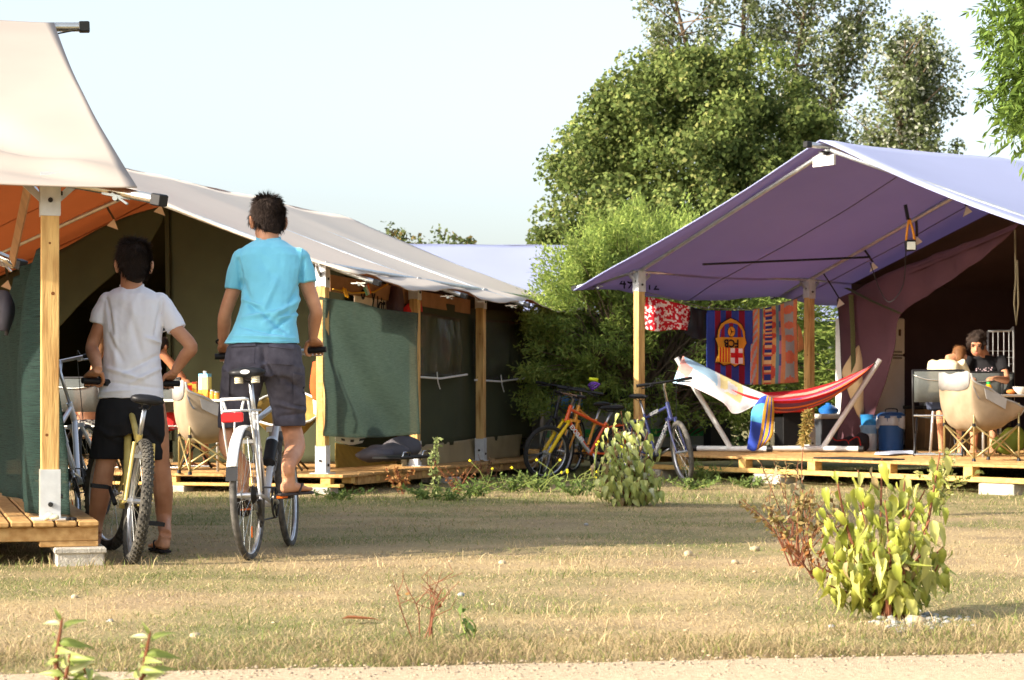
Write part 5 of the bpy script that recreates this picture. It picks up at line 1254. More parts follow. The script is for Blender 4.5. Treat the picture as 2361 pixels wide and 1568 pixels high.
def foot(mb, ankle, heel, toe, up=V((0, 0, 1)), k=1.0):
    ankle, heel, toe = V(ankle), V(heel), V(toe); d = (toe-heel).normalized(); L = (toe-heel).length; s = d.cross(up).normalized(); u = s.cross(d).normalized()
    mb.loft([(heel+d*.004+u*.03*k, s*.016, u*.016), (heel+d*.022+u*.034*k, s*.030*k, u*.032*k), (heel+d*L*.28+u*.036*k, s*.033*k, u*.034*k), (heel+d*L*.5+u*.030*k, s*.037*k, u*.027*k), (heel+d*L*.72+u*.021*k, s*.044*k, u*.018*k), (heel+d*L*.86+u*.015*k, s*.042*k, u*.012*k)], 14, e=2.3)
    limb(mb, [ankle, ankle.lerp(heel+d*L*.24+u*.04, .6), heel+d*L*.24+u*.035], [.036*k, .036*k, .034*k])
    for i in range(5):
        off = (-.036+.018*i); p = heel+d*L*(.84-.012*abs(i-1))+s*off*k+u*.014*k; limb(mb, [p, p+d*L*.08+u*.004, p+d*L*(.15-.012*i)-u*.002], [.0105*k, .010*k, .0085*k], 8)
    return s, d, u, L
def flip_flop(root, heel, toe, up=V((0, 0, 1)), m=None, name='flip_flop', k=1.0):
    heel, toe = V(heel), V(toe); d = (toe-heel).normalized(); s = d.cross(up).normalized(); u = s.cross(d).normalized(); L = (toe-heel).length+.03; h0 = heel-d*.012
    g = []
    prof = [(0, .012), (.02, .028), (.10, .034), (.3, .033), (.5, .036), (.72, .047), (.88, .044), (.97, .026), (1.0, .008)]
    rings = [(h0+d*L*t-u*.004, s*w*k, u*.0075) for t, w in prof]
    MBx = MB(); MBx.loft([(c, a, b) for c, a, b in rings], 12, e=4)
    o = MBx.build(name, m, root, smooth=True, auto=50)
    st = MB()
    for q in (-1, 1): st.tube(catmull([h0+d*L*.42+s*q*.038*k, h0+d*L*.55+s*q*.032*k+u*.045*k, h0+d*L*.74+u*.036*k, h0+d*L*.80+u*.004], 4), .006, 6)
    st.build('toe_strap', m, o, smooth=True)
def width(x0, x1, Z): return (x1-x0)/2*K*Z/F
def ringset(rows): return [(Q((l+r)/2, y, Z), V((width(l, r, Z), 0, 0)), V((0, dp, 0)) if not isinstance(dp, tuple) else V(dp)) for y, l, r, Z, dp in rows]
def cloth(root, mb, vox, name, m, fl, amp=.004, sm=3, seed=0, sc=14.0):
    me = remesh(mb, vox, sm); displace(me, folds(fl, amp, sc, seed)); smooth_on(me)
    bvh = BVHTree.FromPolygons([v.co.copy() for v in me.vertices], [tuple(p.vertices) for p in me.polygons])
    return link(name, place(me, root), m, root), bvh
def decal(root, bvh, poly_fn, nu, nv, off, name, m, th=.004):   # cloth patch sewn on: laid on the garment's own surface
    g = []
    for i in range(nu+1):
        row = []
        for j in range(nv+1):
            x, y = poly_fn(i/nu, j/nv); d = ray(x*K, y*K).normalized(); h = bvh.ray_cast(V((0, 0, CAMH)), d)
            row.append(h[0]-d*off if h[0] else None)
        g.append(row)
    flat = [p for r in g for p in r if p]
    if not flat: return None
    fb = sum(flat, V())/len(flat); g = [[p or fb for p in r] for r in g]
    b = V(g[1][0])-V(g[0][0]); a = V(g[0][1])-V(g[0][0])
    if b.cross(a).y > 0: g = [list(reversed(r)) for r in g]
    return MB().sheet(g, th).build(name, m, root, smooth=True, auto=50)
def quad(a, b, c, d): return lambda u, v: tuple((1-u)*((1-v)*a[i]+v*b[i])+u*((1-v)*d[i]+v*c[i]) for i in (0, 1))

# ---- boy in turquoise T-shirt on the silver bicycle
def boy_blue():
    gr, gl = B_WHITE['grips']; hx = (gr-gl).normalized(); fw = V((.097, .995, 0)); up = V((0, 0, 1))
    root = thing('person', 'boy in turquoise T-shirt and grey cargo shorts riding the silver bicycle', 'person', (-1.3, 11.1, 0))
    b = MB(); C = Q(617, 511, 11.44)
    at, R, s, f, u = head(b, C, V((-.36, .86, -.28)), up, 1.13)
    b.tube(catmull([Q(617, 520, 11.42), Q(617, 548, 11.38), Q(616, 575, 11.36)], 3), .062, 16)
    b.loft(ringset([(562, 588, 648, 11.36, .05), (584, 566, 680, 11.345, .06), (640, 580, 672, 11.31, .075), (720, 576, 664, 11.23, .07), (780, 560, 668, 11.17, .08), (830, 548, 672, 11.16, .08)]), 20)
    # arms to the grips
    for G, sh, el, inner, a1 in ((gl, Q(558, 612, 11.345), Q(520, 720, 11.34), 1, hx), (gr, Q(691, 610, 11.345), Q(728, 714, 11.36), -1, hx)):
        W = G-fw*.082+up*.062; fm = el.lerp(W, .35)
        limb(b, [sh, sh.lerp(el, .45), el, fm, el.lerp(W, .75), W], [.044, .042, .036, .039, .030, .0245]); hand_grip(b, G, hx, fw, up, W, inner)
    # legs
    pr, pl = B_WHITE['peds']
    rh = pr+V((.0, -.09, .018)); rt = rh+V((.125, .20, .004)); ra = rh+V((.03, .05, .085))
    limb(b, [Q(644, 810, 11.16), Q(652, 890, 11.26), Q(666, 962, 11.32), Q(680, 1030, 11.22), ra+V((0, 0, .07)), ra], [.088, .076, .056, .058, .040, .033]); foot(b, ra, rh, rt)
    lh = pl+V((-.01, -.16, .075)); lt = lh+V((-.012, .20, -.105)); la = lh+V((0, .045, .085))
    limb(b, [Q(572, 810, 11.16), Q(552, 890, 11.28), Q(535, 962, 11.36), Q(528, 1030, 11.26), la+V((0, 0, .08)), la], [.088, .076, .056, .056, .040, .033]); foot(b, la, lh, lt)
    me = remesh(b, .0055, 3); link('body', place(smooth_on(me), root), SKIN, root)
    FF = mat('dark_foam', srgb(66, 58, 56), rough=.8, var=.1)
    flip_flop(root, rh, rt, m=FF); flip_flop(root, lh, lt, m=FF)
    hair(root, at, R, HAIRD, 1.13, seed=2, n=7000, ln=.034); face_parts(root, at, R, brow=HAIRD)
    gl_ = MB()
    for q in (-1, 1):
        gl_.torus(at(q*.034, .094, .008), .019, .0017, R, 20, 6); gl_.tube([at(q*.053, .092, .010), at(q*.076, .06, .012), at(q*.079, -.004, .012), at(q*.078, -.02, -.004)], .0018, 5)
    gl_.tube([at(-.015, .096, .010), at(.015, .096, .010)], .0016, 5); gl_.build('glasses', BLACKP, root)
    TSH = mat('turquoise_jersey', srgb(116, 196, 222), rough=.9, var=.05, scale=5, bump=.12, bscale=420, sheen=.2)
    t = MB(); t.loft(ringset([(551, 592, 648, 11.375, .052), (560, 576, 664, 11.365, .074), (572, 558, 684, 11.35, .092), (590, 545, 700, 11.34, .107), (620, 548, 698, 11.32, .118), (655, 557, 692, 11.295, .122), (700, 556, 688, 11.25, .118), (740, 545, 684, 11.205, .116), (768, 530, 687, 11.17, .124), (792, 517, 692, 11.15, .130)]), 28, e=2.25)
    t.ball(Q(561, 599, 11.345), .066, 16); t.tube(catmull([Q(559, 604, 11.345), Q(547, 632, 11.34), Q(540, 668, 11.335)], 4), list(np.linspace(.064, .0535, 9)), 18)
    t.ball(Q(688, 598, 11.345), .066, 16); t.tube(catmull([Q(690, 603, 11.345), Q(702, 628, 11.34), Q(709, 653, 11.335)], 4), list(np.linspace(.064, .0535, 9)), 18)
    fl = [((575, 700), (660, 762), 8, -.012), ((560, 735), (640, 720), 7, .012), ((556, 752), (650, 770), 6, -.010), ((690, 690), (610, 745), 8, .013), ((690, 715), (620, 765), 6, -.010), ((640, 640), (600, 730), 10, .008), ((560, 650), (585, 720), 9, -.009), ((688, 660), (660, 720), 8, -.009), ((540, 775), (680, 780), 5, .008), ((548, 600), (560, 660), 6, -.012), ((700, 598), (692, 655), 6, -.012), ((600, 600), (650, 650), 16, -.005), ((560, 690), (600, 705), 5, .010), ((640, 735), (686, 725), 5, .009)]
    so, bv0 = cloth(root, t, .005, 'tshirt', TSH, fl, .0045, seed=4, sc=17)
    MB().tube([Q(619, 551, 11.375)+V((math.cos(a)*.064, math.sin(a)*.058, .004-.012*math.sin(a)*-1)) for a in np.linspace(0, 2*math.pi, 25)[:-1]], .007, 8, closed=True).build('collar', TSH, so, smooth=True)
    for q in (((551, 576), (554, 576), (564, 656), (561, 656)), ((693, 574), (696, 574), (691, 652), (688, 652)), ((520, 782), (690, 786), (690, 788), (520, 784)), ((519, 660), (560, 662), (560, 664), (519, 662)), ((689, 646), (729, 644), (729, 646), (689, 648))):
        p_ = decal(root, bv0, quad(*q), 16, 3 if q[1][0]-q[0][0] < 5 else 16, .0012, 'seam', TSH, .002)
        if p_: p_.parent = so
    SH = mat('charcoal_twill', srgb(88, 86, 98), rough=.95, c2=srgb(66, 64, 76), scale=22, bump=.15, bscale=260)
    t = MB(); t.loft(ringset([(776, 552, 668, 11.175, .085), (800, 523, 694, 11.155, .13), (840, 516, 699, 11.16, .135), (870, 512, 702, 11.18, .125)]), 26, e=2.3)
    t.loft(ringset([(845, 513, 612, 11.17, .120), (890, 508, 606, 11.22, .112), (940, 504, 592, 11.28, .105), (986, 502, 582, 11.32, .100)]), 22, e=2.2)
    t.loft(ringset([(845, 604, 702, 11.17, .120), (890, 612, 704, 11.22, .112), (940, 625, 706, 11.27, .105), (982, 633, 704, 11.29, .100)]), 22, e=2.2)
    fl = [((607, 800), (607, 870), 9, -.012), ((560, 870), (610, 840), 8, .010), ((650, 870), (700, 900), 8, -.010), ((640, 930), (700, 945), 7, .009), ((510, 905), (560, 930), 7, -.009), ((645, 960), (700, 955), 6, -.007), ((520, 850), (560, 880), 6, .009), ((612, 830), (640, 880), 7, -.012)]
    so, bv = cloth(root, t, .006, 'shorts', SH, fl, .004, seed=9)
    for q in (((535, 785), (588, 782), (586, 838), (533, 835)), ((622, 784), (676, 790), (676, 842), (620, 838))):
        p_ = decal(root, bv, quad(*q), 8, 8, .003, 'back_pocket', SH); 
        if p_: p_.parent = so
        (x0, y0), (x1, y1), (x2, y2), (x3, y3) = q
        p_ = decal(root, bv, quad((x0-2, y0-2), (x1+2, y1-2), (x1+2, y1+16), (x0-2, y0+16)), 4, 8, .007, 'pocket_flap', SH)
        if p_: p_.parent = so
    p_ = decal(root, bv, quad((676, 860), (702, 866), (703, 935), (676, 930)), 8, 6, .007, 'cargo_pocket', SH)
    if p_: p_.parent = so
    p_ = decal(root, bv, quad((506, 860), (530, 856), (528, 925), (504, 930)), 8, 6, .007, 'cargo_pocket', SH)
    if p_: p_.parent = so
    Wl = gl-fw*.082+up*.062; MB().torus(Wl+V((-.002, -.012, .014)), .029, .006, Matrix.Rotation(math.radians(62), 3, 'X'), 18, 6).build('wrist_band', BLACKP, root, smooth=True)
boy_blue()

# ---- boy in white T-shirt standing over the yellow mountain bike
def boy_white():
    gr, gl = B_YEL['grips']; hx = (gr-gl).normalized(); fw = V((-hx.y, hx.x, 0)); up = V((0, 0, 1))
    root = thing('person', 'boy in white T-shirt and black shorts standing over the yellow bicycle', 'person', (-2.1, 11.3, 0))
    b = MB(); C = Q(308, 611, 11.47)
    at, R, s, f, u = head(b, C, V((-.30, .93, -.12)), up, 1.12)
    b.tube(catmull([Q(304, 625, 11.45), Q(303, 650, 11.43), Q(303, 675, 11.41)], 3), .06, 16)
    b.loft(ringset([(668, 280, 332, 11.42, .045), (692, 258, 358, 11.41, .06), (750, 262, 350, 11.39, .07), (830, 264, 346, 11.37, .07), (890, 258, 352, 11.36, .075), (950, 250, 360, 11.35, .08)]), 20)
    sh = Q(246, 712, 11.405); el = Q(212, 800, 11.36); W = gl-fw*.085+up*.058
    limb(b, [sh, sh.lerp(el, .5), el, el.lerp(W, .4), el.lerp(W, .8), W], [.042, .041, .036, .038, .029, .0245]); hand_grip(b, gl, hx, fw, up, W, 1)
    sh = Q(374, 722, 11.40); el = Q(441, 799, 11.34); W = gr-fw*.075+up*.062
    limb(b, [sh, sh.lerp(el, .5), el, el.lerp(W, .35), el.lerp(W, .8), W], [.036, .040, .037, .037, .029, .0245]); hand_grip(b, gr, hx, fw, up, W, -1)
    # legs: feet flat on the ground either side of the bicycle
    lh = onflat(219*K, 1266*K, .016); lt = lh+V((-.06, .235, 0)); la = lh+V((-.005, .045, .085))
    limb(b, [Q(262, 935, 11.35), Q(256, 1000, 11.36), Q(243, 1070, 11.36), Q(232, 1140, 11.38), Q(222, 1200, 11.42), la], [.085, .075, .055, .057, .042, .034]); foot(b, la, lh, lt)
    rh = onflat(383*K, 1270*K, .016); rt = rh+V((-.10, .225, 0)); ra = rh+V((-.012, .045, .085))
    limb(b, [Q(345, 935, 11.35), Q(358, 1000, 11.38), Q(368, 1065, 11.40), Q(376, 1130, 11.42), Q(378, 1195, 11.45), ra], [.085, .075, .055, .056, .042, .034]); foot(b, ra, rh, rt)
    me = remesh(b, .0055, 3); link('body', place(smooth_on(me), root), SKIN, root)
    FF = mat('black_foam', srgb(36, 34, 34), rough=.8, var=.1)
    flip_flop(root, lh, lt, m=FF); flip_flop(root, rh, rt, m=FF)
    hair(root, at, R, HAIRD, 1.13, seed=5, n=7500, ln=.038, nape=-.062); face_parts(root, at, R, brow=HAIRD)
    TSH = mat('white_jersey', srgb(242, 242, 248), rough=.9, var=.03, scale=5, bump=.12, bscale=420, sheen=.2)
    t = MB(); t.loft(ringset([(660, 279, 331, 11.435, .05), (668, 262, 350, 11.425, .07), (678, 246, 368, 11.415, .085), (694, 234, 382, 11.41, .098), (725, 234, 381, 11.40, .108), (760, 238, 374, 11.385, .112), (810, 240, 369, 11.37, .110), (850, 236, 371, 11.36, .112), (890, 230, 376, 11.35, .118), (918, 226, 379, 11.345, .122)]), 28, e=2.25)
    t.ball(Q(251, 699, 11.41), .062, 16); t.tube(catmull([Q(248, 704, 11.41), Q(234, 726, 11.395), Q(225, 748, 11.385)], 4), list(np.linspace(.06, .052, 9)), 18)
    t.ball(Q(367, 699, 11.41), .062, 16); t.tube(catmull([Q(372, 704, 11.41), Q(392, 732, 11.395), Q(408, 760, 11.385)], 4), list(np.linspace(.06, .056, 9)), 18)
    fl = [((250, 850), (330, 875), 7, .010), ((365, 820), (280, 860), 7, -.010), ((368, 850), (300, 885), 6, .009), ((300, 730), (330, 830), 11, -.007), ((260, 720), (270, 850), 10, .008), ((245, 690), (262, 770), 6, -.010), ((375, 690), (360, 770), 6, -.011), ((240, 880), (370, 895), 5, -.007), ((340, 780), (368, 790), 6, .010), ((310, 690), (300, 760), 12, .006), ((235, 905), (300, 900), 5, .008), ((250, 770), (280, 830), 7, -.008)]
    so, bv0 = cloth(root, t, .005, 'tshirt', TSH, fl, .0045, seed=14, sc=17)
    MB().tube([Q(304, 660, 11.435)+V((math.cos(a)*.062, math.sin(a)*.055, .004-.012*math.sin(a)*-1)) for a in np.linspace(0, 2*math.pi, 25)[:-1]], .007, 8, closed=True).build('collar', TSH, so, smooth=True)
    for q in (((243, 690), (246, 690), (252, 765), (249, 765)), ((369, 688), (372, 688), (368, 765), (365, 765)), ((228, 908), (378, 910), (378, 912), (228, 910)), ((208, 741), (244, 744), (244, 746), (208, 743)), ((374, 764), (424, 748), (425, 750), (375, 766))):
        p_ = decal(root, bv0, quad(*q), 16, 3 if q[1][0]-q[0][0] < 5 else 16, .0012, 'seam', TSH, .002)
        if p_: p_.parent = so
    SH = mat('black_jersey', srgb(30, 30, 33), rough=.85, var=.12, scale=8, bump=.08, bscale=200)
    t = MB(); t.loft(ringset([(905, 234, 373, 11.35, .112), (940, 223, 380, 11.35, .125), (980, 219, 382, 11.35, .128), (1005, 216, 383, 11.36, .122)]), 26, e=2.3)
    t.loft(ringset([(985, 216, 302, 11.36, .115), (1020, 210, 301, 11.37, .108), (1058, 206, 300, 11.38, .105)]), 22, e=2.2)
    t.loft(ringset([(985, 298, 383, 11.36, .115), (1020, 300, 383, 11.38, .108), (1060, 303, 382, 11.40, .105)]), 22, e=2.2)
    cloth(root, t, .006, 'shorts', SH, [((300, 950), (300, 1040), 10, -.012), ((230, 990), (280, 1020), 9, .008), ((330, 980), (375, 1030), 9, -.008)], .004, seed=19)
boy_white()

# ---- seated figures
def seated(label, hip, face, cols, headp=None, lean=.1, k=1.0, hairm=None, style='short', shirt=True, arms='table', skin=None, vox=.011, shoes=False, shirt_long=True, table_h=None, seat_h=.43, pattern=None):
    hip = V(hip); f = V((face[0], face[1], 0)).normalized(); up = V((0, 0, 1)); s = f.cross(up); skin = skin or SKIN
    root = thing('person', label, 'person', (hip.x, hip.y, hip.z-seat_h*1.0)); b = MB()
    ch = hip+up*.36*k+f*lean*.75; nb = hip+up*.50*k+f*lean*1.1; C = V(headp) if headp else hip+up*.68*k+f*(lean*1.7)
    at, R, s_, f_, u_ = head(b, C, (f+V((0, 0, -.35))), up, .97*k)
    b.tube(catmull([C-up*.05-f*.02, C.lerp(nb, .5)-f*.02, nb], 3), .05*k, 12)
    tr = [(hip+up*.02, .155, .11), (hip+up*.12*k+f*lean*.2, .145, .105), (hip+up*.26*k+f*lean*.5, .15, .105), (ch, .165, .11), (ch+up*.09*k, .16, .09), (nb, .09, .06)]
    b.loft([(c, s*w*k*.92, f*d*k*.92) for c, w, d in tr], 20)
    for q in (-1, 1):
        sh = nb+s*q*.165*k-up*.03*k; 
        if arms == 'table': el = sh+f*.16*k-up*.22*k+s*q*.06; W = el+f*.20*k+up*.02-s*q*.10; hd = f-s*q*.4
        elif arms == 'lap': el = sh+f*.05-up*.26*k+s*q*.04; W = el+f*.2*k-up*.03-s*q*.06; hd = f-up*.2
        limb(b, [sh, sh.lerp(el, .5), el, el.lerp(W, .4), W], [.047*k, .041*k, .036*k, .036*k, .025*k], 10); hand_rest(b, W, hd, up, -q if True else q, k)
        kn = hip+f*.40*k+s*q*.10+up*.03; an = V((kn.x, kn.y, hip.z-seat_h+.085))+f*.02
        limb(b, [hip+s*q*.08*k, hip.lerp(kn, .5)+s*q*.05, kn, kn.lerp(an, .35)-f*.015, kn.lerp(an, .8), an], [.085*k, .075*k, .056*k, .054*k, .037*k, .033*k], 12)
        he = V((an.x, an.y, hip.z-seat_h+.012))-f*.04; foot(b, an, he, he+f*.24*k, k=.95*k)
    link('body', place(smooth_on(remesh(b, vox, 2)), root), skin, root)
    hair(root, at, R, hairm or HAIRD, .98*k, style, seed=7, n=900, vox=.009); face_parts(root, at, R, k, brow=hairm or HAIRD)
    if shirt:
        t = MB(); t.loft([(c, s*w*k*(1.04 if i < 5 else .9), f*d*k*1.06) for i, (c, w, d) in enumerate(tr)], 22)
        for q in (-1, 1):
            sh = nb+s*q*.155*k-up*.03*k; el = (nb+s*q*.165*k-up*.03*k)+(f*.16*k-up*.22*k+s*q*.06 if arms == 'table' else f*.05-up*.26*k+s*q*.04)
            t.tube([sh, sh.lerp(el, .6)], [.062*k, .056*k], 12)
        me = remesh(t, vox, 2); displace(me, folds([], .007, 11, 3)); link('tshirt', place(smooth_on(me), root), cols[0], root)
    t = MB(); t.loft([(hip+up*.12*k, s*.148*k, f*.11*k), (hip+up*.03, s*.165*k, f*.12*k), (hip-up*.07*k, s*.165*k, f*.11*k)], 20)
    for q in (-1, 1): kn = hip+f*.40*k+s*q*.10+up*.03; t.tube([hip+s*q*.08*k, hip.lerp(kn, .85)+s*q*.02], [.098*k, .085*k], 14)
    me = remesh(t, vox, 2); displace(me, folds([], .007, 11, 5)); link('shorts', place(smooth_on(me), root), cols[1], root)
    return root, at, R, nb, s, f
CREAMJ = mat('cream_jersey', srgb(226, 212, 176), rough=.9, var=.05, bump=.1, bscale=300); NAVY = mat('navy_twill', srgb(60, 66, 84), rough=.9, var=.1)
BLACKJ = mat('black_tshirt', srgb(26, 25, 28), rough=.9, var=.1)
def rpt(x, y, Z): return Q(x, y, Z)
hb_ = rpt(2170, 930, 21.3)
seated('boy in cream T-shirt sitting with his back turned under the blue tent', hb_, (.45, .9), (CREAMJ, NAVY), headp=rpt(2212, 822, 21.55), lean=.2, k=.92, hairm=HAIRB, seat_h=hb_.z-.27, arms='table')
hw = rpt(2275, 935, 22.75)
wr_, at_, R_, nb_, s_, f_ = seated('woman with dark curly hair in black printed T-shirt leaning over the table', hw, (-.30, -.95), (BLACKJ, NAVY), headp=rpt(2252, 795, 22.35), lean=.24, k=1.1, hairm=HAIRD, style='curly', seat_h=hw.z-.27, arms='table')
pr_ = MB(); rr = random.Random(8); pc = nb_-V((0, 0, .17))+f_*.085
for i in range(46):
    q = pc+s_*rr.uniform(-.09, .09)+V((0, 0, rr.uniform(-.035, .035)))+f_*.012; w = rr.uniform(.004, .011)
    pr_.box(q, (w, .004, w*1.3), Matrix((s_, f_, V((0, 0, 1)))).transposed())
pr_.build('shirt_print', mat('pale_print', srgb(206, 180, 186), rough=.8), wr_)
hp_ = Q(202, 992, 19.75)
seated('bare backed child with long hair sitting in a mesh chair behind the boy in white', hp_, (.25, .97), (None, mat('flowered_shorts', srgb(196, 190, 180), rough=.85, c2=srgb(70, 60, 62), scale=26, ramp=(.45, .55))), headp=Q(232, 800, 19.95), lean=.08, k=.86, hairm=HAIRB, style='long', shirt=False, skin=SKINT, seat_h=hp_.z-.175, arms='lap')
hp_ = Q(402, 975, 20.1)
seated('child in red shorts sitting at the table half hidden by the boy in white', hp_, (.5, .85), (None, mat('red_cotton', srgb(190, 36, 34), rough=.85)), headp=Q(372, 800, 20.2), lean=.12, k=.85, hairm=HAIRD, shirt=False, skin=SKINT, seat_h=hp_.z-.175, arms='lap')
# ------------------------------------------------------------------ camping furniture and belongings
PRINT = mat('printed_cloth', (1, 1, 1, 1), rough=.9, var=.12, scale=30, attr=True, bump=.15, bscale=300)
PACK = mat('printed_card', (1, 1, 1, 1), rough=.5, var=.05, scale=10, attr=True)
def c3(r, g, b): return srgb(r, g, b)
def printed(ctrl, nu, nv, fn, name, label, cat, parent=None, th=.004, amp=.0, sc=6, d=V((0, 1, 0)), group=None, m=None):
    """cloth with a printed pattern: fn(u, v) gives the ink colour of each woven cell"""
    g = patch(ctrl, nu, nv)
    if amp: g = [[p+d*(amp*N(p.x*sc, p.z*sc*.5, p.y*sc)) for p in r] for r in g]
    R, Cn = len(g)-1, len(g[0])-1; b = MB(); b.sheet(g, th)
    cols_ = [fn((i+.5)/R, (j+.5)/Cn) for i in range(R) for j in range(Cn)]
    per = cols_+cols_+[cols_[0]]*(len(b.f)-2*len(cols_))
    o = b.build(name, m or PRINT, parent, smooth=True, fcol=per)
    if label: tag(o, label, cat, group)
    return o
TANF = mat('tan_polyester', srgb(164, 145, 120), rough=.85, c2=srgb(134, 116, 92), scale=5, bump=.15, bscale=200); GREYF = mat('grey_trim', srgb(150, 146, 142), rough=.85)
GOLDT = mat('champagne_tube', srgb(176, 158, 108), rough=.35, var=.08, metal=.6)
def camp_chair(label, P0, fwd):
    f = V((fwd[0], fwd[1], 0)).normalized(); s = V((f.y, -f.x, 0))            # s = towards the camera side
    M = Matrix.Translation(V(P0)) @ Matrix((f, -s, V((0, 0, 1)))).transposed().to_4x4()
    root = thing('camp_chair', label, 'camp chair', M=M, group='tan folding camp chairs')
    W, D = .52, .50; C = {(0, 0): V((0, 0, 0)), (0, 1): V((0, W, 0)), (1, 0): V((D, 0, 0)), (1, 1): V((D, W, 0))}
    L = dict(local=True)
    for (i, j), p in C.items():
        top = V((p.x, p.y, .74 if i == 0 else .56)); o = MB().tube([p+V((0, 0, .02)), top], .0095, 8).build('pole', GOLDT, root, smooth=True, **L)
        MB().tube([p, p+V((0, 0, .03))], [.022, .016], 10).build('foot', BLACKP, o, **L); MB().tube([V((p.x, p.y, .335)), V((p.x, p.y, .365))], .017, 8).build('collar', BLACKP, o, **L)
    for a, b in (((0, 0), (0, 1)), ((0, 0), (1, 0)), ((1, 0), (1, 1)), ((0, 1), (1, 1))):
        for p, q in ((a, b), (b, a)): MB().tube([C[p]+V((0, 0, .03)), C[q]+V((0, 0, .35))], .0085, 8).build('cross_tube', GOLDT, root, smooth=True, **L)
    bt = -.06
    rows = [[V((D+.06, -.02, .52)), V((D+.03, .05, .43)), V((D+.01, W/2, .38)), V((D+.03, W-.05, .43)), V((D+.06, W+.02, .52))],
            [V((.30, -.04, .62)), V((.30, .02, .36)), V((.30, W/2, .30)), V((.30, W-.02, .36)), V((.30, W+.04, .62))],
            [V((.10, -.04, .71)), V((.08, .0, .36)), V((.06, W/2, .31)), V((.08, W, .36)), V((.10, W+.04, .71))],
            [V((-.02, -.03, .77)), V((-.03, .01, .50)), V((-.05, W/2, .48)), V((-.03, W-.01, .50)), V((-.02, W+.03, .77))],
            [V((bt+.02, -.01, .84)), V((bt, .03, .85)), V((bt-.02, W/2, .83)), V((bt, W-.03, .85)), V((bt+.02, W+.01, .84))]]
    g = patch(rows, 5, 6); g = [[p+V((0, 0, .02*N(p.x*9, p.y*9, p.z*6))) for p in r] for r in g]
    so = MB().sheet(g, .006).build('seat_sling', TANF, root, smooth=True, **L)
    MB().tube([r[0] for r in g], .011, 8).build('arm_piping', GREYF, so, smooth=True, **L); MB().tube([r[-1] for r in g], .011, 8).build('arm_piping', GREYF, so, smooth=True, **L)
    MB().tube(g[0], .011, 8).build('front_piping', GREYF, so, smooth=True, **L)
    MB().sheet([[p+V((-.012, 0, .008)) for p in g[-1]], [p+V((-.015, 0, .0)) for p in g[-3]]], .006).build('head_band', GREYF, so, smooth=True, **L)
    MB().sheet([[V((.08, -.052, .70)), V((.33, -.052, .60))], [V((.10, -.055, .60)), V((.31, -.055, .50))]], .006).build('side_pocket', GREYF, so, **L)
    MB().tube(catmull([V((bt+.03, -.02, .74)), V((bt+.05, -.05, .66)), V((bt+.09, -.04, .60)), V((bt+.07, -.02, .72))], 4), .010, 6, flat=.3).build('carry_strap', GREYF, so, **L)
    return root
camp_chair('tan camp chair standing behind the legs of the boy in blue', onflat(189.9, 475.0, .175), (.93, .34))
camp_chair('tan camp chair at the right edge of the blue tent deck', onflat(973.9, 461.8, .27), (.93, .34))
MESHF = mat('grey_mesh', srgb(96, 100, 98), rough=.7, var=.1, scale=80, transl=.2, alpha=.78); DARKT = mat('dark_frame', srgb(34, 34, 36), rough=.4, var=.1, metal=.3)
def mesh_chair(label, P0, fwd, arcs=True):
    f = V((fwd[0], fwd[1], 0)).normalized(); s = V((f.y, -f.x, 0))
    M = Matrix.Translation(V(P0)) @ Matrix((s, f, V((0, 0, 1)))).transposed().to_4x4()
    root = thing('folding_chair', label, 'chair', M=M, group='black mesh folding chairs'); L = dict(local=True)
    for q in (-1, 1):
        x = q*.255; MB().tube([V((x, -.12, .90)), V((x, -.07, .62)), V((x, .0, .40)), V((x, .36, .02))], .0125, 8).build('back_leg', DARKT, root, smooth=True, **L)
        MB().tube([V((x*.94, .40, .44)), V((x*.94, .10, .22)), V((x*.94, -.12, .02))], .0125, 8).build('front_leg', DARKT, root, smooth=True, **L)
        MB().tube([V((x, -.07, .64)), V((x, .2, .66)), V((x, .36, .64))], .016, 8).build('armrest', DARKT, root, smooth=True, **L)
    bk = [[V((q*.25, -.118-.015*(1-q*q), .885)) for q in np.linspace(-1, 1, 9)], [V((q*.25, -.095-.03*(1-q*q), .74)) for q in np.linspace(-1, 1, 9)], [V((q*.25, -.06-.02*(1-q*q), .57)) for q in np.linspace(-1, 1, 9)]]
    bo = MB().sheet(bk, .003).build('back_panel', MESHF, root, smooth=True, **L)
    MB().tube([V((-.255, -.12, .895)), V((.255, -.12, .895))], .010, 8).build('top_rail', DARKT, bo, **L); MB().tube(catmull([V((-.25, -.115, .85)), V((-.1, -.14, .80)), V((.1, -.14, .80)), V((.25, -.115, .85))], 4), .006, 6).build('back_bar', STEEL, bo, smooth=True, **L)
    MB().sheet([[V((q*.25, y, .425-.02*(1-q*q))) for q in np.linspace(-1, 1, 7)] for y in (-.02, .2, .42)], .005).build('seat_panel', MESHF, root, smooth=True, **L)
    MB().tube([V((-.25, -.03, .43)), V((.25, -.03, .43))], .010, 8).build('seat_rail', STEEL, root, **L)
    MB().tube([V((-.24, -.12, .03)), V((.24, -.12, .03))], .010, 8).build('floor_rail', STEEL, root, **L); MB().tube([V((-.24, .36, .03)), V((.24, .36, .03))], .010, 8).build('floor_rail', STEEL, root, **L)
    return root
mesh_chair('black mesh chair under the boy in cream T-shirt', V((hb_.x-.06, hb_.y-.16, .27)), (.25, .97))
mesh_chair('empty black mesh chair right of the boy in cream T-shirt', onflat(972, 454.5, .27)+V((.06, .0, 0)), (.1, .995))
mesh_chair('dark mesh chair under the bare backed child behind the yellow bicycle', V((Q(202, 992, 19.75).x-.05, 19.6, .175)), (.25, .97))
mesh_chair('dark mesh chair under the child in red shorts', V((Q(402, 975, 20.1).x-.05, 20.0, .175)), (.5, .85))
mesh_chair('dark chair under the woman behind the table', V((hw.x+.05, hw.y+.1, .27)), (-.30, -.95))
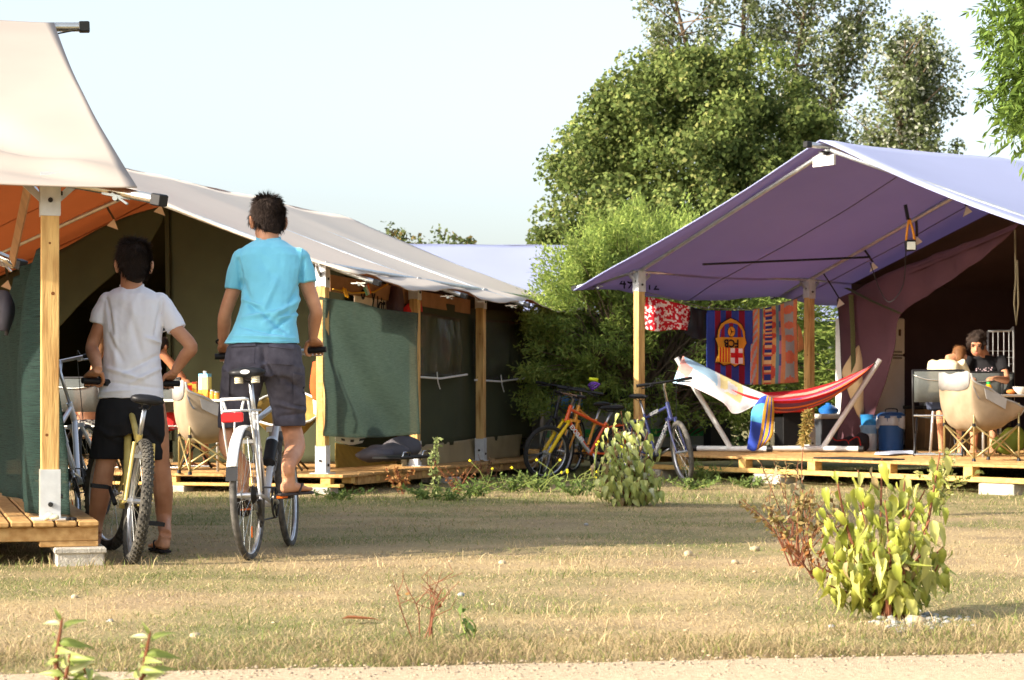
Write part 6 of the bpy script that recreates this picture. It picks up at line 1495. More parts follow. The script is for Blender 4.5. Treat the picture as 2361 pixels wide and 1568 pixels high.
def table(label, c, fr, size, h, m, d):
    R = Matrix((fr.v, fr.u, V((0, 0, 1)))).transposed()
    if R.determinant() < 0: R = Matrix((-fr.v, fr.u, V((0, 0, 1)))).transposed()
    root = thing('camping_table', label, 'table', (c[0], c[1], d)); cc = V((c[0], c[1], 0))
    MB().box(cc+V((0, 0, h-.012)), (size[0], size[1], .024), R, .006).build('table_top', m, root)
    for sx in (-1, 1):
        for sy in (-1, 1): MB().tube([cc+R @ V((sx*(size[0]/2-.06), sy*(size[1]/2-.06), h-.03)), cc+R @ V((sx*(size[0]/2-.03), sy*(size[1]/2-.03), d))], .014, 8).build('leg', GALV, root, smooth=True)
    return root
WTOP = mat('table_laminate', srgb(226, 224, 216), rough=.4, var=.04)
tcn = P(190, 400, 19.95); table('white camping table laid for breakfast in the grey tent', tcn, CT, (.95, .65), .865, WTOP, .175)
trt = P(992, 404, 21.7); table('white camping table in front of the woman', trt, RT, (.8, 1.15), .92, WTOP, .27)
def pack(name, label, cat, c, size, fn, rot=.3, n=(6, 8)):
    """carton: four printed sides"""
    root = thing(name, label, cat, c); w, dp, h = size; R = Matrix.Rotation(rot, 3, 'Z'); b = MB(); cols_ = []
    for k, (a0, a1) in enumerate((((-w/2, -dp/2), (w/2, -dp/2)), ((w/2, -dp/2), (w/2, dp/2)), ((w/2, dp/2), (-w/2, dp/2)), ((-w/2, dp/2), (-w/2, -dp/2)))):
        g = [[V(c)+R @ V((a0[0]+(a1[0]-a0[0])*i/n[0], a0[1]+(a1[1]-a0[1])*i/n[0], h*j/n[1])) for i in range(n[0]+1)] for j in range(n[1]+1)]
        b.sheet(g); cols_ += [fn(j/n[1], i/n[0], k) for j in range(n[1]) for i in range(n[0])]
    b.poly([V(c)+R @ V((x, y, h)) for x, y in ((-w/2, -dp/2), (w/2, -dp/2), (w/2, dp/2), (-w/2, dp/2))]); cols_ += [fn(.99, .5, 0)]
    b.build('carton', PACK, root, fcol=cols_); return root
tz = .866; tc0 = lambda x, Z=19.75: V((P(x, 400, Z).x, Z, tz))
def juice(v, u, k):
    if v > .8: return c3(120, 190, 226)
    if v < .3: return c3(238, 176, 50) if (u*5+v*9) % 1.3 > .5 else c3(226, 120, 40)
    return c3(236, 216, 120) if u > .25 else c3(240, 232, 190)
r_ = pack('juice_carton', 'blue topped fruit juice carton on the breakfast table', 'carton', tc0(205), (.1, .075, .245), juice, rot=-.4)
MB().lathe([(.017, 0), (.017, .022), (.012, .025)], tc0(205)+V((0, 0, .246)), 14).build('screw_cap', WHITEP, r_, smooth=True, auto=40)
pack('cereal_bag', 'red and yellow snack packet on the breakfast table', 'packet', tc0(185.5, 19.85), (.125, .04, .155), lambda v, u, k: c3(238, 206, 70) if (v > .82 or u < .15 or u > .85) else (c3(238, 230, 214) if (.3 < u < .7 and .2 < v < .4) else c3(206, 40, 34)), rot=.1)
pack('snack_box', 'narrow yellow box behind the red snack packet', 'box', tc0(194, 19.95), (.04, .05, .17), lambda v, u, k: c3(226, 196, 90) if v < .8 else c3(196, 70, 50), rot=.2)
o = MB().lathe([(.05, 0), (.058, .055), (.061, .057), (.061, .068), (.0, .07)], tc0(192, 19.68), 20).build('margarine_tub', mat('yellow_tub', srgb(236, 200, 40), rough=.4), smooth=True, auto=40); tag(o, 'round yellow margarine tub before the snack packet', 'tub')
for k, (x, hh) in enumerate(((212.5, .09), (216.5, .075))):
    rt_ = thing('glass_jar', ['taller honey jar right of the juice carton', 'shorter honey jar at the table end'][k], 'jar', tc0(x, 19.72)); MB().lathe([(.026, 0), (.030, .01), (.030, hh*.75), (.022, hh*.85)], tc0(x, 19.72), 16).build('jar_body', mat('honey_glass', srgb(206, 150, 60), rough=.15, var=.1), rt_, smooth=True, auto=50)
    MB().lathe([(.025, hh*.85), (.025, hh), (.0, hh)], tc0(x, 19.72), 16).build('lid', mat('jar_lid', srgb(190, 196, 196), rough=.3, metal=.5), rt_, smooth=True, auto=40)
# mustard moon chair beside the middle tent post
MUST = mat('mustard_canvas', srgb(158, 132, 66), rough=.85, c2=srgb(128, 104, 48), scale=6, bump=.15, bscale=150)
mc = P(287, 440, 19.6); mroot = thing('moon_chair', 'mustard round folding chair behind the silver bicycle', 'chair', (mc.x, mc.y, .175)); rows = []
for i in range(9):
    t = i/8; rr_ = .34*t; row = []
    for j in range(17):
        a = 2*math.pi*j/16; p = V((math.cos(a)*rr_, math.sin(a)*rr_*.8, .30+.30*t*t+.16*t*t*math.sin(a))); row.append(V((mc.x, mc.y, .175))+p+V((0, 0, .015*N(p.x*9, p.y*9))))
    rows.append(row)
so = MB().sheet(rows, .006).build('seat_sling', MUST, mroot, smooth=True); MB().tube(rows[-1][:-1], .012, 8, closed=True).build('rim_tube', WHITEP, so, smooth=True)
for a in (.6, 2.3, 3.8, 5.4):
    MB().tube([V((mc.x+math.cos(a)*.31, mc.y+math.sin(a)*.24, .66)), V((mc.x-math.cos(a)*.24, mc.y-math.sin(a)*.2, .19))], .011, 8).build('leg', mat('bronze_tube', srgb(96, 82, 62), rough=.4, metal=.5), mroot, smooth=True)
def hung2(name, label, cat, ctrl, m, amp=.03, sc=8, th=.006): o = wall_sheet(None, ctrl, m, name, amp=amp, sc=sc, th=th); tag(o, label, cat); return o
hung2('orange_cloth', 'rust orange cloth hanging behind the near post of the grey tent', 'cloth', [[Q(722, 835, 19.2), Q(732, 832, 19.15), Q(740, 836, 19.2)], [Q(716, 890, 19.2), Q(730, 888, 19.12), Q(740, 890, 19.2)], [Q(722, 920, 19.2), Q(732, 924, 19.15), Q(741, 922, 19.2)]], mat('rust_cotton', srgb(196, 84, 36), rough=.9))
hung2('white_cloth', 'white cloth hanging below the rust orange cloth', 'cloth', [[Q(722, 921, 19.22), Q(731, 921, 19.2), Q(741, 922, 19.22)], [Q(724, 955, 19.22), Q(732, 957, 19.2), Q(741, 957, 19.22)]], mat('white_cotton', srgb(222, 218, 208), rough=.9))
# clutter seen under the green net
bag = MB()
for x, y, z, r in ((374, 455, 20.0, (.2, .14, .07)), (388, 452, 20.2, (.22, .15, .09)), (402, 448, 20.5, (.2, .14, .12))): bag.ball(P(x, y, z), r, 14)
me = remesh(bag, .016, 3); displace(me, lambda co, no: np.array([.02*N(c[0]*9, c[1]*9, c[2]*9) for c in co])); bo_ = link('canvas_bag', smooth_on(me), mat('grey_nylon', srgb(82, 79, 84), rough=.7, var=.1), None); tag(bo_, 'slumped grey canvas bag on the grey tent deck under the net', 'bag')
gr_ = thing('table_grill', 'low black grill with wire handles at the deck edge under the net', 'grill', P(404, 462, 19.7)); gb = P(404, 459, 19.8)
MB().bar(gb-CT.u*.45+V((0, 0, .02)), gb+CT.u*.45+V((0, 0, .02)), .3, .03, bev=.01).build('grill_plate', BLACKP, gr_)
for t in (-.33, .2): MB().tube([gb+CT.u*t+CT.v*.1+V((0, 0, -.03)), gb+CT.u*t+CT.v*.12+V((0, 0, .07)), gb+CT.u*(t+.18)+CT.v*.12+V((0, 0, .07)), gb+CT.u*(t+.18)+CT.v*.1+V((0, 0, -.03))], .009, 6).build('wire_handle', CHROME, gr_, smooth=True)
hung2('tarpaulin', 'mustard tarpaulin bunched on the deck under the net', 'tarpaulin', [[cs(335, 443, -.5), cs(365, 448, -.6), cs(395, 442, -.6)], [cs(335, 456, -.45), cs(365, 458, -.5), cs(395, 456, -.5)], [cs(335, 468, -.4), cs(365, 467, -.4), cs(395, 465, -.4)]], MUST, amp=.12, sc=4)
bl = printed([[cs(334, 433, .02), cs(350, 434, .0), cs(368, 433, .02)], [cs(336, 441, .03), cs(350, 445, .0), cs(362, 443, .02)]], 4, 8, lambda u, v: c3(224, 214, 200) if not (.55 < u < .8 and (v*13) % 1 > .55) else c3(60, 56, 56), 'printed_sheet', 'white printed sheet sagging below the green net', 'sheet')

# ---- hammock and stand on the blue tent deck
J1 = RT.T(1.1, -.3, .31); J2 = RT.T(2.0, -.85, .31); T1 = J1+V((-.62, .02, 1.04)); T2 = J2+V((.66, -.02, 1.02))
hs_ = thing('hammock_stand', 'white tubular hammock stand on the blue tent deck', 'hammock stand', (J1.x, J1.y, .27))
MB().tube([J1-V((.05, 0, 0)), J2+V((.05, 0, 0))], .030, 12).build('base_tube', WHITEP, hs_, smooth=True, auto=40)
for J, T_ in ((J1, T1), (J2, T2)):
    MB().tube([J, T_], .030, 12).build('upright', WHITEP, hs_, smooth=True, auto=40); a, b = J+V((.40, -.17, 0)), J+V((-.38, .16, 0))
    fo = MB().tube([a, J, b], .030, 12).build('foot_tube', WHITEP, hs_, smooth=True, auto=40)
    for e, q in ((a, b), (b, a)): d = (e-q).normalized(); MB().tube([e-d*.01, e+d*.05], .034, 12).build('end_cap', BLACKP, fo, smooth=True, auto=40)
HC = [c3(206, 34, 44), c3(120, 70, 110), c3(232, 124, 56), c3(120, 66, 96), c3(214, 110, 100), c3(200, 30, 42), c3(130, 80, 130), c3(240, 130, 60), c3(196, 40, 50), c3(226, 140, 130), c3(110, 70, 120), c3(214, 40, 46), c3(232, 150, 136)]
mid_ = (T1+T2)/2; hu = (T2-T1).normalized(); hn = V((-hu.y, hu.x, 0)).normalized(); hrows = []
for i in range(15):
    e = i/14*2-1; row = []
    for j in range(25):
        t = j/24*2-1; w = .42*(1-abs(t)**2.2)+.02; sag = .43*(1-t*t)+.14*(1-e*e)*(1-abs(t)**2)-(.10 if e > 0 else 0)*(1-t*t)
        row.append(mid_+hu*t*(T2-T1).length*.47+hn*e*w+V((0, 0, -.05-sag+.015*N(t*4, e*5))))
    hrows.append(row)
hb2 = MB(); hb2.sheet(hrows, .005); ncol = 24; hc_ = [HC[i % 13] for i in range(14) for j in range(ncol)]
hm = thing('hammock', 'red and orange striped hammock slung on the white stand', 'hammock', (mid_.x, mid_.y, .6))
hb2.build('hammock_cloth', PRINT, hm, smooth=True, fcol=hc_+hc_+[HC[0]]*(len(hb2.f)-2*len(hc_)))
for (e, Tn) in ((0, T1), (-1, T2)):
    cdm = mat('green_cord', srgb(40, 110, 70), rough=.9)
    for i in range(0, 15, 2): MB().tube([hrows[i][e], Tn-V((0, 0, .02))], .005, 4).build('hammock_cord', cdm, hm)
def rpx(x, y, dz=0.0, Z=23.2): return P(x, y, Z+dz)
def towel1(u, v):
    n = N(u*1.6+2, v*2.6, 3)
    if .42 < v < .72 and u < .62 and N(u*3, v*6, 2) > -.18: return c3(240, 222, 160)
    if v < .4 and n > .05: return c3(176, 214, 238)
    if v < .12: return c3(226, 160, 150)
    return c3(238, 236, 234)
printed([[rpx(683, 356, .25), rpx(704, 366, .2), rpx(726, 377, .15), rpx(747, 387, .1), rpx(769, 396, .05)], [rpx(679, 366, .0), rpx(704, 378, -.12), rpx(726, 391, -.15), rpx(744, 401, -.15), rpx(764, 400, -.1)], [rpx(673, 383, -.05), rpx(692, 387, -.2), rpx(722, 402, -.25), rpx(735, 414, -.22), rpx(758, 404, -.15)]], 18, 14, towel1, 'beach_towel', 'white beach towel with yellow and blue print over the hammock end', 'towel', amp=.03, sc=5)
def towel2(u, v):
    if v > .62: return c3(200, 150, 50) if (v*14) % 1 > .45 else c3(60, 80, 170)
    if u < .55 and u > .22: return c3(90, 170, 206)
    return c3(50, 74, 170)
printed([[rpx(760, 398, -.25), rpx(766, 395.5, -.25), rpx(773, 398, -.22)], [rpx(752, 411, -.28), rpx(761, 409, -.31), rpx(774, 412, -.25)], [rpx(750, 428, -.30), rpx(758, 431, -.25), rpx(773, 434, -.29)], [rpx(747, 449, -.26), rpx(754, 451, -.32), rpx(765, 445, -.26)]], 8, 10, towel2, 'bath_towel', 'blue and gold striped towel trailing from the hammock to the deck', 'towel', amp=.10, sc=6)

# ---- washing line with towels between the blue tent posts
lp0 = RT.T(0, .06, 0)
def wl_(x, y, o=0.0): return onplane(x, y, lp0+RT.v*o, RT.u)
def cc2(x, y, o=0.0): return wl_((2500+x/1.96)/4, (1100+y/1.96)/4, o)
o = MB().tube([wl_(640, 291), wl_(670, 298), wl_(705, 308), wl_(752, 309.5), wl_(790, 301), wl_(806, 293)], .005, 5).build('washing_line', mat('grey_cord', srgb(120, 120, 116), rough=.9)); tag(o, 'grey washing line strung between the blue tent posts', 'cord')
def floral(u, v):
    a = N(u*9, v*14, 1); b = N(u*15+5, v*22, 4)
    return c3(236, 220, 214) if (a > .16 or b > .3) else c3(196, 30, 44)
printed([[cc2(165, 170), cc2(250, 185), cc2(340, 205), cc2(430, 225), cc2(512, 245)], [cc2(160, 300, .05), cc2(250, 320, -.05), cc2(340, 330, .05), cc2(430, 345, -.04), cc2(516, 350, .03)], [cc2(165, 425, .06), cc2(250, 442, -.04), cc2(340, 432, .06), cc2(430, 428, -.03), cc2(515, 438, .03)]], 14, 12, floral, 'flowered_cloth', 'red and white flowered cloth on the washing line', 'cloth', amp=.03, sc=6, d=RT.v)
hung2('swim_shorts', 'black swim shorts with turquoise cord on the washing line', 'shorts', [[cc2(515, 250), cc2(570, 262), cc2(640, 278)], [cc2(500, 380, .03), cc2(570, 400, -.03), cc2(640, 380, .03)], [cc2(460, 455, .02), cc2(560, 505, -.02), cc2(632, 500, .02)]], mat('black_nylon', srgb(30, 30, 34), rough=.6), amp=.05, sc=9)
def stripes(u, v):
    x = 640+v*360
    for a, b in ((705, 750), (795, 840), (890, 935)):
        if a <= x < b: return c3(136, 30, 52)
    return c3(52, 74, 160)
def crest_towel():
    root = thing('football_towel', 'blue and dark red striped towel with upside down FCB crest', 'towel', cc2(815, 860)); ctrl = [[cc2(x, y, .02*math.sin(x*.02+y*.01)) for x in (638, 730, 815, 910, 1000)] for y in (278, 420, 565, 710, 860)]
    printed(ctrl, 10, 10, stripes, 'towel_cloth', None, None, root)
    gold = mat('crest_gold', srgb(214, 150, 48), rough=.9); ink = mat('crest_ink', srgb(40, 26, 26), rough=.9); red = mat('crest_red', srgb(206, 40, 42), rough=.9); yel = mat('crest_yellow', srgb(236, 190, 56), rough=.9); wht = mat('crest_white', srgb(236, 232, 228), rough=.9); blu = mat('crest_blue', srgb(52, 74, 160), rough=.9); gar = mat('crest_claret', srgb(136, 30, 52), rough=.9)
    lay = [0]
    def flat(name, pts, m, parent, off):
        b = MB(); q = [cc2(x, y, 0)-RT.v*(-.0) for x, y in pts]; nrm = V((RT.u.y, -RT.u.x, 0)); nrm = nrm if nrm.y < 0 else -nrm
        b.poly([p+nrm*(.028+off) for p in q], .003, nrm); return b.build(name, m, parent)
    out = [(815, 332), (775, 352), (735, 378), (712, 430), (706, 488), (688, 497), (702, 530), (712, 565), (712, 620), (690, 690), (722, 690), (760, 715), (815, 702), (850, 727), (888, 705), (930, 715), (926, 650), (922, 580), (946, 535), (934, 490), (932, 440), (905, 385), (860, 350)]
    cx, cy = 816, 530
    e = flat('crest', out, ink, root, 0); flat('crest_field', [(cx+(x-cx)*.94, cy+(y-cy)*.955) for x, y in out], gold, e, .004)
    dome = [(726, 488), (734, 432), (768, 388), (816, 374), (864, 388), (900, 432), (912, 488)]; flat('crest_dome', dome, blu, e, .008)
    for a, b, c_, d in (((734, 488), (742, 420), (764, 393), (764, 488)), ((800, 488), (800, 378), (832, 378), (832, 488)), ((868, 488), (868, 392), (890, 420), (896, 488))): flat('crest_stripe', [a, b, c_, d], gar, e, .011)
    flat('ball_rim', [(816+31*math.cos(k*.3491), 445+43*math.sin(k*.3491)) for k in range(18)], ink, e, .014); flat('ball', [(816+27*math.cos(k*.3491), 445+39*math.sin(k*.3491)) for k in range(18)], gold, e, .017)
    for k in (0, 2.1, 4.2): flat('ball_seam', [(816+4*math.cos(k+1.57), 445+4*math.sin(k+1.57)), (816+26*math.cos(k), 445+37*math.sin(k)), (816-4*math.cos(k+1.57), 445-4*math.sin(k+1.57))], ink, e, .020)
    flat('panel_yellow', [(716, 566), (811, 572), (811, 692), (760, 690), (716, 678)], yel, e, .008)
    for k in range(4): x = 727+k*22; flat('panel_stripe', [(x, 567), (x+9, 567), (x+9, 684), (x, 682)], red, e, .011)
    flat('panel_white', [(813, 572), (906, 578), (908, 694), (860, 700), (813, 690)], wht, e, .008); flat('cross_upright', [(845, 574), (872, 576), (872, 696), (845, 694)], red, e, .011); flat('cross_arm', [(813, 610), (906, 612), (907, 650), (813, 648)], red, e, .011)
    nrm = V((RT.u.y, -RT.u.x, 0)); nrm = nrm if nrm.y < 0 else -nrm
    text_at('FCB', .13, cc2(815, 534)+nrm*.046, -RT.u, V((0, 0, -1)), ink, e, bold=True)
crest_towel()
def pattern2(u, v):
    x = v; y = u
    if .30 < x < .44:
        k = (y*13) % 1
        return c3(52, 66, 140) if k < .5 else (c3(236, 208, 150) if k < .8 else c3(214, 110, 80))
    if x < .12: return c3(226, 140, 110) if (y*6+x*9) % 1 > .4 else c3(176, 190, 190)
    if x < .17: return c3(220, 170, 80)
    if x < .22: return c3(96, 104, 160)
    if x < .26: return c3(90, 150, 120)
    if x < .30 or .44 <= x < .53: return c3(224, 180, 110) if abs(((y*5) % 1)-.5) > (.5-abs(x-.37)*2.2) else c3(206, 90, 70)
    if x < .58: return c3(110, 160, 170)
    if x < .63: return c3(196, 130, 160) if (y*4) % 1 > .4 else c3(90, 100, 160)
    if x < .70: return c3(228, 160, 110)
    if x < .92: return c3(170, 182, 184) if ((y*4.5) % 1-.5)**2*5+((x-.81)*5)**2 > .35 else c3(226, 130, 100)
    return c3(228, 150, 110)
printed([[cc2(1000, 272), cc2(1110, 255), cc2(1230, 225), cc2(1350, 185)], [cc2(998, 420, .03), cc2(1112, 415, -.02), cc2(1235, 400, .03), cc2(1352, 390)], [cc2(985, 560, .0), cc2(1112, 560, .03), cc2(1240, 555, -.02), cc2(1356, 560)], [cc2(978, 860), cc2(1100, 858, .02), cc2(1235, 850), cc2(1358, 840)]], 20, 16, pattern2, 'patterned_towel', 'orange and blue patterned towel hung beside the crest towel', 'towel', amp=.02, sc=5, d=RT.v)
hung2('orange_towel', 'end of an orange towel showing beyond the patterned towel', 'towel', [[cc2(1352, 380, .05), cc2(1380, 430, .05)], [cc2(1356, 500, .05), cc2(1406, 570, .05)], [cc2(1358, 604, .05), cc2(1400, 580, .05)]], mat('orange_terry', srgb(222, 160, 110), rough=.95), amp=.01)
# ---- fridge, bins, cooler and floor clutter in the blue tent
def rbox(c, size, ang, bev=.01): return MB().box(c, size, Matrix.Rotation(ang, 3, 'Z'), bev)
fz = RT.T(3.62, -.30, .27); ang = math.radians(38)
frg = thing('fridge', 'tall white fridge freezer inside the blue tent entrance', 'fridge', fz); FRM = mat('fridge_white', srgb(238, 234, 228), rough=.35, var=.04, spec=.5)
fx = Matrix.Rotation(ang, 3, 'Z')
rbox(fz+fx @ V((0, .32, .8)), (.6, .54, 1.6), ang).build('cabinet', FRM, frg)
for nm, z0, z1 in (('lower_door', .04, 1.14), ('freezer_door', 1.155, 1.6)):
    dd = rbox(fz+fx @ V((0, .022, (z0+z1)/2)), (.6, .05, z1-z0), ang, .015).build(nm, FRM, frg); rbox(fz+fx @ V((.16, -.006, z1-.03 if z0 < .5 else z0+.03)), (.16, .012, .025), ang, .004).build('door_handle', GREYF, dd)
rbox(fz+fx @ V((.2, -.008, 1.42)), (.035, .012, .08), ang, .004).build('magnet', mat('magnet_brown', srgb(90, 60, 30), rough=.5), frg); rbox(fz+fx @ V((.02, -.008, 1.22)), (.09, .008, .016), ang, .002).build('badge', BOLT, frg)
def tub(name, label, x, y, r, h, m, taper=.92, base=.27):
    c = onflat(x, y, base); root = thing(name, label, 'bucket', c); MB().lathe([(r*taper, 0), (r, h*.96), (r*1.06, h*.965), (r*1.06, h), (r*.97, h), (r*taper*.95, .02)], c, 28).build('tub', m, root, smooth=True, auto=40); return root, c
BINB = mat('blue_bin', srgb(44, 84, 140), rough=.45, var=.08)
r_, c_ = tub('pedal_bin', 'dark blue lidded bin lined with a white bag in front of the fridge', 891, 450.6, .155, .40, BINB)
MB().lathe([(.163, .40), (.165, .425), (.12, .45), (.0, .455)], c_, 28, caps=False).build('lid', BINB, r_, smooth=True, auto=50); MB().tube(catmull([c_+V((-.07, -.02, .445)), c_+V((-.06, -.02, .49)), c_+V((.06, -.02, .49)), c_+V((.07, -.02, .445))], 4), .008, 6).build('lid_handle', BLACKP, r_, smooth=True)
pb = [[c_+V((math.cos(a)*(.163+.012*math.sin(a*7)), math.sin(a)*(.163+.012*math.sin(a*7)), z-.05*max(0, math.sin(a*2.3+1))*(1 if z < .38 else 0))) for a in np.linspace(0, 2*math.pi, 41)] for z in (.41, .38, .33, .30)]
MB().sheet(pb, .002).build('bin_liner', mat('thin_polythene', srgb(206, 208, 214), rough=.4, transl=.3), r_, smooth=True)
r_, c_ = tub('paint_bucket', 'light blue bucket stacked in a white pail beside the dark blue bin', 869, 450.4, .10, .20, WHITEP)
MB().lathe([(.095, .20), (.103, .27), (.108, .272), (.108, .30), (.0, .30)], c_, 26).build('pail', mat('clear_pail', srgb(150, 190, 226), rough=.3), r_, smooth=True, auto=40); MB().lathe([(.09, .30), (.105, .42), (.11, .425), (.0, .43)], c_, 26).build('pail', mat('light_blue_pail', srgb(60, 150, 220), rough=.35), r_, smooth=True, auto=40)
cq = onflat(833, 449.6, .27); cr_ = thing('cool_box', 'dark grey cool box with a cream lid behind the hammock stand', 'cool box', cq)
rbox(cq+V((0, .2, .19)), (.50, .30, .36), .5, .02).build('box_body', mat('cooler_grey', srgb(70, 74, 80), rough=.5), cr_); rbox(cq+V((0, .2, .40)), (.52, .32, .06), .5, .015).build('lid', mat('cooler_lid', srgb(206, 200, 188), rough=.5), cr_)
jg = cq+V((-.02, .22, .432)); o = MB().lathe([(.10, 0), (.12, .03), (.12, .06), (.06, .10), (.035, .11), (.035, .13), (0, .13)], jg, 20).build('water_jug', mat('jug_blue', srgb(40, 110, 190), rough=.4), smooth=True, auto=40); tag(o, 'blue water jug lying on the cool box lid', 'jug')
def lumps(name, label, cat, ls, vox, m, amp=.015, sc=12):
    b = MB(); [b.ball(P(x, y, Z), r, 12) for x, y, Z, r in ls]; me = remesh(b, vox, 2); displace(me, lambda co, no: np.array([amp*N(c[0]*sc, c[1]*sc, c[2]*sc) for c in co])); o = link(name, smooth_on(me), m); tag(o, label, cat); return o
lumps('holdall', 'dark holdall with red straps on the blue tent deck', 'bag', [(838, 445.5, 24.0, (.16, .12, .07)), (850, 444, 24.0, (.15, .12, .09)), (862, 442, 23.9, (.10, .1, .12))], .014, mat('dark_nylon', srgb(46, 40, 44), rough=.7))
for k, pts in enumerate((((830, 431), (835, 440), (846, 440), (849, 444)), ((849, 441), (858, 437), (861, 447)))):
    o = MB().tube(catmull([P(x, y, 23.75) for x, y in pts], 4), .014, 6, flat=.4).build('bag_strap', mat('red_webbing', srgb(206, 50, 40), rough=.8)); tag(o, ['long red strap looped over the dark holdall', 'short red strap at the right end of the dark holdall'][k], 'strap')
hung2('floor_cloth', 'pale blue rag lying on the blue tent deck before the bin', 'cloth', [[onflat(876, 452.5, .285), onflat(890, 451.5, .30), onflat(905, 451, .29), onflat(916, 450.5, .32)], [onflat(874, 454.5, .278), onflat(890, 454.8, .285), onflat(905, 454, .28), onflat(920, 454, .28)]], mat('pale_rag', srgb(178, 186, 204), rough=.95), amp=.03, sc=12)
mt = MB(); a_, b_ = onflat(829, 457.5, .279), onflat(889, 459.5, .279); mt.bar(a_, b_, .42, .014, bev=.003); o = mt.build('door_mat', mat('black_rubber_mat', srgb(40, 40, 40), rough=.9, bump=.6, bscale=120)); tag(o, 'black rubber mat at the front of the blue tent deck', 'mat')
for nm, lab, x, y, w, h, m in (('cream_locker', 'cream locker panel under the hammock', 781, 448.5, .15, .31, mat('locker_cream', srgb(206, 196, 166), rough=.6)), ('cardboard_box', 'brown cardboard box right of the cream locker', 796, 448.3, .2, .28, mat('cardboard', srgb(132, 104, 78), rough=.9)), ('speaker_box', 'black storage crate between the trailer and the hammock', 718, 447, .28, .32, BLACKP)):
    c = onflat(x, y, .27); root = thing(nm, lab, 'box', c); rbox(c+V((0, .12, h/2)), (w, .22, h), .35, .008).build('box_body', m, root); rbox(c+V((0, .12, h+.008)), (w+.01, .23, .014), .35, .004).build('lid', m, root)
o = rbox(P(787, 411, 24.9), (.46, .3, .03), .3, .008).build('tray', mat('red_tray', srgb(190, 36, 30), rough=.4)); tag(o, 'red tray resting behind the striped hammock', 'tray')
st_ = rbox(P(790, 430, 24.95), (.3, .26, .55), .3, .01).build('tray_stand', BLACKP); tag(st_, 'black stand carrying the red tray', 'stand')
def r4(x, y, o=0.0, Z=24.42): return P((3250+x/1.96)/4, (1200+y/1.96)/4, Z+o)
hung2('tan_sack', 'pointed tan canvas sack hanging beside the aubergine curtain', 'sack', [[r4(358, 356), r4(362, 355), r4(366, 358)], [r4(290, 450), r4(360, 470, -.05), r4(405, 480)], [r4(232, 560), r4(350, 590, -.10), r4(445, 600)], [r4(262, 660), r4(365, 700, -.11), r4(484, 690)], [r4(300, 770), r4(370, 800, -.07), r4(450, 800)], [r4(345, 880), r4(376, 900, -.06), r4(405, 880)], [r4(375, 930), r4(377, 932), r4(380, 930)]], mat('tan_canvas', srgb(214, 186, 142), rough=.9, var=.08), amp=.02)
# counter with kitchen things in the dark of the tent
kc = P(948, 420, 24.9); kt = thing('kitchen_counter', 'dark camp kitchen counter right of the fridge', 'counter', (kc.x, kc.y, .27)); R4 = Matrix.Rotation(.4, 3, 'Z')
MB().box(V((kc.x, kc.y, .78)), (1.0, .45, .04), R4, .006).build('counter_top', BLACKP, kt); MB().box(V((kc.x, kc.y, .52)), (.95, .42, .48), R4, .006).build('cupboard', mat('box_wood', srgb(120, 92, 60), rough=.8), kt)
ctop = .801
pr2 = V((P(941, 400, 24.7).x, 24.7, ctop)); root = thing('paper_roll', 'white kitchen paper roll on the counter', 'paper roll', pr2); MB().lathe([(.06, .01), (.06, .25), (.02, .25)], pr2, 20).build('roll', mat('paper_white', srgb(226, 222, 214), rough=.95), root, smooth=True, auto=40); MB().lathe([(.075, 0), (.075, .01), (.0, .01)], pr2, 20).build('stand', BLACKP, root)
kp = V((P(927, 400, 24.75).x, 24.75, ctop)); root = thing('cooking_pot', 'dented steel pot on the counter beside the fridge', 'pot', kp); MB().lathe([(.085, 0), (.09, .02), (.09, .13), (.094, .135), (0, .14)], kp, 22).build('pot_body', ALU, root, smooth=True, auto=40); MB().lathe([(.012, .14), (.016, .16), (0, .165)], kp, 10).build('lid_knob', BLACKP, root, smooth=True); MB().lathe([(.08, .165), (.085, .32), (.0, .33)], kp, 22).build('stacked_bowl', mat('khaki_bowl', srgb(120, 112, 92), rough=.6), root, smooth=True, auto=40)
# drying rack, bottle, bowl, plate
tt = .921
def on_t(x, Z): return V((P(x, 400, Z).x, Z, tt))
bp_ = on_t(988.5, 21.5); root = thing('juice_bottle', 'small orange juice bottle with a green cap on the table', 'bottle', bp_); MB().lathe([(.03, 0), (.04, .015), (.041, .06), (.028, .095), (.018, .105)], bp_, 18).build('bottle_body', mat('orange_juice', srgb(244, 158, 24), rough=.2, var=.05), root, smooth=True, auto=60); MB().lathe([(.02, .105), (.02, .13), (0, .132)], bp_, 14).build('cap', mat('green_cap', srgb(60, 180, 90), rough=.4), root, smooth=True, auto=40)
bp_ = on_t(1021, 20.95)+V((0, 0, -.045*0)); o = MB().lathe([(.03, 0), (.04, .01), (.07, .04), (.085, .075), (.081, .075), (.06, .035), (0, .015)], bp_, 22, caps=False).build('bowl', WHITEP, smooth=True, auto=60); tag(o, 'white bowl on the table at the right edge', 'bowl')
o = MB().ball(on_t(1011, 21.1)+V((0, 0, .025)), (.05, .035, .026), 12).build('bread_roll', mat('bread', srgb(190, 120, 60), rough=.9), smooth=True); tag(o, 'brown bread roll beside the white bowl', 'bread')
dr = thing('drying_rack', 'grey wire drying rack behind the woman', 'rack', P(1000, 450, 23.4)); q = [r4(1375, 245, -.9), r4(1545, 243, -.9), r4(1575, 262, -.9), r4(1575, 900, -.9)]; MB().tube(catmull(q, 3), .014, 8).build('rack_frame', GALV, dr, smooth=True)
MB().tube([r4(1375, 245, -.9), r4(1372, 900, -.9)], .014, 8).build('rack_frame', GALV, dr, smooth=True)
for x in (1415, 1455, 1500, 1540): MB().tube([r4(x, 250, -.9), r4(x, 520, -.9)], .005, 5).build('wire', GALV, dr)
for y in (400, 450, 500): MB().tube([r4(1378, y, -.9), r4(1572, y, -.9)], .005, 5).build('wire', GALV, dr)
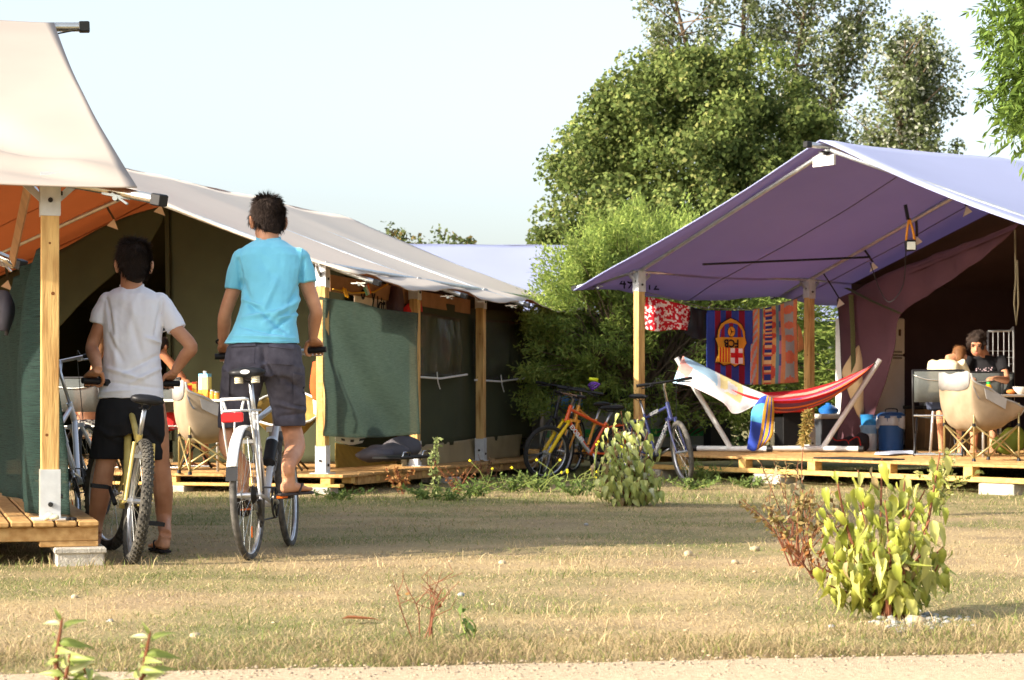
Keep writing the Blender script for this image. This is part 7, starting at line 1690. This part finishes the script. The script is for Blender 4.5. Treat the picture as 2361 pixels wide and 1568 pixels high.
lumps('green_sack', 'lime green bag under the table at right', 'bag', [(1006, 444, 22.0, (.16, .12, .12)), (1014, 439, 22.0, (.14, .1, .14))], .02, mat('lime_nylon', srgb(120, 136, 50), rough=.6))
# flood lamp hung from the rafter
fl_ = P(910, 246, 21.9); root = thing('flood_lamp', 'small work lamp hanging on an orange strap under the violet canopy', 'lamp', fl_)
MB().bar(fl_+V((-.05, 0, .0)), fl_+V((.06, 0, .01)), .09, .12, bev=.012).build('lamp_body', BLACKP, root); MB().box(fl_+V((.005, -.05, 0)), (.09, .012, .085), None, .004).build('lamp_glass', mat('lamp_glass', srgb(214, 220, 214), rough=.15), root)
MB().tube(catmull([fl_+V((-.04, 0, .06)), fl_+V((-.03, 0, .17)), fl_+V((-.01, 0, .30))], 4), .014, 6).build('hook', mat('orange_clip', srgb(216, 140, 30), rough=.5), root, smooth=True); MB().tube(catmull([fl_+V((.05, 0, .06)), fl_+V((.03, 0, .17)), fl_+V((-.01, 0, .30))], 4), .014, 6).build('hook', mat('orange_clip', srgb(216, 140, 30)), root, smooth=True)
MB().bar(fl_+V((-.02, 0, .28)), fl_+V((-.05, 0, .44)), .05, .03).build('hanger', BLACKP, root)
MB().tube(catmull([P(870, 262, 22.3), P(880, 290, 22.4), P(890, 302, 22.4), P(903, 285, 22.3), P(906, 250, 22.0)], 5), .006, 5).build('lamp_cable', BLACKP, root)
o = MB().tube([RT.T(.3, -.75, 2.36), RT.T(2.6, -1.0, 2.52)], .014, 6).build('tension_pole', BLACKP); tag(o, 'thin black pole tied under the violet canopy', 'pole')
# ---- trailer behind the bicycles
A, Bq = P(541, 453, 25.4), P(706, 440, 27.0); ud = (V((Bq.x, Bq.y, 0))-V((A.x, A.y, 0))); LT_ = ud.length; ud.normalize(); nd = V((-ud.y, ud.x, 0))
trl = thing('box_trailer', 'grey box trailer with green stripe parked behind the bicycles', 'trailer', (A.x, A.y, 0)); TG = mat('trailer_grey', srgb(140, 142, 136), rough=.6, var=.12, scale=14)
def tb(u0, u1, n0, n1, z0, z1, m, name, par, bev=.006):
    c = V((A.x, A.y, 0))+ud*((u0+u1)/2)+nd*((n0+n1)/2)+V((0, 0, (z0+z1)/2)); R = Matrix((ud, nd, V((0, 0, 1)))).transposed(); return MB().box(c, (u1-u0, n1-n0, z1-z0), R, bev).build(name, m, par)
bd = tb(0, LT_, 0, .04, .30, .80, TG, 'side_panel', trl); tb(.05, LT_-.05, -.006, .002, .40, .50, mat('trailer_green', srgb(40, 140, 70), rough=.5), 'green_stripe', bd); tb(-.02, LT_+.02, -.015, .05, .80, .83, GALV, 'top_rail', bd)
tb(0, .04, .04, 1.1, .30, .80, TG, 'end_panel', trl); tb(LT_-.04, LT_, .04, 1.1, .30, .80, TG, 'end_panel', trl); tb(0, LT_, 1.1, 1.14, .30, .80, TG, 'side_panel', trl); tb(0, LT_, 0, 1.14, .26, .30, TG, 'floor_panel', trl)
for q in (.0, LT_/2, LT_): tb(q-.025, q+.025, -.02, .0, .28, .83, GALV, 'stake', bd)
tb(LT_*.62, LT_*.62+.05, -.012, -.004, .62, .68, mat('amber_reflector', srgb(230, 110, 30), rough=.3), 'side_reflector', bd); tb(.12, .24, -.010, -.003, .5, .58, WHITEP, 'number_plate', bd)
wc = V((A.x, A.y, .26))+ud*LT_*.5-nd*.06; Rw = Matrix((ud, nd, V((0, 0, 1)))).transposed(); w_ = MB().torus(wc, .18, .08, Rw, 30, 10).build('wheel', RUBBER, trl, smooth=True); MB().lathe([(.0, -.03), (.13, -.03), (.14, .03), (0, .03)], wc, 20, Rw @ Matrix.Rotation(math.pi/2, 3, 'X')).build('hub_cap', GALV, w_)
lumps('blue_tarpaulin', 'folded light blue tarpaulin on the trailer corner', 'tarpaulin', [(549, 402, 25.5, (.12, .2, .09)), (560, 401, 25.5, (.18, .25, .1)), (574, 403, 25.6, (.14, .2, .07))], .018, mat('blue_tarp', srgb(92, 150, 214), rough=.5), amp=.03, sc=8)
for k, (x0, y0, x1, y1) in enumerate(((588, 396, 655, 388), (600, 400, 690, 388), (590, 392, 640, 386))):
    o = MB().tube([P(x0, y0, 25.8+.15*k), P(x1, y1, 26.6+.15*k)], .02, 8).build('roof_bar', BLACKP, smooth=True); tag(o, ['lower black pole laid across the trailer', 'long black pole laid across the trailer to the right', 'upper short black pole laid across the trailer'][k], 'pole', 'poles on the trailer')
o = MB().sheet([[P(575, 383, 26.2), P(612, 380, 26.3)], [P(577, 397, 26.1), P(612, 396, 26.2)]], .01).build('fabric_screen', mat('dark_screen', srgb(56, 58, 60), rough=.9)); tag(o, 'dark fabric screen folded on the trailer', 'screen')
lk = MB()
for k in range(4): lk.torus(P(593.5+k*.8, 385.5+k*.5, 23.2), .055, .008, Matrix.Rotation(.5*k, 3, 'Z') @ Matrix.Rotation(.9, 3, 'X'), 20, 6)
tag(lk.build('cable_lock', mat('violet_plastic', srgb(120, 70, 180), rough=.3), smooth=True), 'coiled violet cable lock on a handlebar', 'lock')
o = MB().tube([P(589, 379, 23.3), P(598, 380, 23.3)], .02, 8).build('reflective_band', mat('neon_yellow', srgb(226, 240, 40), rough=.5), smooth=True); tag(o, 'neon yellow reflective band above the violet lock', 'band')
